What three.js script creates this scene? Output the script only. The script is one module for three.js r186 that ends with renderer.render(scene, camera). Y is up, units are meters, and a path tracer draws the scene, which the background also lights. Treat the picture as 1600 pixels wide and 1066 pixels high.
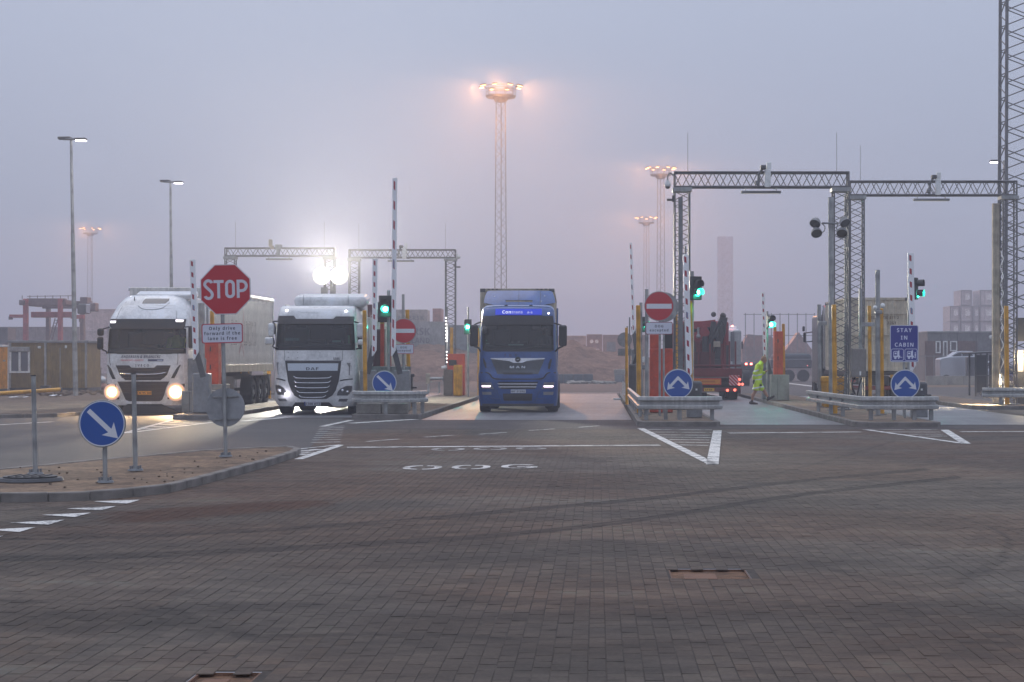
import * as THREE from 'three';
import { RoundedBoxGeometry } from 'three/addons/geometries/RoundedBoxGeometry.js';
import { mergeGeometries, mergeVertices, toCreasedNormals } from 'three/addons/utils/BufferGeometryUtils.js';
import { MarchingCubes } from 'three/addons/objects/MarchingCubes.js';

// ------------------------------------------------------------------ camera, sky, sun, exposure
const F = 2900, CX = 933, CY = 561, H = 1.7, W = 1600, HT = 1066;   // lens in photo pixels, vanishing point of the lanes, eye height
const scene = new THREE.Scene();
const camera = new THREE.PerspectiveCamera(2 * Math.atan(HT / 2 / F) * 180 / Math.PI, W / HT, 0.5, 3000);
camera.position.set(0, H, 0);
camera.setViewOffset(W, HT, W / 2 - CX, HT / 2 - CY, W, HT);
const renderer = new THREE.WebGLRenderer({ antialias: true });
renderer.toneMapping = THREE.LinearToneMapping;
renderer.toneMappingExposure = 1.0;
renderer.shadowMap.enabled = true;
{ // overcast dusk sky: brighter towards the zenith, lavender, even all round
  const cl = (x, y) => Math.sin(x * 3.1 + 1.3 * Math.sin(y * 5.3)) * Math.sin(y * 7.7 + 1.7 * Math.sin(x * 2.3)) * .5 + .5 * Math.sin(x * 7.3 + y * 9.1 + 2 * Math.sin(x * 1.7)) * Math.sin(y * 13 - x);
  const w = 512, h = 256, d = new Float32Array(w * h * 4);
  for (let j = 0; j < h; j++) {
    const el = ((j + .5) / h - .5) * Math.PI, s = Math.max(0, Math.sin(el));
    const k = (1 + 2.0 * s) / 3 * 1.36;
    for (let i = 0; i < w; i++) { const o = (j * w + i) * 4; const q = k * (1 + .025 * cl(i / w * 2 * Math.PI, el * 2)); d[o] = .745 * q; d[o + 1] = .845 * q; d[o + 2] = 1.09 * q; d[o + 3] = 1; }
  }
  const t = new THREE.DataTexture(d, w, h, THREE.RGBAFormat, THREE.FloatType);
  t.mapping = THREE.EquirectangularReflectionMapping; t.magFilter = t.minFilter = THREE.LinearFilter; t.needsUpdate = true;
  scene.background = t; scene.environment = t;
}
const sun = new THREE.DirectionalLight(0xffeedd, .5);
sun.position.set(-40, 120, -60); sun.castShadow = true; sun.shadow.radius = 90;
Object.assign(sun.shadow.camera, { left: -60, right: 60, top: 60, bottom: -120, far: 400 });
scene.add(sun); scene.add(sun.target);
scene.fog = new THREE.FogExp2(new THREE.Color(.92, .905, 1), .0021);

// ------------------------------------------------------------------ helpers
let seed = 7;
const rnd = () => { seed = (seed * 1664525 + 1013904223) >>> 0; return seed / 4294967296; };
const rr = (a, b) => a + (b - a) * rnd();
const V = (x, y, z) => new THREE.Vector3(x, y, z);
const P = (px, py, D) => V((px - CX) * D / F, H - (py - CY) * D / F, -D);
const X = (px, D) => (px - CX) * D / F, Y = (py, D) => H - (py - CY) * D / F;
const G = (px, py, h = 0) => { const D = (H - h) * F / (py - CY); return V((px - CX) * D / F, h, -D); };
const used = {};
const numbered = n => { const k = used[n] = (used[n] ?? -1) + 1; return k ? n + '_' + String(k).padStart(3, '0') : n; };
function thing(name, label, category, pos = [0, 0, 0], ry = 0, group) {
  const o = new THREE.Group(); o.name = numbered(name); o.position.set(...pos); o.rotation.y = ry;
  o.userData = { label, category }; if (group) o.userData.group = group;
  scene.add(o); return o;
}
const clean = g => { let q = g.index ? g.toNonIndexed() : g.clone(); for (const k of Object.keys(q.attributes)) if (!['position', 'normal', 'uv'].includes(k)) q.deleteAttribute(k); if (!q.attributes.uv) q.setAttribute('uv', new THREE.BufferAttribute(new Float32Array(q.attributes.position.count * 2), 2)); q.morphAttributes = {}; return q; };
const merge = l => l.length === 1 ? clean(l[0]) : mergeGeometries(l.map(clean));
function cubeUV(g) { // uv in metres from the dominant axis
  const p = g.attributes.position, n = g.attributes.normal, uv = new Float32Array(p.count * 2);
  for (let i = 0; i < p.count; i++) {
    const ax = Math.abs(n.getX(i)), ay = Math.abs(n.getY(i)), az = Math.abs(n.getZ(i));
    const [u, v] = ay > ax && ay > az ? [p.getX(i), p.getZ(i)] : ax > az ? [p.getZ(i), p.getY(i)] : [p.getX(i), p.getY(i)];
    uv[i * 2] = u; uv[i * 2 + 1] = v;
  }
  g.setAttribute('uv', new THREE.BufferAttribute(uv, 2)); return g;
}
const APART = /^(corner_post|back_rail|end_frame|projector|frame_rail|side_deflector|door_glass|bracket|lock|hazard_board|deflector_stay|top_rail|side_skirt|strap|side_guard|mudflap|roof_stay|edge|deflector_seam|dash_ornament|front_beam|rear_wall_rib|lamp_hanger|panel_joint|exhaust_stack|air_tank|bumper_crease|bumper_groove|roof_seam|roof_rib|wall_panel|sand_fill)$/;
function part(name, geo, mat, parent, label) {
  if (Array.isArray(geo) && geo.length > 1 && APART.test(name)) return geo.map(g => part(name, [g], mat, parent, label))[0];
  let g = Array.isArray(geo) ? merge(geo) : geo;
  if (mat.userData.metric) g = cubeUV(g.index || Array.isArray(geo) ? clean(g) : g);
  const m = new THREE.Mesh(g, mat); m.name = name; m.castShadow = m.receiveShadow = true;
  if (label) m.userData.label = label;
  parent.add(m); return m;
}
function struct(name, geo, mat, parent = scene) {
  const m = part(parent === scene ? numbered(name) : name, geo, mat, parent);
  if (parent === scene) m.userData.kind = 'structure';
  return m;
}
const box = (w, h, d, x = 0, y = 0, z = 0, r = 0) => (r ? new RoundedBoxGeometry(w, h, d, 2, r) : new THREE.BoxGeometry(w, h, d)).translate(x, y, z);
const cyl = (r1, r2, h, x = 0, y = 0, z = 0, s = 14) => new THREE.CylinderGeometry(r1, r2, h, s).translate(x, y, z);
const disc = (r, t, x, y, z, s = 40) => new THREE.CylinderGeometry(r, r, t, s).rotateX(Math.PI / 2).translate(x, y, z);
const sph = (r, x, y, z, s = 16) => new THREE.SphereGeometry(r, s, s >> 1).translate(x, y, z);
const UPV = V(0, 1, 0);
function bar(a, b, r, s = 6, r2 = r) {
  const d = b.clone().sub(a), g = new THREE.CylinderGeometry(r2, r, d.length(), s);
  g.applyQuaternion(new THREE.Quaternion().setFromUnitVectors(UPV, d.clone().normalize()));
  return g.translate((a.x + b.x) / 2, (a.y + b.y) / 2, (a.z + b.z) / 2);
}
function beam(a, b, w, t) {
  const d = b.clone().sub(a), g = new THREE.BoxGeometry(w, d.length(), t);
  g.applyQuaternion(new THREE.Quaternion().setFromUnitVectors(UPV, d.clone().normalize()));
  return g.translate((a.x + b.x) / 2, (a.y + b.y) / 2, (a.z + b.z) / 2);
}
const tube = (pts, r, s = 6, n = 16) => new THREE.TubeGeometry(new THREE.CatmullRomCurve3(pts), n, r, s);
// ---- noise and textures
const hash = (x, y, s) => { let h = (x * 374761393 + y * 668265263 + s * 974711) | 0; h = Math.imul(h ^ (h >>> 13), 1274126177); return ((h ^ (h >>> 16)) >>> 0) / 4294967296; };
function vnoise(x, y, s, per) {
  const xi = Math.floor(x), yi = Math.floor(y), fx = x - xi, fy = y - yi, m = per ? (v => ((v % per) + per) % per) : (v => v);
  const u = fx * fx * (3 - 2 * fx), v = fy * fy * (3 - 2 * fy);
  const a = hash(m(xi), m(yi), s), b = hash(m(xi + 1), m(yi), s), c = hash(m(xi), m(yi + 1), s), e = hash(m(xi + 1), m(yi + 1), s);
  return a + (b - a) * u + (c - a) * v + (a - b - c + e) * u * v;
}
const fbm = (x, y, s, o = 4, per) => { let t = 0, a = .5, n = 0; for (let i = 0; i < o; i++) { t += a * vnoise(x, y, s + i, per); n += a; x *= 2; y *= 2; if (per) per *= 2; a *= .5; } return t / n; };
function dataTex(n, fn, metres = 1, srgb = true) {
  const d = new Uint8Array(n * n * 4);
  for (let j = 0; j < n; j++) for (let i = 0; i < n; i++) {
    const c = fn(i / n, j / n), o = (j * n + i) * 4;
    d[o] = Math.max(0, Math.min(255, c[0] * 255)); d[o + 1] = Math.max(0, Math.min(255, c[1] * 255)); d[o + 2] = Math.max(0, Math.min(255, c[2] * 255)); d[o + 3] = 255;
  }
  const t = new THREE.DataTexture(d, n, n); t.wrapS = t.wrapT = THREE.RepeatWrapping; t.magFilter = THREE.LinearFilter; t.minFilter = THREE.LinearMipmapLinearFilter; t.generateMipmaps = true;
  t.repeat.set(1 / metres, 1 / metres); if (srgb) t.colorSpace = THREE.SRGBColorSpace; t.needsUpdate = true; return t;
}
const grimeTex = dataTex(512, (u, v) => { const a = fbm(u * 6, v * 6, 3, 5, 6), b = fbm(u * 40, v * 40, 9, 3, 40); const k = .80 + .26 * Math.min(1, Math.max(0, a * 1.3 - .15)) * 1 + (b - .5) * .16; return [k, k * .995, k * .98]; }, 2.2);
const streakTex = dataTex(512, (u, v) => { const a = fbm(u * 50, v * 5, 31, 4, 50), b = fbm(u * 8, v * 8, 39, 4, 8); const k = .74 + .3 * a * .8 + (b - .5) * .3; return [k, k * .985, k * .96]; }, 1.7);
const grainTex = dataTex(256, (u, v) => { const b = fbm(u * 64, v * 64, 19, 3, 64); return [b, b, b]; }, .6, false);
const canvas = (w, h, draw, srgb = true) => { const c = document.createElement('canvas'); c.width = w; c.height = h; draw(c.getContext('2d'), w, h); const t = new THREE.CanvasTexture(c); if (srgb) t.colorSpace = THREE.SRGBColorSpace; t.anisotropy = 8; return t; };
const lin = (r, g, b) => new THREE.Color().setRGB(r, g, b);
function mat(c, rough = .6, metal = 0, o = {}) {
  const { tex, bump, ...rest } = o;
  const m = new THREE.MeshPhysicalMaterial({ color: lin(...c), roughness: rough, metalness: metal, ...rest });
  if (tex !== null) { m.map = tex ?? grimeTex; m.userData.metric = true; }
  if (bump) { m.bumpMap = grainTex; m.bumpScale = bump; m.userData.metric = true; }
  return m;
}
const glow = (r, g, b, k) => new THREE.MeshStandardMaterial({ color: lin(.5, .5, .5), emissive: lin(r, g, b), emissiveIntensity: k });
const M = {
  galv: mat([.42, .44, .46], .5, .55, { bump: .0006, tex: streakTex }),
  galvRail: mat([.56, .575, .59], .42, .35, { tex: streakTex }),
  galvTower: mat([.17, .175, .19], .5, .35, { tex: streakTex }),
  galvDark: mat([.20, .21, .225], .55, .5, {}),
  steel: mat([.30, .31, .33], .5, .6),
  yellow: mat([.72, .36, .012], .5, 0, { tex: streakTex }),
  orange: mat([.56, .065, .02], .5, 0, {}),
  red: mat([.45, .02, .025], .45),
  redDark: mat([.20, .018, .022], .55),
  white: mat([.74, .75, .75], .4, 0, {}),
  whiteRail: mat([.72, .73, .73], .5, 0, { tex: streakTex }),
  paint: mat([.66, .66, .64], .7, 0, { bump: .002 }),
  grey: mat([.22, .225, .235], .6),
  greyDark: mat([.075, .077, .085], .6),
  black: mat([.018, .018, .02], .5),
  rubber: mat([.014, .014, .015], .8, 0, { bump: .003 }),
  chrome: mat([.70, .71, .73], .22, .9, { tex: null }),
  maroon: mat([.075, .014, .02], .5),
  concrete: mat([.30, .285, .26], .85, 0, { bump: .004 }),
  beige: mat([.50, .45, .36], .55, 0, { tex: streakTex }),
  glassDark: new THREE.MeshPhysicalMaterial({ color: lin(.015, .018, .02), roughness: .06, metalness: 0, clearcoat: 1, clearcoatRoughness: .03 }),
  pane: new THREE.MeshPhysicalMaterial({ color: lin(.24, .30, .29), roughness: .03, transmission: 1, thickness: 0, ior: 1.5 }),
  lensClear: new THREE.MeshPhysicalMaterial({ color: lin(.85, .87, .9), roughness: .05, transmission: 1, thickness: 0 }),
  rust: mat([.17, .085, .05], .85, 0, { bump: .006 }),
  skin: mat([.34, .17, .11], .6, 0, { tex: null }),
  hivis: mat([.54, .76, .012], .55, 0, { emissive: lin(.10, .16, 0), emissiveIntensity: 0 }),
  reflective: mat([.62, .64, .66], .35, .3, { tex: null }),
};
// ------------------------------------------------------------------ the ground
const poly = pts => { const s = new THREE.Shape(); pts.forEach((p, i) => i ? s.lineTo(p.x, p.z) : s.moveTo(p.x, p.z)); return s; };
const flat = (pts, y) => { const g = new THREE.ShapeGeometry(poly(pts)); const p = g.attributes.position, idx = g.index; for (let i = 0; i < p.count; i++) p.setXYZ(i, p.getX(i), y, p.getY(i)); for (let i = 0; i < idx.count; i += 3) { const a = idx.getX(i); idx.setX(i, idx.getX(i + 1)); idx.setX(i + 1, a); } g.computeVertexNormals(); const n = g.attributes.normal; if (n.getY(0) < 0) { for (let i = 0; i < idx.count; i += 3) { const a = idx.getX(i); idx.setX(i, idx.getX(i + 1)); idx.setX(i + 1, a); } g.computeVertexNormals(); } return g; };
const inside = (x, z, pts) => { let c = false; for (let i = 0, j = pts.length - 1; i < pts.length; j = i++) { const a = pts[i], b = pts[j]; if ((a.z > z) !== (b.z > z) && x < (b.x - a.x) * (z - a.z) / (b.z - a.z) + a.x) c = !c; } return c; };
const xz = (x, D) => V(x, 0, -D);
// outlines
const ISL = { // front-left island, traced along its kerb
  outline: [G(-260, 782), G(0, 788), G(75, 787), G(141, 785), G(208, 779.6), G(267, 772.5), G(338, 754), G(420, 731), G(462, 717), G(470, 711), G(455, 708), G(400, 709.5), G(310, 715), G(239, 722), G(141, 731), G(0, 746), G(-260, 770)],
};
const asphaltEdge = [G(536, 655.6), G(515, 672), G(494, 692), G(470, 712), xz(-9.0, 26), xz(-9.6, 22.3), xz(-40, 21.5), xz(-40, 53), xz(-7, 53)];
const rectXZ = (x0, x1, D0, D1) => [xz(x0, D0), xz(x1, D0), xz(x1, D1), xz(x0, D1)];
const drains = [[G(1048, 905).x, G(1171, 903).x, 14.16, 14.86], [-2.14, -1.80, 9.5, 9.97]].map(([a, b, c, d]) => ({ x0: a, x1: b, D0: c, D1: d }));

const dirtFn = (u, v) => { const a = fbm(u * 12, v * 12, 50, 5, 12), b = fbm(u * 90, v * 90, 57, 3, 90), k = .55 + .5 * a + (b - .5) * .5; return [k, k * .94, k * .86]; };
const dirtTex = dataTex(1024, dirtFn, 6);
const asphaltTex = dataTex(1024, (u, v) => { const a = fbm(u * 5, v * 5, 70, 5, 5), b = fbm(u * 200, v * 200, 77, 2, 200), st = fbm(u * 3, v * 26, 81, 3, 26), k = .62 + .34 * a + (b - .5) * .3 + (st - .5) * .16; return [k, k * .975, k * .96]; }, 8);
const concreteTex = dataTex(1024, (u, v) => { const a = fbm(u * 4, v * 4, 90, 5, 4), b = fbm(u * 120, v * 120, 97, 2, 120), st = fbm(u * 30, v * 2, 93, 3, 30), k = .66 + .3 * a + (b - .5) * .18 + (st - .5) * .26; return [k, k * .99, k * .985]; }, 6);
M.bed = mat([.058, .050, .046], .95, 0, { tex: dirtTex });
M.asphalt = mat([.060, .055, .054], .74, 0, { tex: asphaltTex, bump: .004 });
M.lane = mat([.185, .185, .195], .45, 0, { tex: concreteTex, bump: .003 });
M.sand = mat([.25, .185, .135], .95, 0, { tex: dirtTex, bump: .012 });
M.gravel = mat([.17, .135, .11], .95, 0, { tex: dirtTex, bump: .02 });
{
  const sh = new THREE.Shape([new THREE.Vector2(-700, -8 + 40), new THREE.Vector2(700, 40 - 8), new THREE.Vector2(700, -1100), new THREE.Vector2(-700, -1100)]);
  for (const d of drains) sh.holes.push(new THREE.Path([new THREE.Vector2(d.x0, -d.D0), new THREE.Vector2(d.x0, -d.D1), new THREE.Vector2(d.x1, -d.D1), new THREE.Vector2(d.x1, -d.D0)]));
  const g = new THREE.ShapeGeometry(sh); g.rotateX(-Math.PI / 2); // shape y becomes -z
  const p = g.attributes.position; for (let i = 0; i < p.count; i++) p.setZ(i, -p.getZ(i));
  const idx = g.index; for (let i = 0; i < idx.count; i += 3) { const a = idx.getX(i); idx.setX(i, idx.getX(i + 1)); idx.setX(i + 1, a); }
  g.translate(0, .0174, 0); g.computeVertexNormals();
  struct('ground', g, M.bed);
}
// wear on the block paving: dust, stains and the tyre marks that sweep across it, in ground metres
const AX0 = -17, AX1 = 17, AD0 = 8, AD1 = 50;
const wear = canvas(2048, 2048, (c, w, h) => {
  const img = c.createImageData(w, h), q = img.data;
  for (let j = 0; j < h; j++) for (let i = 0; i < w; i++) {
    const x = AX0 + (AX1 - AX0) * i / w, D = AD1 - (AD1 - AD0) * j / h;
    const a = fbm(x * .33 + 40, D * .5 + 7, 5, 4), b = fbm(x * .9 + 9, D * 2.4, 15, 3), g = hash(i, j, 4), e = fbm(x * .22 + 5, D * .3 + 50, 25, 3), f2 = fbm(x * 5, D * 7, 44, 2);
    let k = .82 + .38 * (a - .5) + .30 * (b - .5) + .12 * (g - .5) + .22 * (f2 - .5);
    const rd = Math.max(0, Math.min(1, (e - .46) * 5)) * .75 + (x < -3 ? .25 : 0), o = (j * w + i) * 4;
    q[o] = 255 * k * (1.03 + .07 * rd); q[o + 1] = 255 * k * (.98 - .04 * rd); q[o + 2] = 255 * k * (.905 - .09 * rd); q[o + 3] = 255;
  }
  c.putImageData(img, 0, 0);
  const m = (px, py) => { const g = G(px, py); return [(g.x - AX0) / (AX1 - AX0) * w, (AD1 + g.z) / (AD1 - AD0) * h]; };
  const stroke = (pts, wid, col, n = 14) => { // a track of many thin broken streaks
    for (let s = 0; s < n; s++) {
      c.strokeStyle = col; c.lineWidth = 1 + 1.5 * rnd(); const off = (s / n - .5) * wid / (AX1 - AX0) * w, cv = new THREE.CatmullRomCurve3(pts.map(p => { const [a, b] = m(...p); return V(a, b, 0); }));
      const L = cv.getPoints(120); c.beginPath();
      let on = rnd() > .2; for (let i = 0; i < L.length; i++) { if (rnd() < .12) on = !on || rnd() < .5; const y = L[i].y + off + rnd() * .8; on && i ? c.lineTo(L[i].x, y) : c.moveTo(L[i].x, y); } c.stroke();
    }
  };
  const T = 'rgba(16,15,16,.15)';
  stroke([[-60, 842], [0, 843], [200, 841], [400, 832], [600, 819], [800, 801], [1010, 782], [1250, 754], [1450, 735]], .42, T, 44);
  stroke([[-60, 879], [0, 877], [180, 873], [350, 866], [600, 852], [800, 838], [1000, 815], [1250, 776], [1500, 748]], .40, T, 46);
  stroke([[-20, 945], [120, 946], [300, 946], [500, 952]], .22, T, 7);
  stroke([[200, 945], [290, 968], [360, 990], [400, 1003], [450, 1000]], .25, 'rgba(14,13,15,.07)', 12);
  stroke([[360, 997], [460, 999], [620, 996], [800, 1002]], .12, T, 5);
  stroke([[700, 950], [1000, 945], [1300, 950], [1600, 946]], .25, 'rgba(14,13,15,.10)', 10);
  stroke([[1240, 880], [1440, 920], [1560, 880], [1570, 840], [1500, 810]], .3, 'rgba(14,13,15,.07)', 10);
  stroke([[560, 690], [640, 676], [600, 664]], .3, T, 6);
  stroke([[930, 800], [1100, 770], [1300, 720], [1400, 690]], .3, 'rgba(14,13,15,.07)', 10);
  // sand carried off the island
  for (let k = 0; k < 900; k++) { const t = rnd(), px = 195 + 290 * t + rr(-40, 40), py = 812 - 22 * t * t - 6 * Math.sin(t * 3) + rr(-9, 9) * (1 - .5 * t); const [a, b] = m(px, py); c.fillStyle = `rgba(178,118,78,${.07 + .10 * rnd()})`; c.beginPath(); c.ellipse(a, b, 4 + 12 * rnd(), 3 + 8 * rnd(), 0, 0, 7); c.fill(); }
  for (let k = 0; k < 160; k++) { const px = 350 + 220 * rnd(), py = 722 + 60 * rnd(); const [a, b] = m(px, py); c.fillStyle = `rgba(180,120,84,${.08 + .10 * rnd()})`; c.beginPath(); c.ellipse(a, b, 4 + 14 * rnd(), 2 + 5 * rnd(), 0, 0, 7); c.fill(); }
  for (let k = 0; k < 60; k++) { const [a, b] = m(rr(1180, 1340), rr(826, 846)); c.fillStyle = 'rgba(140,92,66,.09)'; c.beginPath(); c.ellipse(a, b, 5, 3, 0, 0, 7); c.fill(); }
  for (let k = 0; k < 26; k++) { const [a, b] = m(rr(600, 1500), rr(830, 1000)); c.fillStyle = `rgba(178,182,196,${.05 + .1 * rnd()})`; c.beginPath(); c.ellipse(a, b, 3 + 7 * rnd(), 2 + 4 * rnd(), rnd(), 0, 7); c.fill(); }
});
wear.wrapS = wear.wrapT = THREE.ClampToEdgeWrapping;
const blockMats = [[.106, .096, .091], [.096, .087, .084], [.118, .107, .100], [.107, .091, .082]].map(c => { const m = new THREE.MeshPhysicalMaterial({ color: lin(...c), roughness: .86, specularIntensity: .55, map: wear }); m.bumpMap = null; return m; });
{
  const paving = new THREE.Group(); paving.name = 'block_paving'; paving.userData.kind = 'structure'; scene.add(paving);
  const bw = .1, bl = .2, gap = .0045;
  const blockGeo = (x, D, w, l) => { // five-sided block with a chamfered top, uv = place on the ground
    const top = .02 + rr(-.0018, .0018), c = .0022, hx = w / 2, hz = l / 2, tx = rr(-.0012, .0012), pts = [];
    const q = (sx, sz, e, y) => [x + sx * (hx - e), y + sx * tx, -D + sz * (hz - e)];
    const A = [[-1, 1], [1, 1], [1, -1], [-1, -1]];
    const a0 = A.map(s => q(...s, 0, .014)), a1 = A.map(s => q(...s, 0, top - c)), a2 = A.map(s => q(...s, c, top));
    const quad = (p, r, s, t) => pts.push(...p, ...r, ...s, ...p, ...s, ...t);
    for (let i = 0; i < 4; i++) { const j = (i + 1) % 4; quad(a0[i], a0[j], a1[j], a1[i]); quad(a1[i], a1[j], a2[j], a2[i]); }
    quad(a2[0], a2[1], a2[2], a2[3]);
    return pts;
  };
  const toGeo = pts => {
    const g = new THREE.BufferGeometry(), p = new Float32Array(pts), n = p.length / 3, uv = new Float32Array(n * 2);
    for (let i = 0; i < n; i++) { uv[i * 2] = (p[i * 3] - AX0) / (AX1 - AX0); uv[i * 2 + 1] = 1 - (AD1 + p[i * 3 + 2]) / (AD1 - AD0); }
    g.setAttribute('position', new THREE.BufferAttribute(p, 3)); g.setAttribute('uv', new THREE.BufferAttribute(uv, 2)); g.computeVertexNormals(); return g;
  };
  const rest = [[], [], [], []], near = [];
  const hits = (x, D) => drains.some(d => x > d.x0 - .03 && x < d.x1 + .03 && D > d.D0 - .03 && D < d.D1 + .03);
  const farX = D => [X(-40, D) - .3, X(1640, D) + .3];
  for (let col = Math.floor(-16.5 / bw); col <= 13 / bw; col++) for (let row = Math.floor(9.2 / bl); row * bl < 44.4; row++) {
    const x = col * bw, D = row * bl + (col & 1 ? bl / 2 : 0) + .1, [a, b] = farX(D);
    if (x < a || x > b || D > 44.3) continue;
    if (hits(x, D) || inside(x, -D, ISL.outline) || (inside(x, -D, asphaltEdge))) continue;
    near.push([x, D]);
  }
  near.sort((p, q) => p[1] - q[1]);
  let n = 0;
  for (const [x, D] of near) {
    const t = .55 * hash(Math.round(x * 100), Math.round(D * 100), 61) + .9 * fbm(x * 1.1 + 20, D * .8, 63, 3) - .22, k = t < .45 ? 0 : t < .7 ? 1 : t < .88 ? 2 : 3, pts = blockGeo(x, D, bw - gap, bl - gap);
    const px = CX + x * F / D;
    if (n < 300 && D > 9.72 && px > 4 && px < 1596) { n++; part('paving_block', toGeo(pts), blockMats[k], paving); } else for (const v of pts) rest[k].push(v);
  }
  rest.forEach((pts, k) => { const m = part('paving_block_field', toGeo(pts), blockMats[k], paving); m.userData.kind = 'stuff'; });
}
// block paving too far off to tell the blocks apart
const farPaveTex = dataTex(1024, (u, v) => { const N = 40, cx = Math.floor(u * N), fx = u * N - cx, vy = v * N / 2 + (cx & 1 ? .5 : 0), cy = Math.floor(vy), fy = vy - cy; const j = fx < .08 || fy < .045, t = hash(cx, cy % (N / 2), 6), a = fbm(u * 5, v * 5, 104, 4, 5), b = fbm(u * 120, v * 120, 108, 2, 120); const k = (j ? .54 : .66 + .16 * t) + (a - .5) * .34 + (b - .5) * .14; return [k, k * .955, k * .965]; }, 4);
M.farPave = mat([.106, .095, .088], .85, 0, { tex: farPaveTex, specularIntensity: .55 });
struct('paving_beyond', flat([xz(-9, 44.32), xz(24, 44.32), xz(24, 50.9), xz(-7, 50.9), G(536, 655.6)], .02), M.farPave);
struct('apron', flat([xz(-9.5, 86), xz(60, 86), xz(60, 178), xz(-9.5, 178)], .0190), M.asphalt);
struct('asphalt_road', flat(asphaltEdge, .0205), M.asphalt);
struct('crossing_road', flat([xz(-60, 53.02), xz(-7.02, 53.02), xz(-4.92, 85.9), xz(-60, 85.9)], .0185), M.asphalt);
struct('lane', flat(rectXZ(-10.55, -6.95, 53.05, 90), .024), M.lane);
struct('lane', flat(rectXZ(-4.85, .95, 51.0, 90), .024), M.lane);
struct('lane', flat(rectXZ(3.1, 6.35, 47.3, 90), .024), M.lane);
struct('lane', flat(rectXZ(8.5, 12.45, 47.3, 84), .024), M.lane);
struct('lane', flat([xz(12.6, 51), xz(24, 51), xz(24, 86), xz(14.6, 86)], .022), M.asphalt);
struct('lane', flat(rectXZ(-15.2, -11.95, 56, 92), .023), M.asphalt);
// drains
M.dust = mat([.20, .115, .07], .95, 0, { tex: dirtTex, bump: .01 });
drains.forEach((d, i) => {
  const w = d.x1 - d.x0, l = d.D1 - d.D0, t = thing('drain_cover', i ? 'rusty square drain pit at the bottom left edge of the photo' : 'rusty rectangular drain pit sunk in the block paving, right foreground', 'drain', [(d.x0 + d.x1) / 2, 0, -(d.D0 + d.D1) / 2]);
  part('rim', [box(w, .12, .012, 0, -.045, l / 2 - .006), box(w, .12, .012, 0, -.045, -l / 2 + .006), box(.012, .12, l - .024, w / 2 - .006, -.045, 0), box(.012, .12, l - .024, -w / 2 + .006, -.045, 0)], M.rust, t);
  part('pit_floor', box(w - .024, .02, l - .024, 0, -.012, 0), M.dust, t);
  part('cover_plate', box(w * .42, .02, l * .5, -w * .12, -.004, l * .05, .006), M.rust, t); part('sand_fill', [new THREE.SphereGeometry(.2, 14, 8).scale(.6, .07, 1).translate(w * .3, -.008, .05), new THREE.SphereGeometry(.2, 14, 8).scale(.4, .06, 1.1).translate(-w * .42 + .06, -.008, 0)], M.dust, t);
});
// painted markings
const onY = .0265;
const strip = (a, b, w, y = onY) => { const d = b.clone().sub(a).setY(0).normalize(), n = V(-d.z, 0, d.x).multiplyScalar(w / 2); return flat([a.clone().add(n), b.clone().add(n), b.clone().sub(n), a.clone().sub(n)], y); };
const quadPx = (pts, y = onY) => flat(pts.map(p => G(...p)), y);
const wornTex = dataTex(512, (u, v) => { const a = fbm(u * 7, v * 7, 203, 4, 7), b = fbm(u * 60, v * 60, 207, 3, 60), w = Math.max(0, Math.min(1, (b * .6 + a * .6 - .62) * 6)), k = .92 + .1 * (b - .5) - .55 * w; return [k, k * .99, k * .97]; }, 1.6);
M.line = mat([.74, .735, .72], .75, 0, { bump: .002, tex: wornTex });
M.lineOld = mat([.40, .395, .385], .75, 0, { bump: .002, tex: wornTex });
const mark = (name, g, label, cat, group) => { const m = part(numbered(name), g, M.line, scene); m.userData = { label, category: cat }; if (group) m.userData.group = group; return m; };
const teeth = [[[145, 787], [219, 784.5], [197, 791]], [[104, 798.5], [181, 794.6], [157, 801.3]], [[65, 808.5], [142, 805], [117, 811.8]], [[15, 821], [100, 816.3], [76, 824]], [[-20, 832], [55, 828], [30, 835.6]], [[-64, 846], [5, 841.5], [-18, 849]]];
teeth.forEach((t, i) => mark('give_way_triangle', quadPx(t), ['white give way triangle nearest the island kerb, topmost of the row', 'second white give way triangle down from the island kerb', 'third white give way triangle down from the island kerb', 'fourth white give way triangle down from the island kerb', 'fifth white give way triangle, partly cut by the left photo edge', 'white give way triangle tip at the left photo edge, lowest of the row'][i], 'road marking', 'give way triangles across the left lane'));
mark('stop_line', strip(G(542, 701.3), G(1031, 697.8), .32), 'long white stop line across the paving in front of the blue truck', 'road marking');
mark('stop_line', strip(G(1138, 678.6), G(1345, 676.8), .28), 'white stop line between the two guarded islands on the right', 'road marking');
mark('stop_line', strip(G(1501, 676.6), G(1660, 676), .28), 'white stop line at the right photo edge', 'road marking');
[[[573, 692], [623, 688.2]], [[664, 685], [709, 682]], [[749, 680.5], [791, 677.6]], [[826, 674.6], [866, 672]], [[905, 669.5], [936, 667]]].forEach((d, i) => mark('lane_dash', strip(G(...d[0]), G(...d[1]), .10), ['leftmost thin white dash of the slanting lane line', 'second thin white dash of the slanting lane line', 'middle thin white dash of the slanting lane line', 'thin white dash below the blue truck right wheel', 'rightmost thin white dash beside the middle island kerb'][i], 'road marking', 'dashes of the slanting lane line'));
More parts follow.
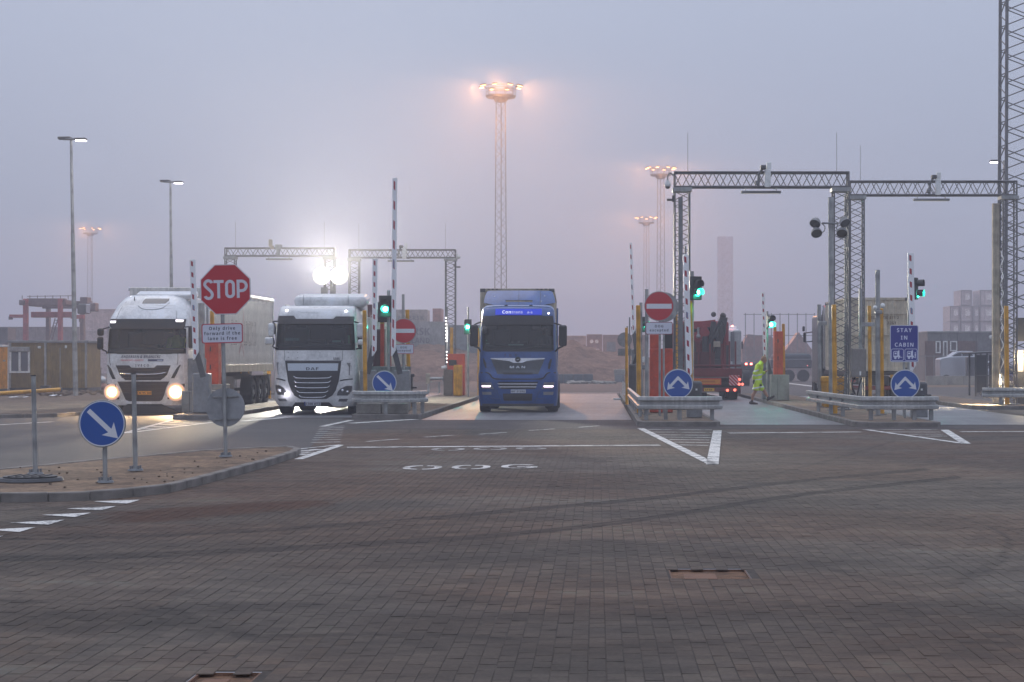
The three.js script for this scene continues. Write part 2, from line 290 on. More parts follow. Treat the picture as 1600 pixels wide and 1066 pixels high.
// OOG letters
function ringLetter(px0, px1, py0, py1, G_) { // flattened capital O or G with stencil gaps, traced in ground metres
  const c = G((px0 + px1) / 2, (py0 + py1) / 2), a = G(px0, (py0 + py1) / 2), b = G(px1, (py0 + py1) / 2), f = G((px0 + px1) / 2, py0), n = G((px0 + px1) / 2, py1);
  const rx = (b.x - a.x) / 2, rz = (n.z - f.z) / 2, cz = (n.z + f.z) / 2, tx = .11, tz = .15, out = [];
  const arc = (t0, t1) => { const o = [], i = []; for (let k = 0; k <= 20; k++) { const t = t0 + (t1 - t0) * k / 20; const e = v => Math.sign(v) * Math.pow(Math.abs(v), .8); o.push(V(c.x + rx * e(Math.cos(t)), 0, cz + rz * e(Math.sin(t)))); i.push(V(c.x + (rx - tx) * e(Math.cos(t)), 0, cz + (rz - tz) * e(Math.sin(t)))); } return flat([...o, ...i.reverse()], onY); };
  if (!G_) { out.push(arc(-Math.PI / 2 + .08, Math.PI / 2 - .08), arc(Math.PI / 2 + .08, Math.PI * 1.5 - .08)); }
  else { out.push(arc(.55, Math.PI * 2 - .75)); const ex = c.x + rx; out.push(flat([V(ex - .11, 0, cz + rz * .6), V(ex, 0, cz + rz * .6), V(ex, 0, cz - rz * .05), V(ex - .11, 0, cz - rz * .05)], onY), flat([V(ex - .32, 0, cz + .1), V(ex - .115, 0, cz + .1), V(ex - .115, 0, cz - .03), V(ex - .32, 0, cz - .03)], onY)); }
  return merge(out);
}
[[[630, 690, 730.2, 736.4], [706, 766, 729.4, 735.8], [783, 840, 728.4, 734.6]], [[674, 726, 702.2, 706.4], [740, 792, 701.4, 705.4], [806, 854, 700.4, 704.6]]].forEach((row, r) => {
  const t = thing('road_lettering', r ? 'smaller far row of white OOG letters just below the long stop line' : 'near row of white OOG letters painted on the block paving', 'road marking');
  row.forEach((q, i) => part(i < 2 ? 'letter_o' : 'letter_g', ringLetter(...q, i === 2), r ? M.lineOld : M.line, t));
});
// hatched tapers in front of the islands
function hatch(label, lines) { const t = thing('hatched_marking', label, 'road marking'); for (const l of lines) part('stripe', l, M.line, t); }
hatch('white hatched triangle on the ground in front of the middle island', [strip(G(1001, 671), G(1114, 728), .17), strip(G(1121, 674.5), G(1113, 728.5), .20), ...[[1013, 1112, 673], [1018, 1112, 677], [1026, 1112, 681.5], [1034, 1111, 685], [1046, 1109, 689], [1054, 1109, 693], [1062, 1107, 697.5]].map(([a, b, y]) => strip(G(a, y), G(b, y + .7), .16))]);
hatch('white hatched triangle on the ground in front of the right island', [strip(G(1352, 673), G(1506, 695), .15), strip(G(1476, 673.5), G(1510, 695.5), .19), ...[[1358, 1466, 673.4], [1385, 1470, 677], [1420, 1474, 680.5], [1436, 1480, 683.5]].map(([a, b, y]) => strip(G(a, y), G(b, y), .16))]);
hatch('white hatched stripes beside the tip of the front left island', [strip(G(549, 658), G(503, 668), .16, .025), ...[668.5, 671, 673.6, 676.4, 679.4, 682.6, 686, 689.6, 693.6].map((y, i) => strip(G(502 - i * 2, y), G(538 - i * .8, y - 1), .13)), strip(G(548, 663), G(648, 656.8), .34)]);
hatch('white hatched arrow tip right of the front left island', [strip(G(437, 707), G(533, 697), .11), strip(G(466, 720), G(531, 698), .15), ...[[446, 500, 709.6, 704.4], [452, 488, 711.5, 708.6], [462, 480, 713.6, 711.6]].map(([a, b, y, z]) => strip(G(a, y), G(b, z), .2))]);
hatch('white hatched wedge on the asphalt before the white truck with lit headlights', [strip(G(196, 678), G(268, 658), .13, .025), strip(G(196, 678.5), G(332, 661.5), .13, .025), ...[[222, 240, 671.4, 672.2], [234, 262, 668, 669.4], [246, 290, 664.6, 666.2], [256, 312, 661.6, 663.4]].map(([a, b, y, z]) => strip(G(a, y), G(b, z), .22, .025))]);
mark('edge_line', strip(G(-40, 667.6), G(82, 660.6), .2, .025), 'white edge line beside the sandy verge at the far left', 'road marking');
mark('edge_line', strip(G(377, 660), G(448, 654), .3, .03), 'white edge line under the front of the second white truck', 'road marking');
mark('edge_line', strip(xz(-25, 92), xz(1.2, 92), .35, .03), 'far white line across the road behind the blue truck', 'road marking');
mark('edge_line', strip(G(1228, 633), G(1340, 662), .12, .03), 'thin white line along the kerb of the right island', 'road marking');
mark('edge_line', strip(G(1200, 596), G(1300, 608), .5, .03), 'white line on the road behind the walking man', 'road marking');
// ------------------------------------------------------------------ islands with kerb stones
M.kerb = mat([.20, .18, .165], .85, 0, { bump: .006 });
function island(name, outline, h, top, stoneL, skip = () => false) {
  const isl = new THREE.Group(); isl.name = numbered(name); isl.userData.kind = 'structure'; scene.add(isl);
  const kw = .13, n = outline.length, area = outline.reduce((s, p, i) => { const q = outline[(i + 1) % n]; return s + p.x * q.z - q.x * p.z; }, 0), sg = area > 0 ? 1 : -1;
  const inner = outline.map((p, i) => { const a = outline[(i + n - 1) % n], b = outline[(i + 1) % n]; const d1 = p.clone().sub(a).normalize(), d2 = b.clone().sub(p).normalize(); const n1 = V(-d1.z, 0, d1.x), n2 = V(-d2.z, 0, d2.x); const m = n1.add(n2).normalize(); return p.clone().addScaledVector(m, sg * kw * .8 / Math.max(.5, m.dot(n2))); });
  const g = new THREE.ExtrudeGeometry(new THREE.Shape(inner.map(p => new THREE.Vector2(p.x, -p.z))), { depth: h - .012, bevelEnabled: false }); g.rotateX(-Math.PI / 2);
  part('island_surface', g, top, isl);
  const cache = {};
  for (let i = 0; i < n; i++) {
    const a = outline[i], b = outline[(i + 1) % n]; if (skip(a, b)) continue;
    const L = a.distanceTo(b), k = Math.max(1, Math.round(L / stoneL)), l = L / k, d = b.clone().sub(a).normalize(), nn = V(-d.z, 0, d.x).multiplyScalar(sg * kw / 2);
    for (let j = 0; j < k; j++) {
      const key = Math.round(l * 50); const geo = cache[key] ??= cubeUV(clean(new RoundedBoxGeometry(l - .012, h + .02, kw, 2, .018)));
      const s = new THREE.Mesh(geo, M.kerb); s.name = 'kerb_stone'; s.castShadow = s.receiveShadow = true;
      const c = a.clone().addScaledVector(d, (j + .5) * l).add(nn); s.position.set(c.x, (h - .02) / 2 + rr(-.004, .004), c.z); s.rotation.y = Math.atan2(-d.z, d.x) + rr(-.006, .006); isl.add(s);
    }
  }
  return isl;
}
const isleTop = mat([.235, .19, .155], .9, 0, { tex: dirtTex, bump: .006 });
island('traffic_island', ISL.outline, .13, M.sand, .8, (a, b) => a.x < -11 && b.x < -11);
const pill = (x0, x1, D0, D1, c = .35) => [xz(x0 + c, D0), xz(x1 - c * .3, D0), xz(x1, D0 + c * .4), xz(x1, D1), xz(x0, D1), xz(x0, D0 + c)];
island('traffic_island', pill(-11.85, -10.6, 51.3, 88, .5), .15, isleTop, 1.2);
island('traffic_island', pill(-6.92, -4.92, 52, 88, .3), .15, isleTop, 1.2);
island('traffic_island', pill(1.0, 3.06, 46.0, 86, .3), .15, isleTop, 1.2);
island('traffic_island', pill(6.37, 8.47, 45.6, 84, .3), .15, isleTop, 1.2);
island('traffic_island', pill(12.5, 14.6, 61.5, 86, .4), .15, isleTop, 1.2);
island('verge', [xz(-40, 53), xz(-17.2, 52.4), xz(-15.6, 53.6), xz(-15.2, 56), xz(-15.2, 90), xz(-60, 90), xz(-60, 53)], .13, M.gravel, 1.2, (a, b) => a.x < -38 || b.x < -38);
// ------------------------------------------------------------------ lattice masts and gantries
function lattice(t, { x = 0, z = 0, y0, y1, w0, w1 = w0, pitch, legR, braceR, m, sides = 4, legName = 'leg' }) {
  const corner = (k, y) => { const w = w0 + (w1 - w0) * (y - y0) / (y1 - y0); if (sides === 3) { const a = Math.PI / 2 + k * 2 * Math.PI / 3; return V(x + w * .577 * Math.cos(a), y, z - w * .577 * Math.sin(a) * 1); } const s = [[-1, 1], [1, 1], [1, -1], [-1, -1]][k]; return V(x + s[0] * w / 2, y, z + s[1] * w / 2); };
  for (let k = 0; k < sides; k++) part(legName, bar(corner(k, y0), corner(k, y1), legR, 8), m, t);
  const n = Math.max(2, Math.round((y1 - y0) / pitch)), dy = (y1 - y0) / n;
  for (let k = 0; k < sides; k++) {
    const L = [], k2 = (k + 1) % sides;
    for (let i = 0; i < n; i++) { const up = i & 1; L.push(bar(corner(up ? k2 : k, y0 + i * dy), corner(up ? k : k2, y0 + (i + 1) * dy), braceR, 5)); }
    part('bracing', L, m, t);
  }
}
function trussBeam(t, x0, x1, y0, y1, z, d, pitch, r, rb, m) {
  const c = (k, x) => V(x, k < 2 ? y1 : y0, z + (k === 0 || k === 3 ? d / 2 : -d / 2));
  for (let k = 0; k < 4; k++) part('chord', bar(c(k, x0), c(k, x1), r, 8), m, t);
  const n = Math.round((x1 - x0) / pitch), dx = (x1 - x0) / n, pairs = [[0, 3], [1, 2], [0, 1], [3, 2]];
  pairs.forEach(([a, b], j) => { const L = []; for (let i = 0; i < n; i++) { const up = (i + j) & 1; L.push(bar(c(up ? a : b, x0 + i * dx), c(up ? b : a, x0 + (i + 1) * dx), rb, 5)); } part('bracing', L, m, t); });
  part('end_frame', [x0, x1].flatMap(x => [bar(c(0, x), c(3, x), r, 6), bar(c(1, x), c(2, x), r, 6), bar(c(0, x), c(1, x), r, 6), bar(c(3, x), c(2, x), r, 6)]), m, t);
}
const glowTube = glow(1, .96, .9, .25);
function gantry(label, { xl, xr, D, top, bot, tw, depth = .42, pitch = .22, cam = 1, foot = .15, lampPx, whips = [], beamIn = .04, lowR }) {
  const t = thing('scanner_gantry', label, 'gantry', [(xl + xr) / 2, 0, -D]);
  const a = xl - (xl + xr) / 2, b = -a, capH = .13;
  for (const x of [a, b]) {
    lattice(t, { x, z: 0, y0: foot, y1: bot - capH, w0: tw, pitch, legR: .028, braceR: .013, m: M.galvTower });
    part('head_plate', box(tw + .14, capH - .004, depth + .14, x, bot - capH / 2, 0, .012), M.galv, t);
    part('base_plate', box(tw + .2, .03, tw + .2, x, foot + .015, 0), M.galv, t);
  }
  trussBeam(t, a - tw / 2 + .0, b + tw / 2, bot + .028, top, 0, depth, .235, .030, .014, M.galvTower);
  // reader arm with camera head, panel antenna and a long lamp below
  const x = lampPx - (xl + xr) / 2;
  const q = part('lamp_bar', [box(1.22, .075, .22, x - .02, bot - .13, .05, .02)], M.grey, t);
  part('lamp_tube', box(1.1, .012, .12, x - .02, bot - .171, .05, .004), glowTube, q);
  part('lamp_hanger', [box(.02, .12, .05, x - .5, bot - .04, .05), box(.02, .12, .05, x + .45, bot - .04, .05)], M.galv, t);
  if (cam) {
    part('antenna_panel', [box(.19, .55, .1, x + .16, (top + bot) / 2 + .03, depth / 2 + .1, .03), box(.15, .5, .1, x + .21, top + .06, depth / 2 - .06, .03)], M.white, t);
    part('camera_arm', [bar(V(x - .12, bot + .05, depth / 2), V(x - .1, top - .05, depth / 2), .045, 8), bar(V(x - .13, top - .1, depth / 2), V(x + .02, top + .12, depth / 2 + .12), .04, 8), box(.1, .12, .2, x - .18, bot + .14, depth / 2 + .1, .02)], M.galvDark, t);
    part('camera_housing', [box(.17, .13, .3, x + .02, top + .13, depth / 2 + .1, .03)], M.greyDark, t);
    part('cable', tube([V(x - .1, bot + .3, depth / 2 + .06), V(x - .02, bot + .15, depth / 2 + .12), V(x + .05, bot + .02, depth / 2 + .1), V(x + .4, bot - .04, depth / 2)], .012), M.black, t);
  } else {
    part('camera_arm', [bar(V(x - .05, bot + .03, .3), V(x + .02, top + .1, .3), .09, 8), box(.3, .2, .3, x, top + .05, .3, .03)], M.galv, t);
    part('camera_housing', [box(.16, .34, .2, x - .38, top + .22, .3, .03), box(.16, .16, .2, x - .3, top + .02, .3, .03)], M.beige, t);
  }
  for (const w of whips) part('whip_aerial', bar(V(w - (xl + xr) / 2, top, -.1), V(w - (xl + xr) / 2, top + 1.25, -.1), .008, 5), M.steel, t);
  return t;
}
const gR = gantry('tall galvanised lattice gantry over the lane of the walking man', { xl: X(1065.5, 57), xr: X(1313.5, 57), D: 57, top: Y(270, 57), bot: Y(294, 57), tw: .45, lampPx: X(1190, 57), whips: [X(1075, 57), X(1308, 57)] });
{ // dome camera and small floodlight on the left tower
  const a = X(1054, 57), o = gR.position.x;
  part('camera_bracket', tube([V(a - o, Y(276, 57), .1), V(a - o - .15, Y(271, 57), .1), V(a - o - .21, Y(276, 57), .1), V(a - o - .215, Y(283, 57), .1)], .028), M.galv, gR);
  part('dome_camera', [sph(.1, a - o - .215, Y(289.5, 57), .1), cyl(.05, .1, .12, a - o - .215, Y(285, 57), .1)], M.white, gR);
  part('dome_glass', sph(.085, a - o - .215, Y(291.5, 57), .1), M.black, gR);
  part('small_floodlight', [box(.2, .05, .26, a - o - .14, Y(313, 57), .14).rotateZ(0), box(.06, .2, .06, a - o - .05, Y(311, 57), .1)], M.greyDark, gR);
}
gantry('right hand lattice gantry ending beside the tall lattice mast', { xl: X(1338, 63.2), xr: X(1576, 63.2), D: 63.2, top: Y(284, 63.2), bot: Y(306.5, 63.2), tw: .47, lampPx: X(1456, 63.2), whips: [X(1345, 63.2)] });
const gA = gantry('far lattice gantry behind the stop sign, with the dazzling floodlight on its right leg', { xl: X(360, 87), xr: X(515, 87), D: 87, top: Y(388, 87), bot: Y(401, 87), tw: .45, lampPx: X(437, 87), cam: 0, whips: [X(367, 87), X(506, 87)], foot: 0 });
const gB = gantry('far lattice gantry behind the green signal and left of the blue truck', { xl: X(554.5, 87), xr: X(704.5, 87), D: 86.8, top: Y(391, 87), bot: Y(404, 87), tw: .45, lampPx: X(628, 87), whips: [X(561, 87), X(696, 87)], foot: 0 });
part('dome_camera', [sph(.1, X(717, 87) - gB.position.x, Y(402, 87), .1), bar(V(X(711, 87) - gB.position.x, Y(396, 87), .1), V(X(717, 87) - gB.position.x, Y(399, 87), .1), .03)], M.white, gB);
part('small_floodlight', [box(.24, .06, .3, X(716, 87) - gB.position.x, Y(418, 87), .15), box(.1, .1, .1, X(711, 87) - gB.position.x, Y(415, 87), .15)], M.greyDark, gB);
// luminous strip of small lamps on the left side of the far gantry
{
  const t = thing('lamp_strip', 'vertical strip of small white lamps left of the orange cabinet', 'lamp', [X(697, 84), 0, -84]);
  part('strip_rail', box(.06, Y(514, 84) - .15 + 1, .05, .04, (Y(480, 84) + .15) / 2, -.06), M.galvDark, t);
  const g = glow(1, .92, .88, 4.5);
  for (const y of [496.8, 502, 507, 512.4, 517.7, 523, 528.2, 533.4, 550, 555.4, 560.4, 566]) part('lamp', sph(.032, (y - 515) * .0007, Y(y, 84), .02, 8), g, t);
  const l = new THREE.PointLight(lin(1, .93, .85), 5, 12); l.position.set(0, 2.8, .3); t.add(l);
}
// ------------------------------------------------------------------ lighting masts
const sodium = [1, .44, .17];
function mast(label, px, topY, D, { R = 2.1, I, k, w0 = 1.35, w1 = .95, xo, leg = .045, br = .02, lamps = 8, lit = true, y1o, pitch, sides = 3 }) {
  const x = xo ?? X(px, D), y1 = y1o ?? Y(topY, D), t = thing('lighting_mast', label, 'light mast', [x, 0, -D]);
  lattice(t, { y0: 0, y1: y1 - .9, w0, w1, pitch: pitch ?? w0 * .62, legR: leg, braceR: br, m: M.galvTower, sides });
  part('platform', [cyl(1.62, 1.5, .22, 0, y1 - 1.1, 0, 28), cyl(.9, .6, .5, 0, y1 - 1.4, 0, 20)], M.galv, t);
  part('railing', [new THREE.TorusGeometry(1.55, .035, 6, 32).rotateX(Math.PI / 2).translate(0, y1 - .25, 0), new THREE.TorusGeometry(1.55, .03, 6, 32).rotateX(Math.PI / 2).translate(0, y1 - .6, 0), ...Array.from({ length: 10 }, (_, i) => cyl(.03, .03, .9, 1.55 * Math.cos(i * .628), y1 - .6, 1.55 * Math.sin(i * .628), 6))], M.galv, t);
  part('lamp_ring', new THREE.TorusGeometry(R * .86, .05, 6, 36).rotateX(Math.PI / 2).translate(0, y1 - .02, 0), M.galv, t);
  if (!lit) return t;
  const g = glow(...sodium, k);
  for (let i = 0; i < lamps; i++) {
    const a = i / lamps * 2 * Math.PI + .26, c = Math.cos(a), s = Math.sin(a);
    const hd = part('lamp_head', new RoundedBoxGeometry(.62, .16, .42, 2, .05).rotateZ(-.25).rotateY(-a).translate(R * c, y1 + .06, R * s), M.grey, t);
    part('lamp_glass', new THREE.BoxGeometry(.46, .05, .30).rotateZ(-.25).rotateY(-a).translate(R * c, y1 - .05, R * s), g, hd);
  }
  for (const a of [1.5708, 3.665, 5.76]) { const c = Math.cos(a), s = Math.sin(a), l = new THREE.SpotLight(lin(...sodium), I * 5, 0, 1.54, .6); l.position.set(2.5 * c, y1 - .05, 2.5 * s); l.target.position.set(12 * c, y1 - 3, 12 * s); l.shadow.radius = 12; t.add(l, l.target); }
  const sp = new THREE.SpotLight(lin(...sodium), I * 5, 0, 1.2, .9); sp.position.set(0, y1 - .3, 2.6); sp.target.position.set(0, 0, 12); sp.shadow.radius = 30; t.add(sp, sp.target);
  return t;
}
mast('lattice mast with glowing orange lamp crown rising behind the blue truck', 782.5, 135, 195, { I: 520, k: 11 });
mast('foggy lattice mast with orange lamps above the left end of the near gantry', 1032.5, 262.5, 277, { I: 340, k: 12 });
mast('most distant orange lit mast, just left of the foggy taller mast', 1010, 340, 372, { I: 260, k: 14, lamps: 7 });
mast('far orange lit mast almost lost in fog above the left lamp post', 141, 357, 400, { I: 260, k: 14, lamps: 7 });
mast('huge galvanised lattice mast cut off by the right edge of the photo', 0, 0, 80, { xo: X(1592, 80), w0: 1.45, w1: 1.2, lit: false, y1o: 30, leg: .075, br: .026, pitch: .52, sides: 4 });
// ------------------------------------------------------------------ street lamps
const ledCol = [1, .93, .97];
function streetLamp(label, px, topY, D, lean, dir, both = true) {
  const x = X(px, D), h = Y(topY, D), t = thing('street_lamp', label, 'street lamp', [x, 0, -D]); t.rotation.z = lean;
  part('pole', [cyl(.055, .075, h * .36, 0, h * .82, 0, 12), cyl(.085, .10, h * .31, 0, h * .485, 0, 12), cyl(.10, .115, h * .33, 0, h * .165, 0, 12)], M.galv, t);
  part('base', cyl(.15, .17, .1, 0, .05, 0, 14), M.galvDark, t);
  part('arm', bar(V(-.35, h, 0), V(.4 * dir, h - .03, .1), .05, 8), M.galvDark, t);
  if (both) part('lamp_head', box(.56, .12, .34, -.30, h + .05, -.1, .05), M.greyDark, t, 'unlit lamp head turned away');
  const hd = part('lamp_head', box(.5, .1, .36, .44 * dir, h - .03, .1, .045), M.greyDark, t);
  part('lamp_glass', box(.42, .04, .3, .46 * dir, h - .1, .12, .012), glow(...ledCol, 9), hd);
  const l = new THREE.SpotLight(lin(...ledCol), 90, 0, .95, .9); l.position.set(.52 * dir, h - .18, .14); l.target.position.set(4.5 * dir, 0, 4); l.shadow.radius = 8; t.add(l, l.target);
}
streetLamp('nearer of the two left lamp posts, beside the brown cabin', 118, 217, 80, .018, 1);
streetLamp('smaller lamp post behind the white truck with lit headlights', 269, 284, 100, .009, 1);
streetLamp('street lamp head showing left of the huge right mast', 1569, 251, 89, 0, -1, false);
// ------------------------------------------------------------------ dazzling floodlights on the far gantry
{
  const t = thing('floodlight_pair', 'pair of dazzling white floodlights above the second white truck', 'floodlight', [0, 0, 0]);
  const z = 85.5, g = glow(1, .96, .84, 2.2);
  for (const px of [503, 530]) {
    const c = P(px, 431, z);
    part('housing', new THREE.CylinderGeometry(.42, .26, .36, 24).rotateX(Math.PI / 2).translate(c.x, c.y, c.z - .19), M.greyDark, t);
    part('lamp_glass', disc(.34, .05, c.x, c.y, c.z + .03, 28), g, t); part('glare_ring', new THREE.TorusGeometry(.38, .045, 8, 32).translate(c.x, c.y, c.z + .04), glow(1, .95, .82, .9), t);  // emissive torus paints a soft glare edge around the lamp glass
    const l = new THREE.SpotLight(lin(1, .94, .78), 2700, 0, 1.1, 1); l.position.set(c.x, c.y, c.z + .3); l.target.position.set(c.x + 1.2, c.y + 4.2, c.z + 8); l.shadow.radius = 14; t.add(l, l.target);
  }
  part('bracket', [box(1.2, .08, .08, X(515, z), Y(437, z), -z - .5), box(.1, 1.0, .1, X(515, z), Y(444, z), -z - .5), box(.3, .3, .1, X(505, z), Y(454, z), -z - .3), box(.16, .34, .1, X(519, z), Y(454, z), -z - .3)], M.galvDark, t);
}
// ------------------------------------------------------------------ kit for the islands
const textTex = (w, h, bg, draw) => canvas(w, h, (c) => { c.fillStyle = bg; c.fillRect(0, 0, w, h); draw(c, w, h); });
const printed = (t, rough = .35) => new THREE.MeshPhysicalMaterial({ map: t, roughness: rough, clearcoat: .2 });
function spaced(c, s, x, y, sp) { const w = [...s].reduce((a, ch) => a + c.measureText(ch).width + sp, -sp); let p = x - w / 2; for (const ch of s) { c.fillText(ch, p, y); p += c.measureText(ch).width + sp; } }
const BLUE = 'rgb(12,72,150)', SILVER = 'rgb(206,208,214)';
const speck = (c, w, h, n = 60) => { for (let i = 0; i < n; i++) { c.fillStyle = `rgba(${rnd() < .5 ? '225,225,230' : '30,30,34'},${.06 + .12 * rnd()})`; c.fillRect(rnd() * w, rnd() * h, 1 + 3 * rnd(), 1 + 5 * rnd()); } };
const arrowSign = (dirs) => canvas(512, 512, (c, w) => {
  c.fillStyle = SILVER; c.fillRect(0, 0, w, w); c.fillStyle = BLUE; c.beginPath(); c.arc(256, 256, 244, 0, 7); c.fill(); c.fillStyle = SILVER;
  const arrow = (x0, y0, x1, y1, sw, hw, hl) => { const a = Math.atan2(y1 - y0, x1 - x0), L = Math.hypot(x1 - x0, y1 - y0); c.save(); c.translate(x0, y0); c.rotate(a); c.beginPath(); c.moveTo(0, -sw / 2); c.lineTo(L - hl * .8, -sw / 2); c.lineTo(L - hl, -hw / 2); c.lineTo(L, 0); c.lineTo(L - hl, hw / 2); c.lineTo(L - hl * .8, sw / 2); c.lineTo(0, sw / 2); c.fill(); c.restore(); };
  if (dirs === 1) arrow(104, 106, 436, 424, 54, 200, 160);
  else { arrow(262, 142, 64, 360, 48, 160, 120); arrow(250, 142, 456, 352, 48, 160, 120); c.beginPath(); c.moveTo(256, 116); c.lineTo(292, 156); c.lineTo(256, 196); c.lineTo(220, 156); c.fill(); }
  speck(c, w, w);
});
const noEntry = canvas(512, 512, (c, w) => { c.fillStyle = 'rgb(176,22,34)'; c.fillRect(0, 0, w, w); c.strokeStyle = 'rgb(150,120,128)'; c.lineWidth = 8; c.beginPath(); c.arc(256, 256, 252, 0, 7); c.stroke(); c.fillStyle = SILVER; c.fillRect(34, 214, 444, 88); speck(c, w, w); });
const face = (r, tex, x, y, z) => { const g = new THREE.CircleGeometry(r, 48).translate(x, y, z); return [g, printed(tex)]; };
function roundSign(parent, r, tex, x, y, z, braces) {
  part('sign_plate', disc(r, .012, x, y, z), M.grey, parent);
  part('sign_rim', new THREE.TorusGeometry(r - .003, .009, 6, 48).translate(x, y, z), M.galv, parent);
  const [g, m] = face(r - .008, tex, x, y, z + .0085); part('sign_face', g, m, parent);
  part('bracket', [box(.16, .04, .05, x, y + r * .5, z - .04), box(.16, .04, .05, x, y - r * .5, z - .04)], M.galv, parent);
}
function plateSign(parent, w, h, tex, x, y, z, r = .04) {
  const s = new THREE.Shape(), rd = r; s.moveTo(-w / 2 + rd, -h / 2); s.lineTo(w / 2 - rd, -h / 2); s.absarc(w / 2 - rd, -h / 2 + rd, rd, -Math.PI / 2, 0); s.lineTo(w / 2, h / 2 - rd); s.absarc(w / 2 - rd, h / 2 - rd, rd, 0, Math.PI / 2); s.lineTo(-w / 2 + rd, h / 2); s.absarc(-w / 2 + rd, h / 2 - rd, rd, Math.PI / 2, Math.PI); s.lineTo(-w / 2, -h / 2 + rd); s.absarc(-w / 2 + rd, -h / 2 + rd, rd, Math.PI, Math.PI * 1.5);
  part('sign_plate', new THREE.ExtrudeGeometry(s, { depth: .01, bevelEnabled: false }).translate(x, y, z - .01), M.grey, parent);
  const g = new THREE.ShapeGeometry(s), p = g.attributes.position, uv = g.attributes.uv; for (let i = 0; i < p.count; i++) uv.setXY(i, p.getX(i) / w + .5, p.getY(i) / h + .5);
  part('sign_face', g.translate(x, y, z + .003), printed(tex), parent);
  part('bracket', [box(.12, .04, .05, x, y + h * .25, z - .037), box(.12, .04, .05, x, y - h * .25, z - .037)], M.galv, parent);
}
const subSign = (lines, red = 'rgb(168,18,44)', fs = 92) => canvas(768, 368, (c, w, h) => { c.fillStyle = red; c.fillRect(0, 0, w, h); c.fillStyle = 'rgb(198,200,212)'; c.beginPath(); c.roundRect(18, 18, w - 36, h - 36, 34); c.fill(); c.fillStyle = 'rgb(34,36,52)'; c.font = `bold ${fs}px sans-serif`; c.textBaseline = 'middle'; lines.forEach((l, i) => spaced(c, l, w / 2, h / 2 + (i - (lines.length - 1) / 2) * fs * 1.12, lines.length > 2 ? 9 : 12)); speck(c, w, h); });
// metal post, round or folded I profile
const post = (parent, w, y0, y1, m = M.galv, name = 'post', x = 0, z = 0, rd) => part(name, rd ? cyl(w / 2, w / 2, y1 - y0, x, (y0 + y1) / 2, z, 12) : [box(w, y1 - y0, .012, x, (y0 + y1) / 2, z + .05), box(w, y1 - y0, .012, x, (y0 + y1) / 2, z - .05), box(.012, y1 - y0, .088, x, (y0 + y1) / 2, z)], m, parent);
const flange = (parent, y, w = .18, x = 0, z = 0) => part('base_flange', [cyl(w / 2, w / 2 + .01, .025, x, y + .0125, z, 14), ...[0, 1, 2, 3].map(k => cyl(.014, .014, .05, x + Math.cos(k * 1.57 + .8) * w * .4, y + .045, z + Math.sin(k * 1.57 + .8) * w * .4, 6))], M.galvDark, parent);
function soloPost(name, label, cat, px, pyTop, D, w, m, lean = .012, y0 = .15, rd = false, group) {
  const t = thing(name, label, cat, [X(px, D), y0, -D], 0, group); t.rotation.z = lean; const h = Y(pyTop, D) - y0;
  if (rd) { post(t, w, 0, h, m, 'shaft', 0, 0, true); part('cap', cyl(w / 2 + .004, w / 2 + .004, .02, 0, h + .01, 0, 12), M.greyDark, t); }
  else if (m === M.yellow) { part('shaft', box(w, h, .11, 0, h / 2, 0, .025), m, t); part('base_flange', box(w + .12, .02, .24, 0, .01, 0), M.galvDark, t); }
  else { post(t, w, 0, h, m, 'shaft'); part('base_flange', box(w + .1, .02, .2, 0, .01, 0), M.galvDark, t); }
  return t;
}
const sigBlack = mat([.010, .013, .013], .45, 0, { tex: null });
const greenCore = glow(.42, 1, .82, 9), greenRing = glow(.0, .80, .52, 1.7);
function trafficLight(label, px, topPy, baseY, D, { lampPy, w, ph, turn = 0, I = 9, pw = .09, poleDx = 0, finial = .16 }) {
  const t = thing('traffic_light', label, 'traffic light', [X(px, D), baseY, -D], turn);
  const yL = Y(lampPy, D) - baseY, top = Y(topPy, D) - baseY, r = .105, hh = ph, cy = top - ph / 2;
  post(t, pw, 0, top + finial, M.galv, 'pole', poleDx, -.16, true);
  part('housing', box(w, hh, .18, 0, cy, 0, .02), sigBlack, t);
  const yR = top - (yL > cy ? 0 : (top - yL) * .36);
  for (const [y, m, nm] of [[yL, greenCore, 'green_lens'], [2 * cy - yL, M.black, 'red_lens']]) {
    const lens = part(nm, disc(r + .012, .02, 0, y, .095, 28), m === greenCore ? greenRing : m, t); if (m === greenCore) part('lamp_core', disc(r * .66, .02, 0, y, .108, 24), m, lens);
    part('visor', new THREE.CylinderGeometry(r + .016, r + .012, .2, 24, 1, true, Math.PI * .27, Math.PI * 1.46).rotateX(Math.PI / 2).rotateZ(Math.PI / 2 * 0).translate(0, y, .19), new THREE.MeshPhysicalMaterial({ color: lin(.010, .013, .013), roughness: .5, side: THREE.DoubleSide }), t);
  }
  part('clamp', [box(.06, .05, .14, poleDx, cy + hh * .3, -.13), box(.06, .05, .14, poleDx, cy - hh * .3, -.13)], M.galv, t);
  const l = new THREE.PointLight(lin(.01, 1, .58), I * .45, 0); l.position.set(0, yL, .225); l.shadow.radius = 4; t.add(l); const l2 = new THREE.SpotLight(lin(.01, 1, .58), I * .12, 0, .8, .9); l2.position.set(0, yL, .3); l2.target.position.set(0, yL - 1, 6); l2.shadow.radius = 4; t.add(l2, l2.target);
  return t;
}
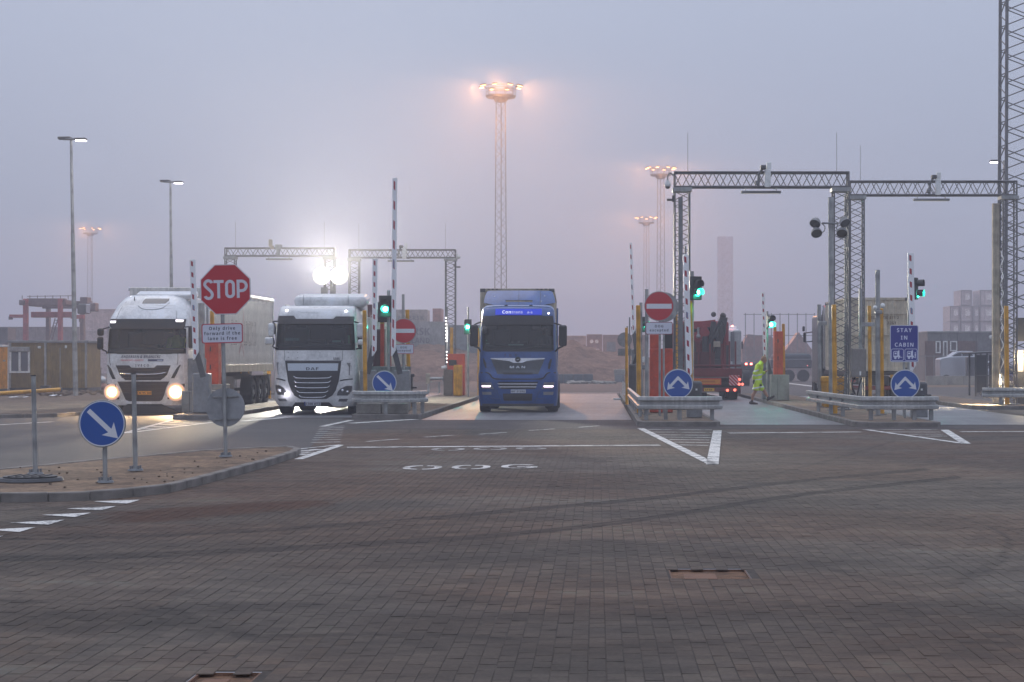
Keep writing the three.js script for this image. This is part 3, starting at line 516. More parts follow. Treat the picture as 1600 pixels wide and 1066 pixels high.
const boomTex = canvas(64, 1024, (c, w, h) => { c.fillStyle = 'rgb(226,226,228)'; c.fillRect(0, 0, w, h); c.fillStyle = 'rgb(150,20,40)'; const n = 9; for (let i = 0; i < n; i++) { const y = h * (i + .12) / n, s = h / n * .46; c.beginPath(); c.moveTo(w * .22, y); c.lineTo(w * .62, y + s * .18); c.lineTo(w * .62, y + s * 1.12); c.lineTo(w * .22, y + s * .9); c.fill(); } c.fillStyle = 'rgb(112,136,160)'; c.fillRect(w * .3, h * (4.12) / n, w * .26, h / n * .42); speck(c, w, h, 120); });
const boomMat = new THREE.MeshPhysicalMaterial({ map: boomTex, roughness: .45 });
function boom(label, { px0, py0, px1, py1, D, w, housing = true, hx = 0, baseY = .15 }) { // raised arm from its lower end (px1, py1) to its tip (px0, py0)
  const a = P(px1, py1, D), b = P(px0, py0, D), t = thing('barrier', label, 'barrier', [a.x + hx, baseY, -D]);
  const ax = -hx, ay = a.y - baseY, bx = b.x - a.x - hx, by = b.y - baseY, L = Math.hypot(bx - ax, by - ay), s = new THREE.Shape([new THREE.Vector2(-w * .28, 0), new THREE.Vector2(w * .5, w * 1.3), new THREE.Vector2(w * .5, L), new THREE.Vector2(-w * .5, L), new THREE.Vector2(-w * .5, -w * .1)]);
  const g = new THREE.ExtrudeGeometry(s, { depth: .05, bevelEnabled: true, bevelSize: .006, bevelThickness: .006, bevelSegments: 1 }), p = g.attributes.position, uv = g.attributes.uv;
  for (let i = 0; i < p.count; i++) uv.setXY(i, p.getX(i) / w + .5, Math.max(0, Math.min(1, p.getY(i) / L)));
  part('arm', g.rotateZ(Math.atan2(ax - bx, by - ay)).translate(ax, ay, .06), boomMat, t);
  if (housing) {
    const k = ay - .12;
    part('arm_bracket', [beam(V(ax - .02, ay + .3, .03), V(ax + (hx ? Math.sign(hx) * .2 : .12), k * .72, .03), .16, .07)], M.greyDark, t);
    part('cabinet', new RoundedBoxGeometry(.46, k * .8, .5, 3, .05).translate(hx ? 0 : .14, k * .4, -.2), M.grey, t);
  }
  return t;
}
// corrugated guard rail swept along a path on the ground
function guardRail(label, path, { y = .75, r = .28, posts, low = .15 }) {
  const t = thing('guard_rail', label, 'guard rail', [path[0].x, 0, path[0].z]), o = path[0];
  const pts = []; // round the corners
  path.forEach((p, i) => { if (!i || i === path.length - 1) { pts.push(p); return; } const a = path[i - 1].clone().sub(p).normalize(), b = path[i + 1].clone().sub(p).normalize(), rr_ = Math.min(r, path[i - 1].distanceTo(p) * .45, path[i + 1].distanceTo(p) * .45), s = p.clone().addScaledVector(a, rr_), e = p.clone().addScaledVector(b, rr_); for (let k = 0; k <= 6; k++) { const u = k / 6; pts.push(s.clone().multiplyScalar((1 - u) ** 2).addScaledVector(p, 2 * u * (1 - u)).addScaledVector(e, u * u)); } });
  const prof = []; const H2 = .46; const wv = [[0, .005], [.008, .062], [.014, .072], [.09, .08], [.105, .07], [.135, .0], [.145, -.008], [.185, -.008], [.195, .0], [.225, .07], [.24, .08], [.31, .074], [.322, .06], [.33, .005]];
  const th = .014, front = wv.map(([d, z]) => [y - d, z]), back = wv.map(([d, z]) => [y - d, z - th]).reverse(), ring = [...front, ...back];
  const pos = [], n = pts.length;
  const frame = pts.map((p, i) => { const a = pts[Math.max(0, i - 1)], b = pts[Math.min(n - 1, i + 1)], d = b.clone().sub(a).normalize(); return V(-d.z, 0, d.x); });
  const at = (i, k) => { const [yy, zz] = ring[k]; return [pts[i].x - o.x + frame[i].x * zz, yy, pts[i].z - o.z + frame[i].z * zz]; };
  for (let i = 0; i < n - 1; i++) for (let k = 0; k < ring.length; k++) { const k2 = (k + 1) % ring.length, A = at(i, k), B = at(i + 1, k), C = at(i + 1, k2), E = at(i, k2); pos.push(...A, ...C, ...B, ...A, ...E, ...C); }
  for (const i of [0, n - 1]) for (let k = 0; k < front.length - 1; k++) { const q = ring.length - 1; const A = at(i, k), B = at(i, k + 1), C = at(i, q - k - 1), E = at(i, q - k); i ? pos.push(...A, ...B, ...C, ...A, ...C, ...E) : pos.push(...A, ...C, ...B, ...A, ...E, ...C); }
  let g = new THREE.BufferGeometry(); g.setAttribute('position', new THREE.BufferAttribute(new Float32Array(pos), 3)); g = toCreasedNormals(mergeVertices(g, 1e-4), .42);
  part('rail', g, M.galvRail, t);
  for (const q of posts) part('rail_post', [box(.10, y - .1 - low, .012, q.x - o.x, (y - .1 + low) / 2, q.z - o.z + .04), box(.10, y - .1 - low, .012, q.x - o.x, (y - .1 + low) / 2, q.z - o.z - .04), box(.012, y - .1 - low, .068, q.x - o.x, (y - .1 + low) / 2, q.z - o.z)], M.galv, t);
  for (const q of posts) part('bolt', disc(.016, .03, q.x - o.x, y - .165, q.z - o.z + .02, 8), M.steel, t);
  return t;
}
// ------------------------------------------------------------------ the front-left island
const onI = .13;
for (const [px, pyT, pyB, D_, label] of [[55, 588, 741, 0, 'bare grey pole at the far left, beside the manhole cover'], [211.5, 585, 735.5, 0, 'bare grey pole in front of the white truck with lit headlights']]) {
  const g = G(px, pyB, onI), D = -g.z, t = thing('pole', label, 'pole', [g.x, onI, g.z]); t.rotation.z = .02;
  post(t, .066, 0, Y(pyT, D) - onI, M.galv, 'shaft', 0, 0, true); flange(t, 0, .2); part('cap', cyl(.039, .039, .015, 0, Y(pyT, D) - onI + .008, 0, 12), M.greyDark, t);
}
{
  const g = G(162.5, 754.5, onI), D = -g.z, t = thing('keep_right_sign', 'round blue sign with one white arrow on the front left island', 'traffic sign', [g.x, onI, g.z]); t.rotation.z = .008;
  post(t, .06, 0, Y(645, D) - onI, M.galv, 'post', 0, -.05, true); flange(t, 0, .2, 0, -.05);
  roundSign(t, 36.5 * D / F, arrowSign(1), -.02, Y(662, D) - onI, 0);
  const m = thing('manhole_cover', 'dark round manhole cover lying on the sandy front left island', 'manhole cover', [G(47, 751, onI).x, onI, G(47, 751, onI).z]);
  part('frame', [cyl(.40, .42, .04, 0, .02, 0, 36)], M.greyDark, m); part('lid', [cyl(.34, .34, .03, 0, .045, 0, 36), ...[-.2, -.1, 0, .1, .2].map(x => box(.03, .012, .5, x, .064, 0))], M.black, m);
}
{
  const g = G(351.5, 714, onI), D = -g.z, t = thing('stop_sign', 'red octagonal stop sign on a post with a plate and a round sign back below', 'traffic sign', [g.x, onI, g.z]); t.rotation.z = .022;
  post(t, .065, 0, Y(455, D) - onI, M.galv, 'post', 0, -.05, true); flange(t, 0, .2, 0, -.05);
  const R = .435, y = Y(452.5, D) - onI, oct = r => new THREE.Shape(Array.from({ length: 8 }, (_, i) => new THREE.Vector2(r * Math.cos((i + .5) * Math.PI / 4), r * Math.sin((i + .5) * Math.PI / 4))));
  const dx = .065;
  part('octagon_plate', new THREE.ExtrudeGeometry(oct(R), { depth: .012, bevelEnabled: false }).translate(dx, y, -.012), M.grey, t);
  const fg = new THREE.ShapeGeometry(oct(R - .002)), p = fg.attributes.position, uv = fg.attributes.uv; for (let i = 0; i < p.count; i++) uv.setXY(i, p.getX(i) / (2 * R) + .5, p.getY(i) / (2 * R) + .5);
  part('octagon_face', fg.translate(dx, y, .003), printed(canvas(768, 768, (c, w) => {
    c.fillStyle = 'rgb(200,200,208)'; c.fillRect(0, 0, w, w); c.fillStyle = 'rgb(178,26,40)'; c.beginPath(); for (let i = 0; i < 8; i++) c.lineTo(w / 2 + w * .482 * Math.cos((i + .5) * Math.PI / 4), w / 2 + w * .482 * Math.sin((i + .5) * Math.PI / 4)); c.fill();
    c.strokeStyle = 'rgb(202,202,210)'; c.lineWidth = 42; c.lineJoin = 'miter'; const y0 = 250, y1 = 508, m = (y0 + y1) / 2;
    c.beginPath(); c.arc(144, 308, 52, -.35, -Math.PI, true); c.bezierCurveTo(92, 350, 196, 400, 196, 450); c.arc(144, 456, 52, 0, Math.PI - .35); c.stroke();
    c.beginPath(); c.moveTo(216, y0 + 20); c.lineTo(360, y0 + 20); c.moveTo(288, y0 + 20); c.lineTo(288, y1); c.stroke();
    c.beginPath(); c.roundRect(400, y0 + 20, 98, y1 - y0 - 40, 49); c.stroke();
    c.beginPath(); c.moveTo(564, y1); c.lineTo(564, y0 + 20); c.lineTo(620, y0 + 20); c.arc(612, y0 + 88, 68, -Math.PI / 2, Math.PI / 2); c.lineTo(564, y0 + 156); c.stroke();
    speck(c, w, w, 160);
  })), t);
  part('bracket', [box(.14, .04, .05, 0, y + .15, -.04), box(.14, .04, .05, 0, y - .15, -.04)], M.galv, t);
    plateSign(t, .66, .315, subSign(['Only drive', 'forward if the', 'lane is free'], 'rgb(170,20,48)', 84), -.0, Y(521, D) - onI, .012);
  part('round_sign_back', disc(30.5 * D / F, .014, -.0, Y(637, D) - onI, -.115), mat([.27, .28, .30], .6), t);
  part('back_rail', [box(.42, .022, .022, .01, Y(620, D) - onI, -.096), box(.42, .022, .022, .01, Y(655.5, D) - onI, -.096)], M.galv, t);
  
}
{ // scattered stones on the sandy island
  const L = []; for (let k = 0; k < 60; k++) { const px = rr(20, 420), py = rr(728, 764) - (px > 250 ? (px - 250) * .14 : 0); const g = G(px, py, onI); if (!inside(g.x, g.z, ISL.outline)) continue; L.push(new THREE.DodecahedronGeometry(rr(.006, .02), 0).scale(1.3, .7, 1).translate(g.x, onI + .005, g.z)); }
  const m = part('pebbles', L, M.gravel, scene); m.userData = { label: 'loose pebbles scattered on the sandy front left island', category: 'pebbles', kind: 'stuff' };
}
// ------------------------------------------------------------------ island of the stop lane (left)
boom('raised red and white barrier arm behind the left edge of the stop sign', { px0: 301.5, py0: 406, px1: 307, py1: 561, D: 53, w: .15, hx: .12 });
soloPost('steel_post', 'grey perforated steel post behind the stop sign', 'post', 316, 474, 54, .16, M.galv, .01);
soloPost('yellow_post', 'yellow guard post behind the stop sign', 'guard post', 333, 486, 57, .12, M.yellow, .012);
function terminal(label, px0, px1, pyT, pyM, D, base, opts = {}) { // tall orange drivers' terminal on a concrete base
  const x0 = X(px0, D), x1 = X(px1, D), t = thing('drive_up_terminal', label, 'terminal', [(x0 + x1) / 2, .15, -D]), w = x1 - x0, yT = Y(pyT, D) - .15, yM = Y(pyM, D) - .15;
  part('cabinet', box(w, yT - yM, .5, 0, (yT + yM) / 2, 0, .015), M.orange, t);
  if (base) { part('concrete_base', box(w + .35, yM - .003, .8, .05, yM / 2, 0, .02), M.concrete, t); part('base_joint', box(.015, yM * .8, .01, -.05, yM * .45, .402), M.greyDark, t); }
  part('seam', [box(.008, (yT - yM) * .98, .006, -w * .12, (yT + yM) / 2, .252)], M.redDark, t);
  part('lock', [box(.035, .14, .02, -w * .08, yT - (yT - yM) * .22, .26), box(.035, .14, .02, -w * .08, yT - (yT - yM) * .62, .26)], M.black, t);
  return t;
}
terminal('orange terminal column on a concrete base behind the stop lane plate', 322.5, 343.5, 530, 600.5, 56, true);
{
  const t = thing('concrete_block', 'pale concrete block left of the grey round sign back', 'concrete block', [X(300, 54), .15, -54.3]);
  part('block', [box(.62, .62, .6, 0, .31, 0, .02), box(.72, .62, .6, .70, .31, -.2, .02)], M.concrete, t);
  part('joint', [box(.015, .6, .01, -.08, .3, .302), box(.015, .6, .01, .12, .3, .302)], M.greyDark, t);
  const b = thing('barrier_cabinet', 'brown grey barrier cabinet right of the lit headlight', 'cabinet', [X(303, 54), .77, -54.4]);
  part('body', box(.46, .95, .45, 0, .475, 0, .03), M.grey, b); part('door', box(.36, .78, .02, 0, .45, .235, .008), M.grey, b); part('handle', box(.02, .1, .02, .13, .45, .255), M.black, b);
}
soloPost('yellow_post', 'yellow guard post left of the second white truck', 'guard post', 420.5, 525, 72, .14, M.yellow, .01);
soloPost('steel_post', 'grey steel post left of the second white truck', 'post', 414.5, 502, 73, .12, M.galv, .005);
guardRail('short guard rail glimpsed behind the trailer and the second white truck', [xz(-12.3, 74), xz(-10.6, 74)], { posts: [xz(-12.1, 74.05), xz(-11.2, 74.05)] });
// ------------------------------------------------------------------ island left of the blue truck
{
  guardRail('curved guard rail in front of the round blue one arrow sign on the island', [xz(-6.98, 53.6), xz(-6.83, 52.15), xz(-5.25, 52.15), xz(-4.88, 52.9)], { y: .80, posts: [xz(-5.95, 52.25), xz(-5.15, 52.35), xz(-4.98, 52.9)] });
  const b = thing('concrete_block', 'low concrete blocks under the guard rail of the blue arrow island', 'concrete block', [-6.05, .15, -52.75]);
  part('block', [box(.70, .30, .5, -.42, .15, 0, .02)], M.concrete, b); part('block', box(.72, .30, .5, .32, .15, 0, .02), M.concrete, b);
  const D = 54, t = thing('keep_right_sign', 'round blue one arrow sign above the guard rail left of the blue truck', 'traffic sign', [X(600.5, D), .15, -D]);
  post(t, .06, 0, Y(590, D) - .15, M.galv, 'post', 0, -.05, true); roundSign(t, 19.2 * D / F, arrowSign(1), 0, Y(598.5, D) - .15, 0);
  boom('taller of the two raised barrier arms beside the left green signal', { px0: 617.5, py0: 279, px1: 615, py1: 556, D: 55.5, w: .125, hx: .24 });
  boom('shorter of the two raised barrier arms beside the left green signal', { px0: 586.5, py0: 405, px1: 585, py1: 556, D: 55.6, w: .13, hx: -.2 });
  soloPost('yellow_post', 'yellow guard post at the right edge of the second white truck', 'guard post', 571, 485, 55, .115, M.yellow, .01);
  soloPost('yellow_post', 'yellow guard post behind the left no entry sign', 'guard post', 639.5, 484, 57.5, .115, M.yellow, .02);
  const p = thing('information_pylon', 'dark maroon pylon with vertical white lettering beside the second white truck', 'pylon', [X(576.5, 60), .15, -60]);
  part('board', box(.40, Y(476, 60) - .15 - .3, .16, 0, (Y(476, 60) - .15) / 2 + .15, 0, .02), M.maroon, p); part('foot', box(.3, .3, .14, 0, .15, 0), M.greyDark, p);
  part('lettering', new THREE.PlaneGeometry(.12, 1.36).translate(.07, Y(520, 60) - .15, .0825), printed(canvas(96, 1024, (c, w, h) => { c.fillStyle = 'rgb(72,30,38)'; c.fillRect(0, 0, w, h); c.save(); c.translate(w / 2, h / 2); c.rotate(-Math.PI / 2); c.fillStyle = 'rgb(214,206,210)'; c.font = 'bold 62px sans-serif'; c.textAlign = 'center'; c.textBaseline = 'middle'; for (let i = 0, x = -h * .46; i < 15; i++) { if (i !== 1) { const q = 26 + 16 * hash(i, 3, 5); c.fillRect(x, -24, 9, 46); c.fillRect(x + q - 9, i & 1 ? -24 : -2, 9, i & 1 ? 46 : 24); c.fillRect(x, (i % 3) * 18 - 24, q, 9); } x += 62; } c.restore(); })), p);
  const q = thing('cabinet_column', 'dark brown column behind the left green signal', 'column', [X(594, 58.5), .15, -58.5]); part('body', box(.30, 1.55 + .9, .3, 0, 1.225, 0, .02), mat([.085, .05, .045], .6), q); part('top', box(.32, .03, .32, 0, 2.466, 0), M.greyDark, q);
  const o1 = thing('orange_column', 'narrow orange column left of the signal pole, under the green signal', 'column', [X(599.5, 58), .15, -57.6]); part('body', box(.115, Y(505, 58) - .15, .12, 0, (Y(505, 58) - .15) / 2, 0, .012), M.orange, o1); part('cap', box(.12, .14, .125, 0, Y(503.5, 58) - .15, 0, .012), M.yellow, o1);
  const o2 = thing('orange_column', 'narrow orange column right of the signal pole, under the green signal', 'column', [X(610.5, 58), .15, -57.6]); part('body', box(.115, Y(505, 58) - .15, .12, 0, (Y(505, 58) - .15) / 2, 0, .012), M.orange, o2); part('cap', box(.12, .03, .125, 0, Y(504.4, 58) - .15, 0, .006), M.greyDark, o2);
  trafficLight('large glowing green signal between the two left barrier arms', 602.5, 462, .15, 56.5, { lampPy: 483, w: .40, ph: .66, I: 4, pw: .10, poleDx: .07 });
  const back = thing('signal_backboard', 'dark square board behind the large left green signal', 'board', [X(602, 57.2), .15, -57.2]); part('board', box(.46, .62, .04, 0, Y(488, 57.2) - .15, 0, .01), sigBlack, back); part('stem', box(.06, Y(500, 57.2) - .15, .05, .12, (Y(500, 57.2) - .15) / 2, -.05), M.galv, back);
  const w = thing('concrete_screen', 'grey concrete screen behind the left round blue sign', 'screen', [X(607, 56), .15, -56.3]); part('panel', [box(1.12, Y(573, 56) - .15, .12, 0, (Y(573, 56) - .15) / 2, -.5, .02)], M.grey, w); part('edge', [box(.05, Y(573, 56) - .15, .16, -.56, (Y(573, 56) - .15) / 2, -.5), box(.05, Y(573, 56) - .15, .16, .56, (Y(573, 56) - .15) / 2, -.5)], M.galvDark, w);
  soloPost('steel_post', 'thin grey post above the left no entry sign', 'post', 630.5, 460, 58.5, .075, M.galv, .004);
  const De = 56.2, n = thing('no_entry_sign', 'no entry sign half hidden by the barrier arm left of the blue truck', 'traffic sign', [X(630.5, De), .15, -De]);
  post(n, .06, 0, Y(505, De) - .15, M.galv, 'post', 0, -.05, true); roundSign(n, 19.3 * De / F, noEntry, .01, Y(517, De) - .15, 0); plateSign(n, .62, .295, subSign(['OOG', 'excepted'], 'rgb(168,18,44)', 104), .0, Y(545.5, De) - .15, 0);
}
{ // cabinets at the far end of that island
  const D = 79.5, t = thing('drive_up_terminal', 'orange terminal with a dark screen left of the blue truck', 'terminal', [X(713, D), .15, -D]);
  part('cabinet', box(.74, Y(553, D) - .15, .5, 0, (Y(553, D) - .15) / 2, 0, .02), M.orange, t); part('screen', box(.34, .24, .02, -.14, Y(567, D) - .15, .255, .006), M.black, t); part('seam', [box(.008, 1.6, .006, .08, .85, .253)], M.redDark, t);
  const y = thing('yellow_cabinet', 'yellow bollard box in front of the orange terminal', 'bollard', [X(715.5, 78), .15, -78]); part('body', box(.36, Y(571, 78) - .15, .3, 0, (Y(571, 78) - .15) / 2, 0, .04), M.yellow, y); part('cap', box(.33, .02, .27, 0, Y(571, 78) - .14, 0), M.yellow, y);
  const g = thing('grey_cabinet', 'grey brown metal cabinet left of the yellow bollard box', 'cabinet', [X(700.5, 79), .15, -79]); part('body', box(.38, Y(578, 79) - .15, .4, 0, (Y(578, 79) - .15) / 2, 0, .02), mat([.16, .14, .125], .6), g); part('door', box(.32, 1.0, .015, 0, .6, .205, .006), mat([.17, .15, .135], .6), g);
  const v = thing('intercom_head', 'white angled intercom head above the grey cabinet', 'intercom', [X(694, 78.6), Y(578, 79), -78.8]); part('head', box(.22, .12, .3, 0, .11, 0, .03).rotateZ(.2), M.white, v); part('neck', cyl(.03, .03, .1, .05, .05, 0, 8), M.galv, v);
  soloPost('yellow_post', 'yellow post above the orange terminal left of the blue truck', 'guard post', 705.5, 512, 82, .14, M.yellow, .0);
  soloPost('yellow_post', 'thin yellow post half hidden behind the blue truck mirror', 'guard post', 747.5, 513, 78, .08, M.yellow, .0);
  trafficLight('small green signal between the orange terminal and the blue truck', 731, 499, .15, 76, { lampPy: 511, w: .30, ph: .62, I: 7, pw: .075, finial: .5 });
  const s = thing('valve_post', 'white grey pipe fitting on short posts left of the grey cabinet', 'pipe fitting', [X(683, 90), 0, -90]); part('pipe', [bar(V(-.35, .75, 0), V(.6, .75, 0), .07, 10), cyl(.1, .1, .3, .35, .75, 0, 10)], M.galv, s); part('box', box(.2, .5, .2, -.45, .75, 0, .02), M.beige, s); for (const x of [-.42, .1, .5]) part('support', box(.09, .6, .09, x, .3, 0), M.galv, s);
  const mm = thing('boom_mechanism', 'dark brown roadside bracket behind the left no entry plate', 'bracket', [X(642, 60), .15, -60]); part('body', [box(.12, 1.0, .2, 0, .5, 0, .02), box(.1, .1, .2, .06, 1.02, 0, .02)], M.greyDark, mm); part('arm', box(.2, .05, .05, .1, .62, .08), M.black, mm);
}
// ------------------------------------------------------------------ island with the no entry sign (middle)
{
  const Xl = 1.07, Xr = 3.12;
  guardRail('guard rail round the front of the middle island', [xz(Xl, 61), xz(Xl + .02, 46.95), xz(Xr, 46.95), xz(Xr - .28, 54)], { y: .75, r: .22, posts: [xz(1.25, 47.15), xz(1.75, 47.4), xz(2.1, 47.15), xz(2.92, 47.1), xz(1.15, 49.8), xz(1.15, 53), xz(1.13, 56.5), xz(1.12, 60), xz(2.85, 51.2)] });
  let D = 48.6;
  const t = thing('keep_either_side_sign', 'round blue sign with two arrows on the middle island below the no entry sign', 'traffic sign', [X(1059.5, D), .15, -D]);
  post(t, .06, 0, Y(590, D) - .15, M.galv, 'post', 0, -.05, true); roundSign(t, 23.3 * D / F, arrowSign(2), 0, Y(600, D) - .15, 0);
  const mb = thing('barrier_cabinet', 'dark grey barrier cabinet behind the two arrow sign of the middle island', 'cabinet', [X(1085, 49.2), .15, -49.3]);
  part('base', box(.40, .42, .34, 0, .21, 0, .01), M.grey, mb); part('body', new RoundedBoxGeometry(.46, .52, .4, 3, .08).translate(-.02, .70, 0), M.greyDark, mb); part('badge', box(.05, .05, .01, .05, .74, .204), M.white, mb); part('arm_hub', box(.12, .14, .2, .27, .6, .04, .02), M.black, mb);
  D = 50.5; const n = thing('no_entry_sign', 'red no entry sign with OOG plate on the middle island', 'traffic sign', [X(1031, D), .15, -D]);
  post(n, .065, 0, Y(470, D) - .15, M.galv, 'post', 0, -.05, true); roundSign(n, 23 * D / F, noEntry, -.02, Y(478.5, D) - .15, 0); plateSign(n, .735, .34, subSign(['OOG', 'excepted'], 'rgb(120,18,40)', 104), -.02, Y(513, D) - .15, 0);
  const bb = thing('sign_back', 'grey round sign back just behind the middle no entry sign', 'traffic sign', [X(1037, 53.5), .15, -53.5]); post(bb, .06, 0, Y(480, 53.5) - .15, M.galv, 'post', 0, .05, true); part('sign_plate', disc(23.5 * 53.5 / F, .012, 0, Y(480, 53.5) - .15, 0), M.galv, bb);
  const tm = thing('drive_up_terminal', 'broad orange terminal behind the middle no entry sign', 'terminal', [X(1033, 54), .15, -54]);
  part('cabinet', [box(.66, Y(545, 54) - .15, .55, 0, (Y(545, 54) - .15) / 2, 0, .02)], M.orange, tm); part('upper_cabinet', box(.27, Y(523, 54) - Y(545, 54) - .004, .4, -.19, (Y(523, 54) + Y(545, 54)) / 2 - .15, 0, .015), M.orange, tm); part('yellow_trim', box(.05, .38, .3, -.03, (Y(523, 54) + Y(545, 54)) / 2 - .15, 0, .01), M.yellow, tm); part('hood', box(.26, .5, .3, .21, Y(533, 54) - .15, -.1, .03), M.black, tm);
  soloPost('steel_post', 'grey steel post left of the middle no entry sign', 'post', 1010.5, 452, 52, .10, M.galv, 0);
  soloPost('yellow_post', 'broad yellow guard post left of the middle orange terminal', 'guard post', 998.5, 477, 52.5, .125, M.yellow, .008);
  soloPost('steel_post', 'grey post top behind the broad yellow guard post', 'post', 1000.5, 473, 54, .09, M.galv, -.006);
  soloPost('yellow_post', 'thinner yellow guard post beside the road to the right of the blue truck', 'guard post', 979.5, 512, 62.2, .095, M.yellow, .006);
  soloPost('steel_post', 'thin dark post above the thinner yellow guard post', 'post', 983.8, 496, 66, .045, M.galvDark, 0);
  soloPost('yellow_post', 'yellow post behind the left leg of the near gantry', 'guard post', 1057.5, 478, 60, .085, M.yellow, .004);
  soloPost('yellow_post', 'yellow post between the barrier arm and the tall green signal pole', 'guard post', 1080, 470, 55, .10, M.yellow, .006);
  boom('raised barrier arm between the near gantry leg and the tall green signal', { px0: 1071, py0: 398, px1: 1077, py1: 594, D: 50, w: .145, hx: .18, housing: false });
  boom('thin far barrier arm left of the middle no entry sign', { px0: 985.3, py0: 380, px1: 990, py1: 522, D: 74, w: .11, hx: 0, housing: true });
  trafficLight('tall green signal above the walking man lane, left of the red crane truck', 1087, 432, .15, 55, { lampPy: 457, w: .33, ph: .70, I: 6, pw: .13, poleDx: -.04, turn: .5 });
  trafficLight('small green signal mostly hidden behind the broad yellow guard post', 1004.5, 495, .15, 72, { lampPy: 507, w: .28, ph: .6, I: 5, pw: .08, turn: .9 });
  const wp = thing('grey_post_panel', 'dark cable channel inside the left leg of the near gantry', 'cable channel', [X(1066, 56.7), .15, -56.75]); part('channel', box(.14, Y(309, 57) - .15, .06, -.05, (Y(309, 57) - .15) / 2, 0, .01), M.galvDark, wp); part('side_channel', box(.06, 5.0, .05, .1, 2.5, -.05), M.grey, wp);
  const k1 = thing('machine_cabinet', 'dark grey machine cabinet between the two left yellow posts of the middle island', 'cabinet', [X(988.5, 63), .15, -63]); part('body', box(.26, Y(569, 63) - .15, .5, 0, (Y(569, 63) - .15) / 2, 0, .04), M.greyDark, k1); part('bracket', [beam(V(.02, 1.3, 0), V(.2, 1.85, 0), .1, .06)], M.black, k1); part('reflector', box(.06, .3, .02, .25, .25, .26), M.red, k1);
  const rs = thing('sign_back', 'pair of dark sign backs behind the thinner yellow guard post', 'traffic sign', [X(976, 68), 0, -68]); post(rs, .06, 0, 2.9, M.galv, 'post', .1, -.05, true); part('sign_plate', disc(.27, .014, 0, Y(531, 68), 0), M.grey, rs); part('sub_plate', box(.5, .26, .012, 0, Y(550.5, 68), 0), M.grey, rs);
  const jb = thing('equipment_boxes', 'small white equipment boxes on the post behind the broad yellow guard post', 'equipment', [X(1007, 53.5), .15, -53.5]); part('box', box(.12, .16, .1, 0, Y(562, 53.5) - .15, 0, .015), M.white, jb); part('box', box(.1, .12, .1, -.02, Y(574, 53.5) - .15, 0, .015), M.grey, jb); part('rail', [box(.035, 2.3, .03, .06, 1.15, -.06)], M.galv, jb); part('thin_rail', box(.02, 1.9, .02, -.02, .95, -.05), M.beige, jb);
}
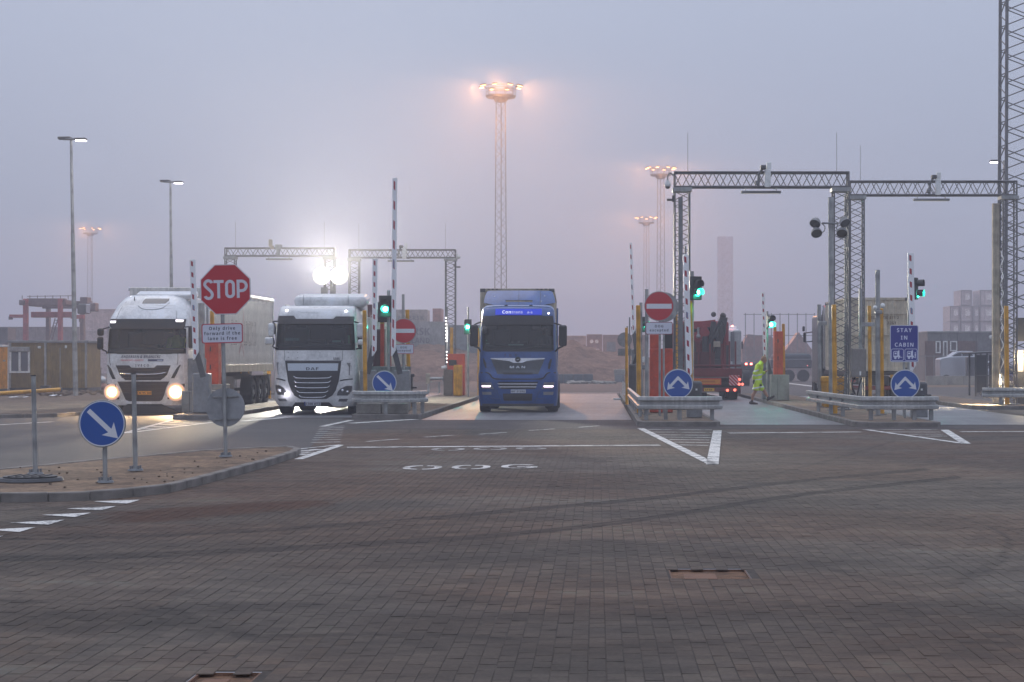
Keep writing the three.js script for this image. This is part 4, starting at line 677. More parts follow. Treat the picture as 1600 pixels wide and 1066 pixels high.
// ------------------------------------------------------------------ right island: STAY IN CABIN
{
  guardRail('long guard rail round the front of the right island', [xz(6.42, 56.4), xz(6.72, 46.9), xz(8.62, 46.9), xz(8.58, 49)], { y: .75, r: .35, posts: [xz(6.95, 47.1), xz(7.55, 47.2), xz(8.05, 47.1), xz(8.48, 47.1), xz(6.62, 50), xz(6.55, 52), xz(6.5, 54.5)] });
  let D = 48.6; const t = thing('keep_either_side_sign', 'round blue sign with two arrows under the STAY IN CABIN sign', 'traffic sign', [X(1414.5, D), .15, -D]);
  post(t, .06, 0, Y(590, D) - .15, M.galv, 'post', 0, -.05, true); roundSign(t, 23 * D / F, arrowSign(2), 0, Y(600.5, D) - .15, 0);
  D = 50; const s = thing('information_sign', 'blue rectangular STAY IN CABIN sign with two white pictograms', 'information sign', [X(1413, D), .15, -D]);
  post(s, .065, 0, Y(520, D) - .15, M.galv, 'post', 0, -.05, true);
  plateSign(s, .765, .995, canvas(576, 752, (c, w, h) => {
    c.fillStyle = 'rgb(196,200,214)'; c.fillRect(0, 0, w, h); c.fillStyle = 'rgb(26,34,128)'; c.beginPath(); c.roundRect(14, 14, w - 28, h - 28, 26); c.fill(); c.fillStyle = c.strokeStyle = 'rgb(208,212,228)'; c.font = 'bold 112px sans-serif'; c.textBaseline = 'middle';
    spaced(c, 'STAY', w / 2, 104, 16); spaced(c, 'IN', w / 2, 256, 14); spaced(c, 'CABIN', w / 2, 400, 12);
    for (const x of [26, 302]) {
      c.lineWidth = 10; c.beginPath(); c.roundRect(x, 486, 248, 236, 34); c.stroke();
      c.fillRect(x + 130, 520, 34, 112); c.fillRect(x + 150, 508, 12, 150); c.lineWidth = 13; c.beginPath(); c.roundRect(x + 48, 534, 78, 110, 22); c.stroke(); c.fillRect(x + 40, 622, 140, 30); c.beginPath(); c.arc(x + 82, 668, 25, 0, 7); c.fill(); c.beginPath(); c.arc(x + 148, 672, 16, 0, 7); c.fill(); c.fillRect(x + 66, 560, 40, 34); c.fillRect(x + 160, 650, 62 - (x > 100 ? 24 : 0), 10);
      if (x > 100) { c.beginPath(); c.arc(x + 210, 566, 13, 0, 7); c.fill(); c.fillRect(x + 198, 584, 24, 50); c.fillRect(x + 200, 634, 9, 40); c.fillRect(x + 212, 634, 9, 40); }
    }
    speck(c, w, h, 90);
  }), 0, Y(537, D) - .15, 0, .05);
  const mb = thing('barrier_cabinet', 'dark barrier cabinet behind the blue two arrow sign of the right island', 'cabinet', [X(1437, 49.2), .15, -49.3]);
  part('base', box(.41, .42, .34, 0, .21, 0, .01), M.grey, mb); part('body', new RoundedBoxGeometry(.44, .50, .4, 3, .08).translate(-.02, .69, 0), M.greyDark, mb); part('badge', box(.05, .05, .01, .04, .74, .204), M.white, mb); part('arm_hub', box(.14, .1, .2, .24, .56, .04, .02), M.black, mb);
  boom('raised barrier arm right of the STAY IN CABIN sign', { px0: 1422, py0: 396, px1: 1426, py1: 582, D: 51, w: .15, hx: .1, housing: false });
  trafficLight('green signal seen from the side right of the right barrier arm', 1429, 434, .15, 56, { lampPy: 459, w: .24, ph: .66, I: 8, pw: .09, turn: 1.15, poleDx: -.06 });
  const tp = soloPost('floodlight_post', 'tall grey steel post carrying two pairs of dark floodlights', 'floodlight post', 1299.5, 308, 56, .155, M.galv, .003);
  const fl = (px, py, ry) => { const c = P(px, py, 56), lx = c.x - tp.position.x, ly = c.y - .15; part('lamp_housing', new THREE.LatheGeometry([[.001, -.14], [.09, -.12], [.15, -.03], [.172, .07], [.168, .085]].map(a => new THREE.Vector2(...a)), 22).rotateX(Math.PI / 2).rotateX(.75).rotateY(ry).translate(lx, ly, .15), M.grey, tp); part('lamp_glass', new THREE.CircleGeometry(.155, 22).translate(0, 0, .072).rotateX(.75).rotateY(ry).translate(lx, ly, .15), M.glassDark, tp); };
  fl(1274.5, 348, -.5); fl(1275.5, 363, .1); fl(1319, 347, .5); fl(1315.5, 363, -.1);
  const c0 = V(X(1285, 56) - tp.position.x, Y(349, 56) - .15, .12), c1 = V(X(1310, 56) - tp.position.x, Y(350, 56) - .15, .12);
  part('lamp_arm', [bar(c0, c1, .03, 8), tube([V(c0.x - .02, c0.y, .12), V(c0.x + .08, c0.y - .12, .12), V(c0.x + .04, c0.y - .26, .12), V(c0.x - .1, c0.y - .3, .12)], .018), tube([V(c1.x, c1.y, .12), V(c1.x - .05, c1.y - .14, .12), V(c1.x, c1.y - .24, .12)], .018)], M.galvDark, tp);
  soloPost('steel_post', 'grey post left of the tall floodlight post on the right island', 'post', 1281, 476, 60, .115, M.galv, .006);
  soloPost('yellow_post', 'yellow guard post just right of the tall floodlight post', 'guard post', 1305, 476, 52, .125, M.yellow, .012);
  soloPost('yellow_post', 'yellow post between the two legs of the right hand gantries', 'guard post', 1324.5, 482, 62, .09, M.yellow, .008);
  soloPost('yellow_post', 'yellow guard post left of the tall grey post with the dome camera', 'guard post', 1360, 478, 56, .105, M.yellow, .01);
  soloPost('yellow_post', 'yellow guard post right of the tall grey post with the dome camera', 'guard post', 1378.5, 482, 52, .115, M.yellow, .01);
  const cp = soloPost('camera_post', 'tall grey post with a white dome camera left of the STAY IN CABIN sign', 'camera post', 1372, 422, 51, .115, M.galv, .003);
  const cl = X(1372, 51); part('cross_arm', [box(.36, .11, .08, X(1357, 51) - cl, Y(507, 51) - .15, .02, .01)], M.galv, cp); part('dome_camera', [sph(.07, X(1379, 51) - cl, Y(478, 51) - .15, .1), sph(.06, X(1367, 51) - cl, Y(481, 51) - .15, .12)], M.white, cp); part('camera_base', box(.2, .1, .14, X(1373, 51) - cl, Y(488, 51) - .15, .07, .02), M.galv, cp);
  const eb = thing('electrical_cabinet', 'grey brown electrical box mounted between the right gantry legs', 'cabinet', [X(1342, 55.5), Y(590, 55.5), -55.6]); part('body', box(.44, Y(545, 55.5) - Y(590, 55.5), .25, 0, (Y(545, 55.5) - Y(590, 55.5)) / 2, 0, .015), mat([.20, .185, .175], .55), eb); part('door', box(.40, .80, .012, 0, .43, .13, .005), mat([.205, .19, .18], .55), eb); part('switch', box(.05, .12, .03, .04, .12, .148, .008), M.white, eb); part('conduit', [tube([V(-.1, .01, 0), V(-.2, -.2, .05), V(-.1, -.5, 0)], .03), tube([V(.1, .01, 0), V(.02, -.25, .05), V(-.05, -.6, .05)], .025)], M.black, eb);
  const ar = thing('loop_detector_arm', 'grey detector arm between the left post and the floodlight post', 'detector', [X(1288, 57), Y(508, 57), -57.4]); part('arm', box(.26, .13, .1, 0, .06, 0, .015), M.galv, ar); part('end_cap', box(.02, .14, .11, -.13, .06, 0), M.steel, ar);
  const yb = thing('grit_bin', 'bright yellow grit bin behind the rail of the right island', 'grit bin', [X(1300, 60), .15, -60]); part('tub', new THREE.CylinderGeometry(.47, .38, .8, 4, 1).rotateY(Math.PI / 4).scale(1.1, 1, .9).translate(0, .4, 0), M.yellow, yb); part('lid', box(.76, .2, .62, 0, .89, 0, .06), M.yellow, yb);
  const cc = thing('cable_channel', 'dark cable channel between the two right gantry legs', 'cable channel', [X(1328.5, 57), .15, -57.9]); part('channel', box(.12, Y(300, 57) - .15, .08, 0, (Y(300, 57) - .15) / 2, 0, .01), M.galvDark, cc); part('strap', [1, 2, 3, 4, 5].map(y => box(.14, .03, .1, 0, y, 0)), M.steel, cc);
  const lp = thing('louvre_panel', 'narrow pale louvred panel beside the right gantry leg', 'panel', [X(1354, 57.5), .15, -58.8]); part('panel', box(.1, Y(450, 58) - .15, .1, 0, (Y(450, 58) - .15) / 2, 0, .01), M.galv, lp); part('tip', cyl(.012, .012, .4, 0, Y(440, 58) - .15, 0, 6), M.black, lp);
  // small island traffic gear beside the walking man
  const D2 = 70; terminal('orange terminal column on a concrete base right of the walking man', 1209, 1222.5, 518, 585.5, D2, true);
  soloPost('yellow_post', 'yellow guard post right of the far orange terminal column', 'guard post', 1225, 506, 70.5, .11, M.yellow, .008);
  soloPost('yellow_post', 'yellow post top left of the far orange terminal column', 'guard post', 1211, 511, 72, .11, M.yellow, 0);
  trafficLight('green signal left of the far orange terminal column', 1203.5, 493, .15, 69, { lampPy: 507.5, w: .235, ph: .46, I: 6, pw: .085, poleDx: -.06, turn: .25 });
  boom('slender raised barrier arm above the walking man', { px0: 1191.8, py0: 457, px1: 1195.5, py1: 564, D: 71, w: .125, housing: true, hx: .12 });
}
// ------------------------------------------------------------------ far right island
{
  guardRail('guard rail cut by the right edge of the photo', [xz(12.85, 61.95), xz(16.4, 61.95)], { y: .74, posts: [xz(13.5, 62.05), xz(14.7, 62.05), xz(15.6, 62.05)] });
  const w = thing('white_pillar', 'tall cream pillar left of the right hand gantry leg', 'pillar', [X(1556, 63.4), .15, -63.4]); part('shaft', box(.23, Y(318, 63.4) - .15, .2, 0, (Y(318, 63.4) - .15) / 2, 0, .02), M.beige, w); part('base_plate', box(.36, .03, .34, 0, .015, 0), M.galvDark, w);
  const cb = thing('cable_spiral', 'pale cable wound down the right gantry leg', 'cable', [X(1566, 62.8), 0, -62.85]); part('cable', tube(Array.from({ length: 40 }, (_, i) => V(.05 * Math.sin(i * 1.4), .3 + i * .13, .06 * Math.cos(i * 1.4))), .016, 5, 200), M.white, cb);
  soloPost('yellow_post', 'yellow guard post before the right gantry leg at the photo edge', 'guard post', 1574, 478, 62.4, .14, M.yellow, .01);
  const lb = thing('lit_cabinet', 'cabinet with a lit yellowish front at the right photo edge', 'cabinet', [X(1594, 64), .15, -64]); part('upper_body', box(.34, .8, .3, .05, Y(515, 64) - .15, 0, .01), M.greyDark, lb); part('light_panel', box(.20, .74, .02, -.02, Y(564, 64) - .15, .16, .008), glow(1, .8, .5, .13), lb); part('body', box(.4, Y(545, 64) - .15, .3, .05, (Y(545, 64) - .15) / 2 - .2, 0, .02), M.greyDark, lb);
  const li = new THREE.PointLight(lin(1, .78, .45), 5, 0); li.position.set(-.05, Y(560, 64) - .15, .6); lb.add(li); const lz = new THREE.SpotLight(lin(1, .82, .52), 420, 0, .8, .8); lz.position.set(-.25, .9, .25); lz.target.position.set(-2.2, -.15, .9); lb.add(lz, lz.target);
  // shelter, wall, car, building and container stack beyond
  const sh = thing('smoking_shelter', 'dark framed glass shelter left of the cream pillar', 'shelter', [X(1546, 84), 0, -84]);
  for (const x of [-.62, -.1, .55]) for (const z of [0, -1.4]) part('frame_post', box(.07, 1.95, .07, x, .975, z), M.greyDark, sh);
  part('roof', box(1.75, .07, 1.9, 0.05, 2.0, -.7, .02).rotateZ(.05), M.greyDark, sh); part('rail', [box(1.2, .05, .05, -.03, .95, .0), box(1.2, .05, .05, -.03, .12, 0)], M.greyDark, sh); part('bench', box(.8, .05, .4, .0, .5, -1.1), M.black, sh);
  for (const x of [-.36, .22]) part('glass_pane', box(.46, 1.7, .012, x, 1.02, 0), mat([.035, .038, .045], .2, 0, { tex: null }), sh);
  const wl = thing('concrete_wall', 'low grey concrete wall in front of the silver car', 'wall', [0, 0, 0]); for (let k = 0; k < 4; k++) part('wall_panel', box(1.16, .62, .2, X(1447, 118) + .6 + k * 1.17, .31, -118, .02), M.concrete, wl);
  struct('earth_strip', flat([G(1400, 606), G(1530, 606), G(1560, 588), G(1440, 590)], .03), M.sand);
}
// ------------------------------------------------------------------ trucks
function cabKit(name, label, pc, gy, s, yaw = 0) {
  const D = F / s, root = thing(name, label, 'truck', [X(pc, D), 0, -D], yaw);
  const lx = px => (px - pc) / s, ly = py => (gy - py) / s;
  let rings = [];
  const ring = y => { let i = 0; while (i < rings.length - 2 && y > rings[i + 1][0]) i++; const a = rings[i], b = rings[i + 1], u = Math.max(0, Math.min(1, (y - a[0]) / (b[0] - a[0]))); return a.map((v, k) => v + (b[k] - v) * u); };
  const zAt = (x, y) => { const [, w, zf, , r, bl] = ring(y), ax = Math.min(Math.abs(x), w - 1e-4), e = ax - (w - r); return zf - bl * (ax / w) ** 2 - (e > 0 ? r * (1 - Math.sqrt(Math.max(0, 1 - (e / r) ** 2))) : 0); };
  const loft = (ys, cut = 0, caps = true) => {
    const fr = []; for (let i = 0; i <= 36; i++) { const u = i / 36 * 2 - 1; fr.push(Math.sign(u) * (1 - (1 - Math.abs(u)) ** 1.45)); }
    const outline = y => { const [, w, zf, zb] = ring(y); const o = fr.map(u => [u * w, y, zAt(u * w, y)]); const zs = o[0][2]; for (const k of [.33, .66, 1]) o.push([w, y, zs + (zb - zs) * k]); o.push([0, y, zb]); for (const k of [1, .66, .33]) o.push([-w, y, zs + (zb - zs) * k]); return o; };
    const O = ys.map(outline), pos = [], n = O[0].length;
    for (let j = 0; j < ys.length - 1; j++) for (let i = 0; i < n; i++) { const k = (i + 1) % n; if (cut && i < 36 && Math.abs(fr[i] + fr[i + 1]) / 2 < cut) continue; pos.push(...O[j][i], ...O[j][k], ...O[j + 1][k], ...O[j][i], ...O[j + 1][k], ...O[j + 1][i]); }
    if (caps) for (const [o, f] of [[O[0], 0], [O[O.length - 1], 1]]) { const c = [0, o[0][1], (o[18][2] + o[n - 4][2]) / 2]; for (let i = 0; i < n; i++) { const k = (i + 1) % n; f ? pos.push(...c, ...o[i], ...o[k]) : pos.push(...c, ...o[k], ...o[i]); } }
    const g = new THREE.BufferGeometry(); g.setAttribute('position', new THREE.BufferAttribute(new Float32Array(pos), 3)); return clean(toCreasedNormals(mergeVertices(g, 1e-4), .7));
  };
  // a sheet that follows the front of the cab; rows are [py, pxl, pxr] in front-view pixels
  const sheet = (rows, off = .01, thick = .03, nx = 14) => {
    const R = []; for (let i = 0; i < rows.length - 1; i++) { const a = rows[i], b = rows[i + 1], m = Math.max(1, Math.ceil(Math.abs(a[0] - b[0]) / 3)); for (let k = 0; k < m; k++) R.push(a.map((v, q) => v + (b[q] - v) * k / m)); } R.push(rows[rows.length - 1]);
    const pos = [], uv = [], P_ = (r, i, o) => { const x = lx(r[1] + (r[2] - r[1]) * i / nx), y = ly(r[0]); return [x, y, zAt(x, y) + o]; };
    const n = R.length, y0 = rows[0][0], y1 = rows[rows.length - 1][0], xl = Math.min(...rows.map(r => r[1])), xr = Math.max(...rows.map(r => r[2])), U = (r, i) => [(r[1] + (r[2] - r[1]) * i / nx - xl) / (xr - xl), 1 - (r[0] - y0) / (y1 - y0)];
    const quad = (A, B, C, E, ua, ub, uc, ue) => { pos.push(...A, ...B, ...C, ...A, ...C, ...E); uv.push(...ua, ...ub, ...uc, ...ua, ...uc, ...ue); };
    for (let j = 0; j < n - 1; j++) for (let i = 0; i < nx; i++) quad(P_(R[j + 1], i, off), P_(R[j + 1], i + 1, off), P_(R[j], i + 1, off), P_(R[j], i, off), U(R[j + 1], i), U(R[j + 1], i + 1), U(R[j], i + 1), U(R[j], i));
    const b = off - thick, z = [0, 0];
    for (let i = 0; i < nx; i++) { quad(P_(R[0], i, off), P_(R[0], i + 1, off), P_(R[0], i + 1, b), P_(R[0], i, b), z, z, z, z); quad(P_(R[n - 1], i, b), P_(R[n - 1], i + 1, b), P_(R[n - 1], i + 1, off), P_(R[n - 1], i, off), z, z, z, z); }
    for (let j = 0; j < n - 1; j++) { quad(P_(R[j + 1], 0, b), P_(R[j + 1], 0, off), P_(R[j], 0, off), P_(R[j], 0, b), z, z, z, z); quad(P_(R[j + 1], nx, off), P_(R[j + 1], nx, b), P_(R[j], nx, b), P_(R[j], nx, off), z, z, z, z); }
    const g = new THREE.BufferGeometry(); g.setAttribute('position', new THREE.BufferAttribute(new Float32Array(pos), 3)); g.setAttribute('uv', new THREE.BufferAttribute(new Float32Array(uv), 2)); g.computeVertexNormals(); const c = toCreasedNormals(g, .6); return c;
  };
  const rod = (pts, r, off = .02) => tube(pts.map(([px, py]) => { const x = lx(px), y = ly(py); return V(x, y, zAt(x, y) + off); }), r, 6, Math.max(8, pts.length * 5));
  const at = (px, py, o = 0) => { const x = lx(px), y = ly(py); return V(x, y, zAt(x, y) + o); };
  const wheel = (x, z, r, w, parent = root, deep = true) => {
    const ty = part('wheel', new THREE.LatheGeometry([[r * .56, -w / 2], [r * .9, -w / 2], [r, -w * .36], [r, w * .36], [r * .9, w / 2], [r * .56, w / 2]].map(a => new THREE.Vector2(...a)), 30).rotateZ(Math.PI / 2).translate(x, r, z), M.rubber, parent);
    part('rim', [cyl(r * .56, r * .56, w * .7, 0, 0, 0, 24).rotateZ(Math.PI / 2).translate(x, r, z), cyl(r * .2, r * .2, w * 1.02, 0, 0, 0, 12).rotateZ(Math.PI / 2).translate(x, r, z)], M.steel, deep ? ty : parent);
  };
  return { root, lx, ly, zAt, loft, sheet, rod, at, wheel, s, setRings: r => { rings = r; }, mirror(side, px0, px1, py0, py1, z, m, sub) { const x0 = lx(px0), x1 = lx(px1), y0 = ly(py1), y1 = ly(py0); const q = part('mirror', new RoundedBoxGeometry(x1 - x0, y1 - y0, .16, 3, Math.min(.07, (x1 - x0) * .4)).translate((x0 + x1) / 2, (y0 + y1) / 2, z), m, root); part('mirror_glass', box((x1 - x0) * .8, (y1 - y0) * .84, .01, (x0 + x1) / 2, (y0 + y1) / 2, z - .083), M.chrome, q); return q; } };
}
const paintMat = (c, rough = .32) => mat(c, rough, 0, { clearcoat: .8, clearcoatRoughness: .12 });
const decal = (w, h, draw, bg) => new THREE.MeshPhysicalMaterial({ map: canvas(w, h, (c) => { c.clearRect(0, 0, w, h); if (bg) { c.fillStyle = bg; c.fillRect(0, 0, w, h); } draw(c, w, h); }), transparent: !bg, roughness: .4 });
function interior(k, yb, yt, zf, w, driverSide) {
  const t = k.root;
  part('dashboard', [box(w * 1.9, .25, .5, 0, yb + .04, zf - .38, .06), box(.6, .16, .3, .0, yb + .2, zf - .5, .05)], M.black, t);
  part('cab_lining', [box(w * 1.9, yt - yb + .5, .03, 0, (yb + yt) / 2, zf - 1.45), box(w * 1.88, .03, 1.1, 0, yt + .06, zf - .9), box(w * 1.88, .03, 1.2, 0, yb - .25, zf - .85)], M.black, t);
  for (const x of [-.55, .55]) part('seat', [new RoundedBoxGeometry(.52, .75, .16, 3, .06).translate(x, yb + .28, zf - 1.15), new RoundedBoxGeometry(.3, .2, .12, 3, .05).translate(x, yb + .75, zf - 1.15)], M.greyDark, t);
  part('steering_wheel', new THREE.TorusGeometry(.22, .02, 8, 28).rotateX(-.9).translate(.55, yb + .16, zf - .6), M.black, t);
}
const wiper = (k, a, b, c) => part('wiper', [k.rod([a, b], .012, .03), k.rod([b, c], .014, .035)], M.black, k.root);
// --- white truck with lit headlights (left)
const whitePaint = paintMat([.70, .71, .73]);
{
  const k = cabKit('tractor_truck', 'white truck with bright lit headlights and a silver trailer, left lane', 226.5, 649, 51.8), { root: t, lx, ly } = k;
  const wB = 1.24;
  k.setRings([[.30, 1.20, -.02, -2.2, .30, .10], [.75, 1.25, .04, -2.2, .34, .12], [1.25, 1.25, .05, -2.2, .34, .12], [1.86, 1.24, .0, -2.25, .26, .10], [2.65, 1.22, -.13, -2.25, .24, .10], [2.92, 1.20, -.22, -2.3, .26, .12], [3.35, 1.10, -.62, -2.35, .40, .16], [3.55, .98, -.88, -2.4, .45, .12], [3.66, .86, -1.15, -2.4, .4, .08]]);
  part('cab_body', k.loft([.30, .45, .6, .75, .95, 1.1, 1.25, 1.5, 1.7, 1.86]), whitePaint, t);
  part('cab_pillars', k.loft([1.86, 2.1, 2.35, 2.62], .945, false), whitePaint, t);
  part('cab_roof', k.loft([2.62, 2.78, 2.92, 3.05, 3.2, 3.35, 3.45, 3.55, 3.61, 3.66]), whitePaint, t);
  part('windscreen', k.sheet([[513, 168, 286], [540, 166.5, 286], [548, 169, 284]], .012, .012, 24), M.pane, t);
  part('screen_band', k.sheet([[546, 167.5, 285], [549.5, 170, 282], [553.3, 183, 266]], .008, .03, 24), M.black, t);
  interior(k, ly(552), ly(513), -.05, 1.2);
  part('sun_visor', k.sheet([[498.2, 168.2, 286.5], [509, 168.2, 286], [514.5, 174, 284]], .10, .06, 24), M.black, t);
  for (const [a, b, c, d] of [[168.8, 179, 501.2, 504.6], [272, 284, 499.4, 502.8]]) part('marker_lamp', k.sheet([[c, a, b], [d, a + 1, b - 1]], .112, .02, 4), glow(1, .93, 1, 2.2), t);
  part('roof_hatch', k.sheet([[464.8, 217, 254], [468, 214, 254], [473, 213, 250]], .012, .03, 10), M.glassDark, t);
  part('hatch_groove', k.rod([[208, 477], [215, 481.5], [230, 483.3], [246, 481], [256, 472]], .010, .004), M.grey, t);
  part('roof_spoiler', new RoundedBoxGeometry(1.85, .19, .5, 3, .06).rotateX(.25).translate(.33, 3.66, -1.45), whitePaint, t);
  part('side_deflector', [box(.05, 1.5, .75, 1.20, 2.6, -2.55, .02), box(.05, 1.5, .75, -1.20, 2.6, -2.55, .02), new RoundedBoxGeometry(.16, 1.9, 1.5, 4, .07).translate(1.14, 2.66, -2.15)], whitePaint, t);
  part('roof_aerial', cyl(.012, .02, .12, lx(199), ly(467) + .03, -.85, 6), M.black, t);
  part('seam', [k.rod([[169, 553], [170, 566], [172, 571]], .008, .004), k.rod([[277, 552], [277, 565], [276, 570]], .008, .004), k.rod([[178, 498], [180, 484], [186, 470]], .007, .003), k.rod([[272, 498], [270, 485]], .006, .003)], M.greyDark, t);
  part('upper_grille', k.sheet([[571, 180, 266.5], [576.5, 183, 264.5], [586, 187, 261], [594.2, 196, 251]], .012, .04, 18), mat([.022, .014, .012], .6), t);
  part('badge_panel', k.sheet([[567.5, 202, 245], [571, 202, 245], [574.6, 206, 241]], .022, .03, 10), whitePaint, t);
  for (let i = 0; i < 3; i++) part('grille_slat', k.rod([[184 + i * 3, 578 + i * 6], [224, 579 + i * 6], [263 - i * 3, 578 + i * 6]], .012, .014), M.black, t);
  part('chrome_strip', k.rod([[188, 583], [200, 584.2], [224, 585], [248, 584.2], [259, 582.2]], .017, .03), M.chrome, t);
  part('lower_grille', k.sheet([[596.2, 183, 264.5], [606, 188, 259.5], [617, 192.5, 256.5], [625, 196, 253], [627.2, 201, 249]], .012, .04, 18), mat([.028, .018, .014], .65), t);
  for (let i = 0; i < 4; i++) part('grille_slat', k.rod([[189 + i * 2.2, 601 + i * 6.5], [224, 601.5 + i * 6.5], [259 - i * 2.2, 601 + i * 6.5]], .010, .014), M.black, t);
  part('side_vent', k.sheet([[570, 164, 166], [576, 167, 172.5], [584, 170, 176.5], [592.5, 175, 180.5]], .01, .03, 4), M.black, t); part('side_vent', k.sheet([[570, 280, 281.5], [576, 275, 279], [584, 270.5, 276], [591, 267, 272]], .01, .03, 4), M.black, t);
  part('lower_intake', k.sheet([[631.5, 199, 252], [636, 191, 261], [646.5, 190, 285]], .012, .04, 18), M.black, t);
  part('bumper_lip', [k.sheet([[627.3, 186, 262], [631.2, 190, 259]], .03, .05, 16)], whitePaint, t);
  part('number_plate', k.sheet([[610.8, 215, 237], [617.2, 215, 237]], .045, .03, 6), decal(256, 76, (c) => { c.strokeStyle = 'rgb(60,34,10)'; c.lineWidth = 5; c.strokeRect(4, 4, 248, 68); c.fillStyle = 'rgb(58,32,8)'; c.font = 'bold 54px sans-serif'; c.textBaseline = 'middle'; spaced(c, 'CM 95 500', 128, 40, 1); }, 'rgb(222,150,40)'), t);
  part('lettering', k.sheet([[554.3, 187, 257], [566, 187, 257]], .012, .004, 18), decal(1024, 176, (c) => { c.save(); c.transform(1, 0, -.18, 1, 26, 0); c.font = 'bold 88px sans-serif'; c.fillStyle = 'rgb(52,56,78)'; c.textBaseline = 'middle'; c.scale(.92, 1); c.fillText('ANDERSEN & BRANICKI', 6, 48); c.restore(); c.save(); c.transform(1, 0, -.18, 1, 30, 0); c.font = 'bold 52px sans-serif'; c.fillStyle = 'rgb(186,74,84)'; c.textBaseline = 'middle'; c.fillText('TRANSPORT LOGISTIC', 4, 132); c.fillStyle = 'rgb(56,64,96)'; c.fillRect(640, 106, 350, 50); c.fillStyle = 'rgb(190,196,214)'; c.fillRect(850, 122, 120, 18); c.restore(); }), t);
  part('badge_letters', k.sheet([[568.3, 206, 239.5], [573.4, 206, 239.5]], .034, .006, 8), decal(512, 80, (c) => { c.fillStyle = 'rgb(52,48,54)'; c.font = 'bold 84px sans-serif'; c.textBaseline = 'middle'; spaced(c, 'IVECO', 256, 44, 22); }), t);
  // headlights
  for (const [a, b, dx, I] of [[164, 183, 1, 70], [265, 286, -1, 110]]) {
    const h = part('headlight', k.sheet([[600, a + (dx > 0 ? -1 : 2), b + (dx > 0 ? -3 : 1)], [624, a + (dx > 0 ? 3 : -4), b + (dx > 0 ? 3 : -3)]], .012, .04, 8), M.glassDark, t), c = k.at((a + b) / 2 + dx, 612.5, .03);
    const hr = dx > 0 ? .135 : .17; part('lamp', disc(hr, .02, c.x, c.y, c.z + .03, 24), glow(1, .74, .42, dx > 0 ? 14 : 18), h); part('glare_ring', disc(hr + .055, .02, c.x, c.y, c.z + .018, 28), glow(1, .52, .16, 1.25), h); part('glare_rim', disc(hr + .11, .02, c.x, c.y, c.z + .008, 28), glow(1, .42, .12, .5), h);  // two wider emissive discs paint an orange glare fringe around the lamp
    const l = new THREE.SpotLight(lin(1, .72, .42), I * .65, 0, .8, 1); l.position.set(c.x, c.y, c.z + .1); l.target.position.set(c.x + .8, -.6, c.z + 16); l.shadow.radius = 3; t.add(l, l.target);
    const l3 = new THREE.SpotLight(lin(1, .62, .28), I * .8, 0, 1.2, 1); l3.position.set(c.x, c.y, c.z + .12); l3.target.position.set(c.x, c.y + 4.5, c.z + 8); l3.shadow.radius = 4; t.add(l3, l3.target); const p2 = new THREE.PointLight(lin(1, .62, .30), I * .0015, 0); p2.position.set(c.x, c.y - .02, c.z + .55); p2.shadow.radius = 4; t.add(p2);
  }
  k.mirror(-1, 150.2, 160.2, 513, 525, -.12, M.black); k.mirror(-1, 150, 159.5, 526, 546.5, -.12, M.black);
  part('mirror_arm', [bar(V(lx(158), ly(514), -.15), V(lx(168), ly(511), -.25), .022, 6), bar(V(lx(157), ly(546), -.15), V(lx(163), ly(549), -.2), .025, 6), bar(V(lx(163), ly(549), -.2), V(lx(164), ly(553), -.25), .025, 6)], M.black, t);
  k.mirror(1, 292, 301, 509, 545, -.2, M.black); part('mirror_arm', [bar(V(lx(284), ly(511), -.3), V(lx(296), ly(510), -.2), .02, 6)], M.black, t);
  part('door_glass', [box(.01, .72, .95, 1.245, ly(528), -.95, .003), box(.01, .72, .95, -1.245, ly(528), -.95, .003)], M.glassDark, t);
  part('door_handle', box(.03, .05, .2, 1.26, 1.55, -1.3, .01), M.black, t);
  part('chassis', [box(.9, .3, 6.2, 0, .75, -3.2), box(2.3, .5, .3, 0, .55, -.6), box(2.2, .35, 1.0, 0, .6, -2.6)], M.black, t);
  for (const x of [-1.03, 1.03]) { k.wheel(x, -1.45, .5, .32); k.wheel(x, -4.9, .5, .34); }
  // trailer
  const tr = new THREE.Group(); tr.name = 'trailer'; t.add(tr);
  const z0 = -3.1, z1 = -14.9, yb = 1.28, yt = 3.98;
  const silver = mat([.82, .81, .80], .38, .1, { tex: streakTex });
  part('trailer_box', box(2.50, yt - yb, z0 - z1, 0, (yb + yt) / 2, (z0 + z1) / 2, .03), silver, tr);
  part('side_ribs', Array.from({ length: 58 }, (_, i) => box(.022, yt - yb - .5, .055, 1.258, (yb + yt) / 2 + .05, z0 - .15 - i * .2, .008)), silver, tr);
  part('top_rail', [box(.05, .10, z0 - z1 - .02, 1.27, yt - .06, (z0 + z1) / 2, .015), box(.05, .10, z0 - z1 - .02, -1.27, yt - .06, (z0 + z1) / 2, .015)], M.chrome, tr);
  part('side_skirt', [box(.05, .26, z0 - z1 - .02, 1.262, yb + .10, (z0 + z1) / 2, .01), box(.05, .26, z0 - z1 - .02, -1.262, yb + .10, (z0 + z1) / 2, .01)], M.beige, tr);
  part('corner_post', [box(.09, yt - yb, .1, 1.25, (yb + yt) / 2, z1 + .04, .02), box(.09, yt - yb, .1, 1.25, (yb + yt) / 2, z0 - .04, .02)], M.chrome, tr);
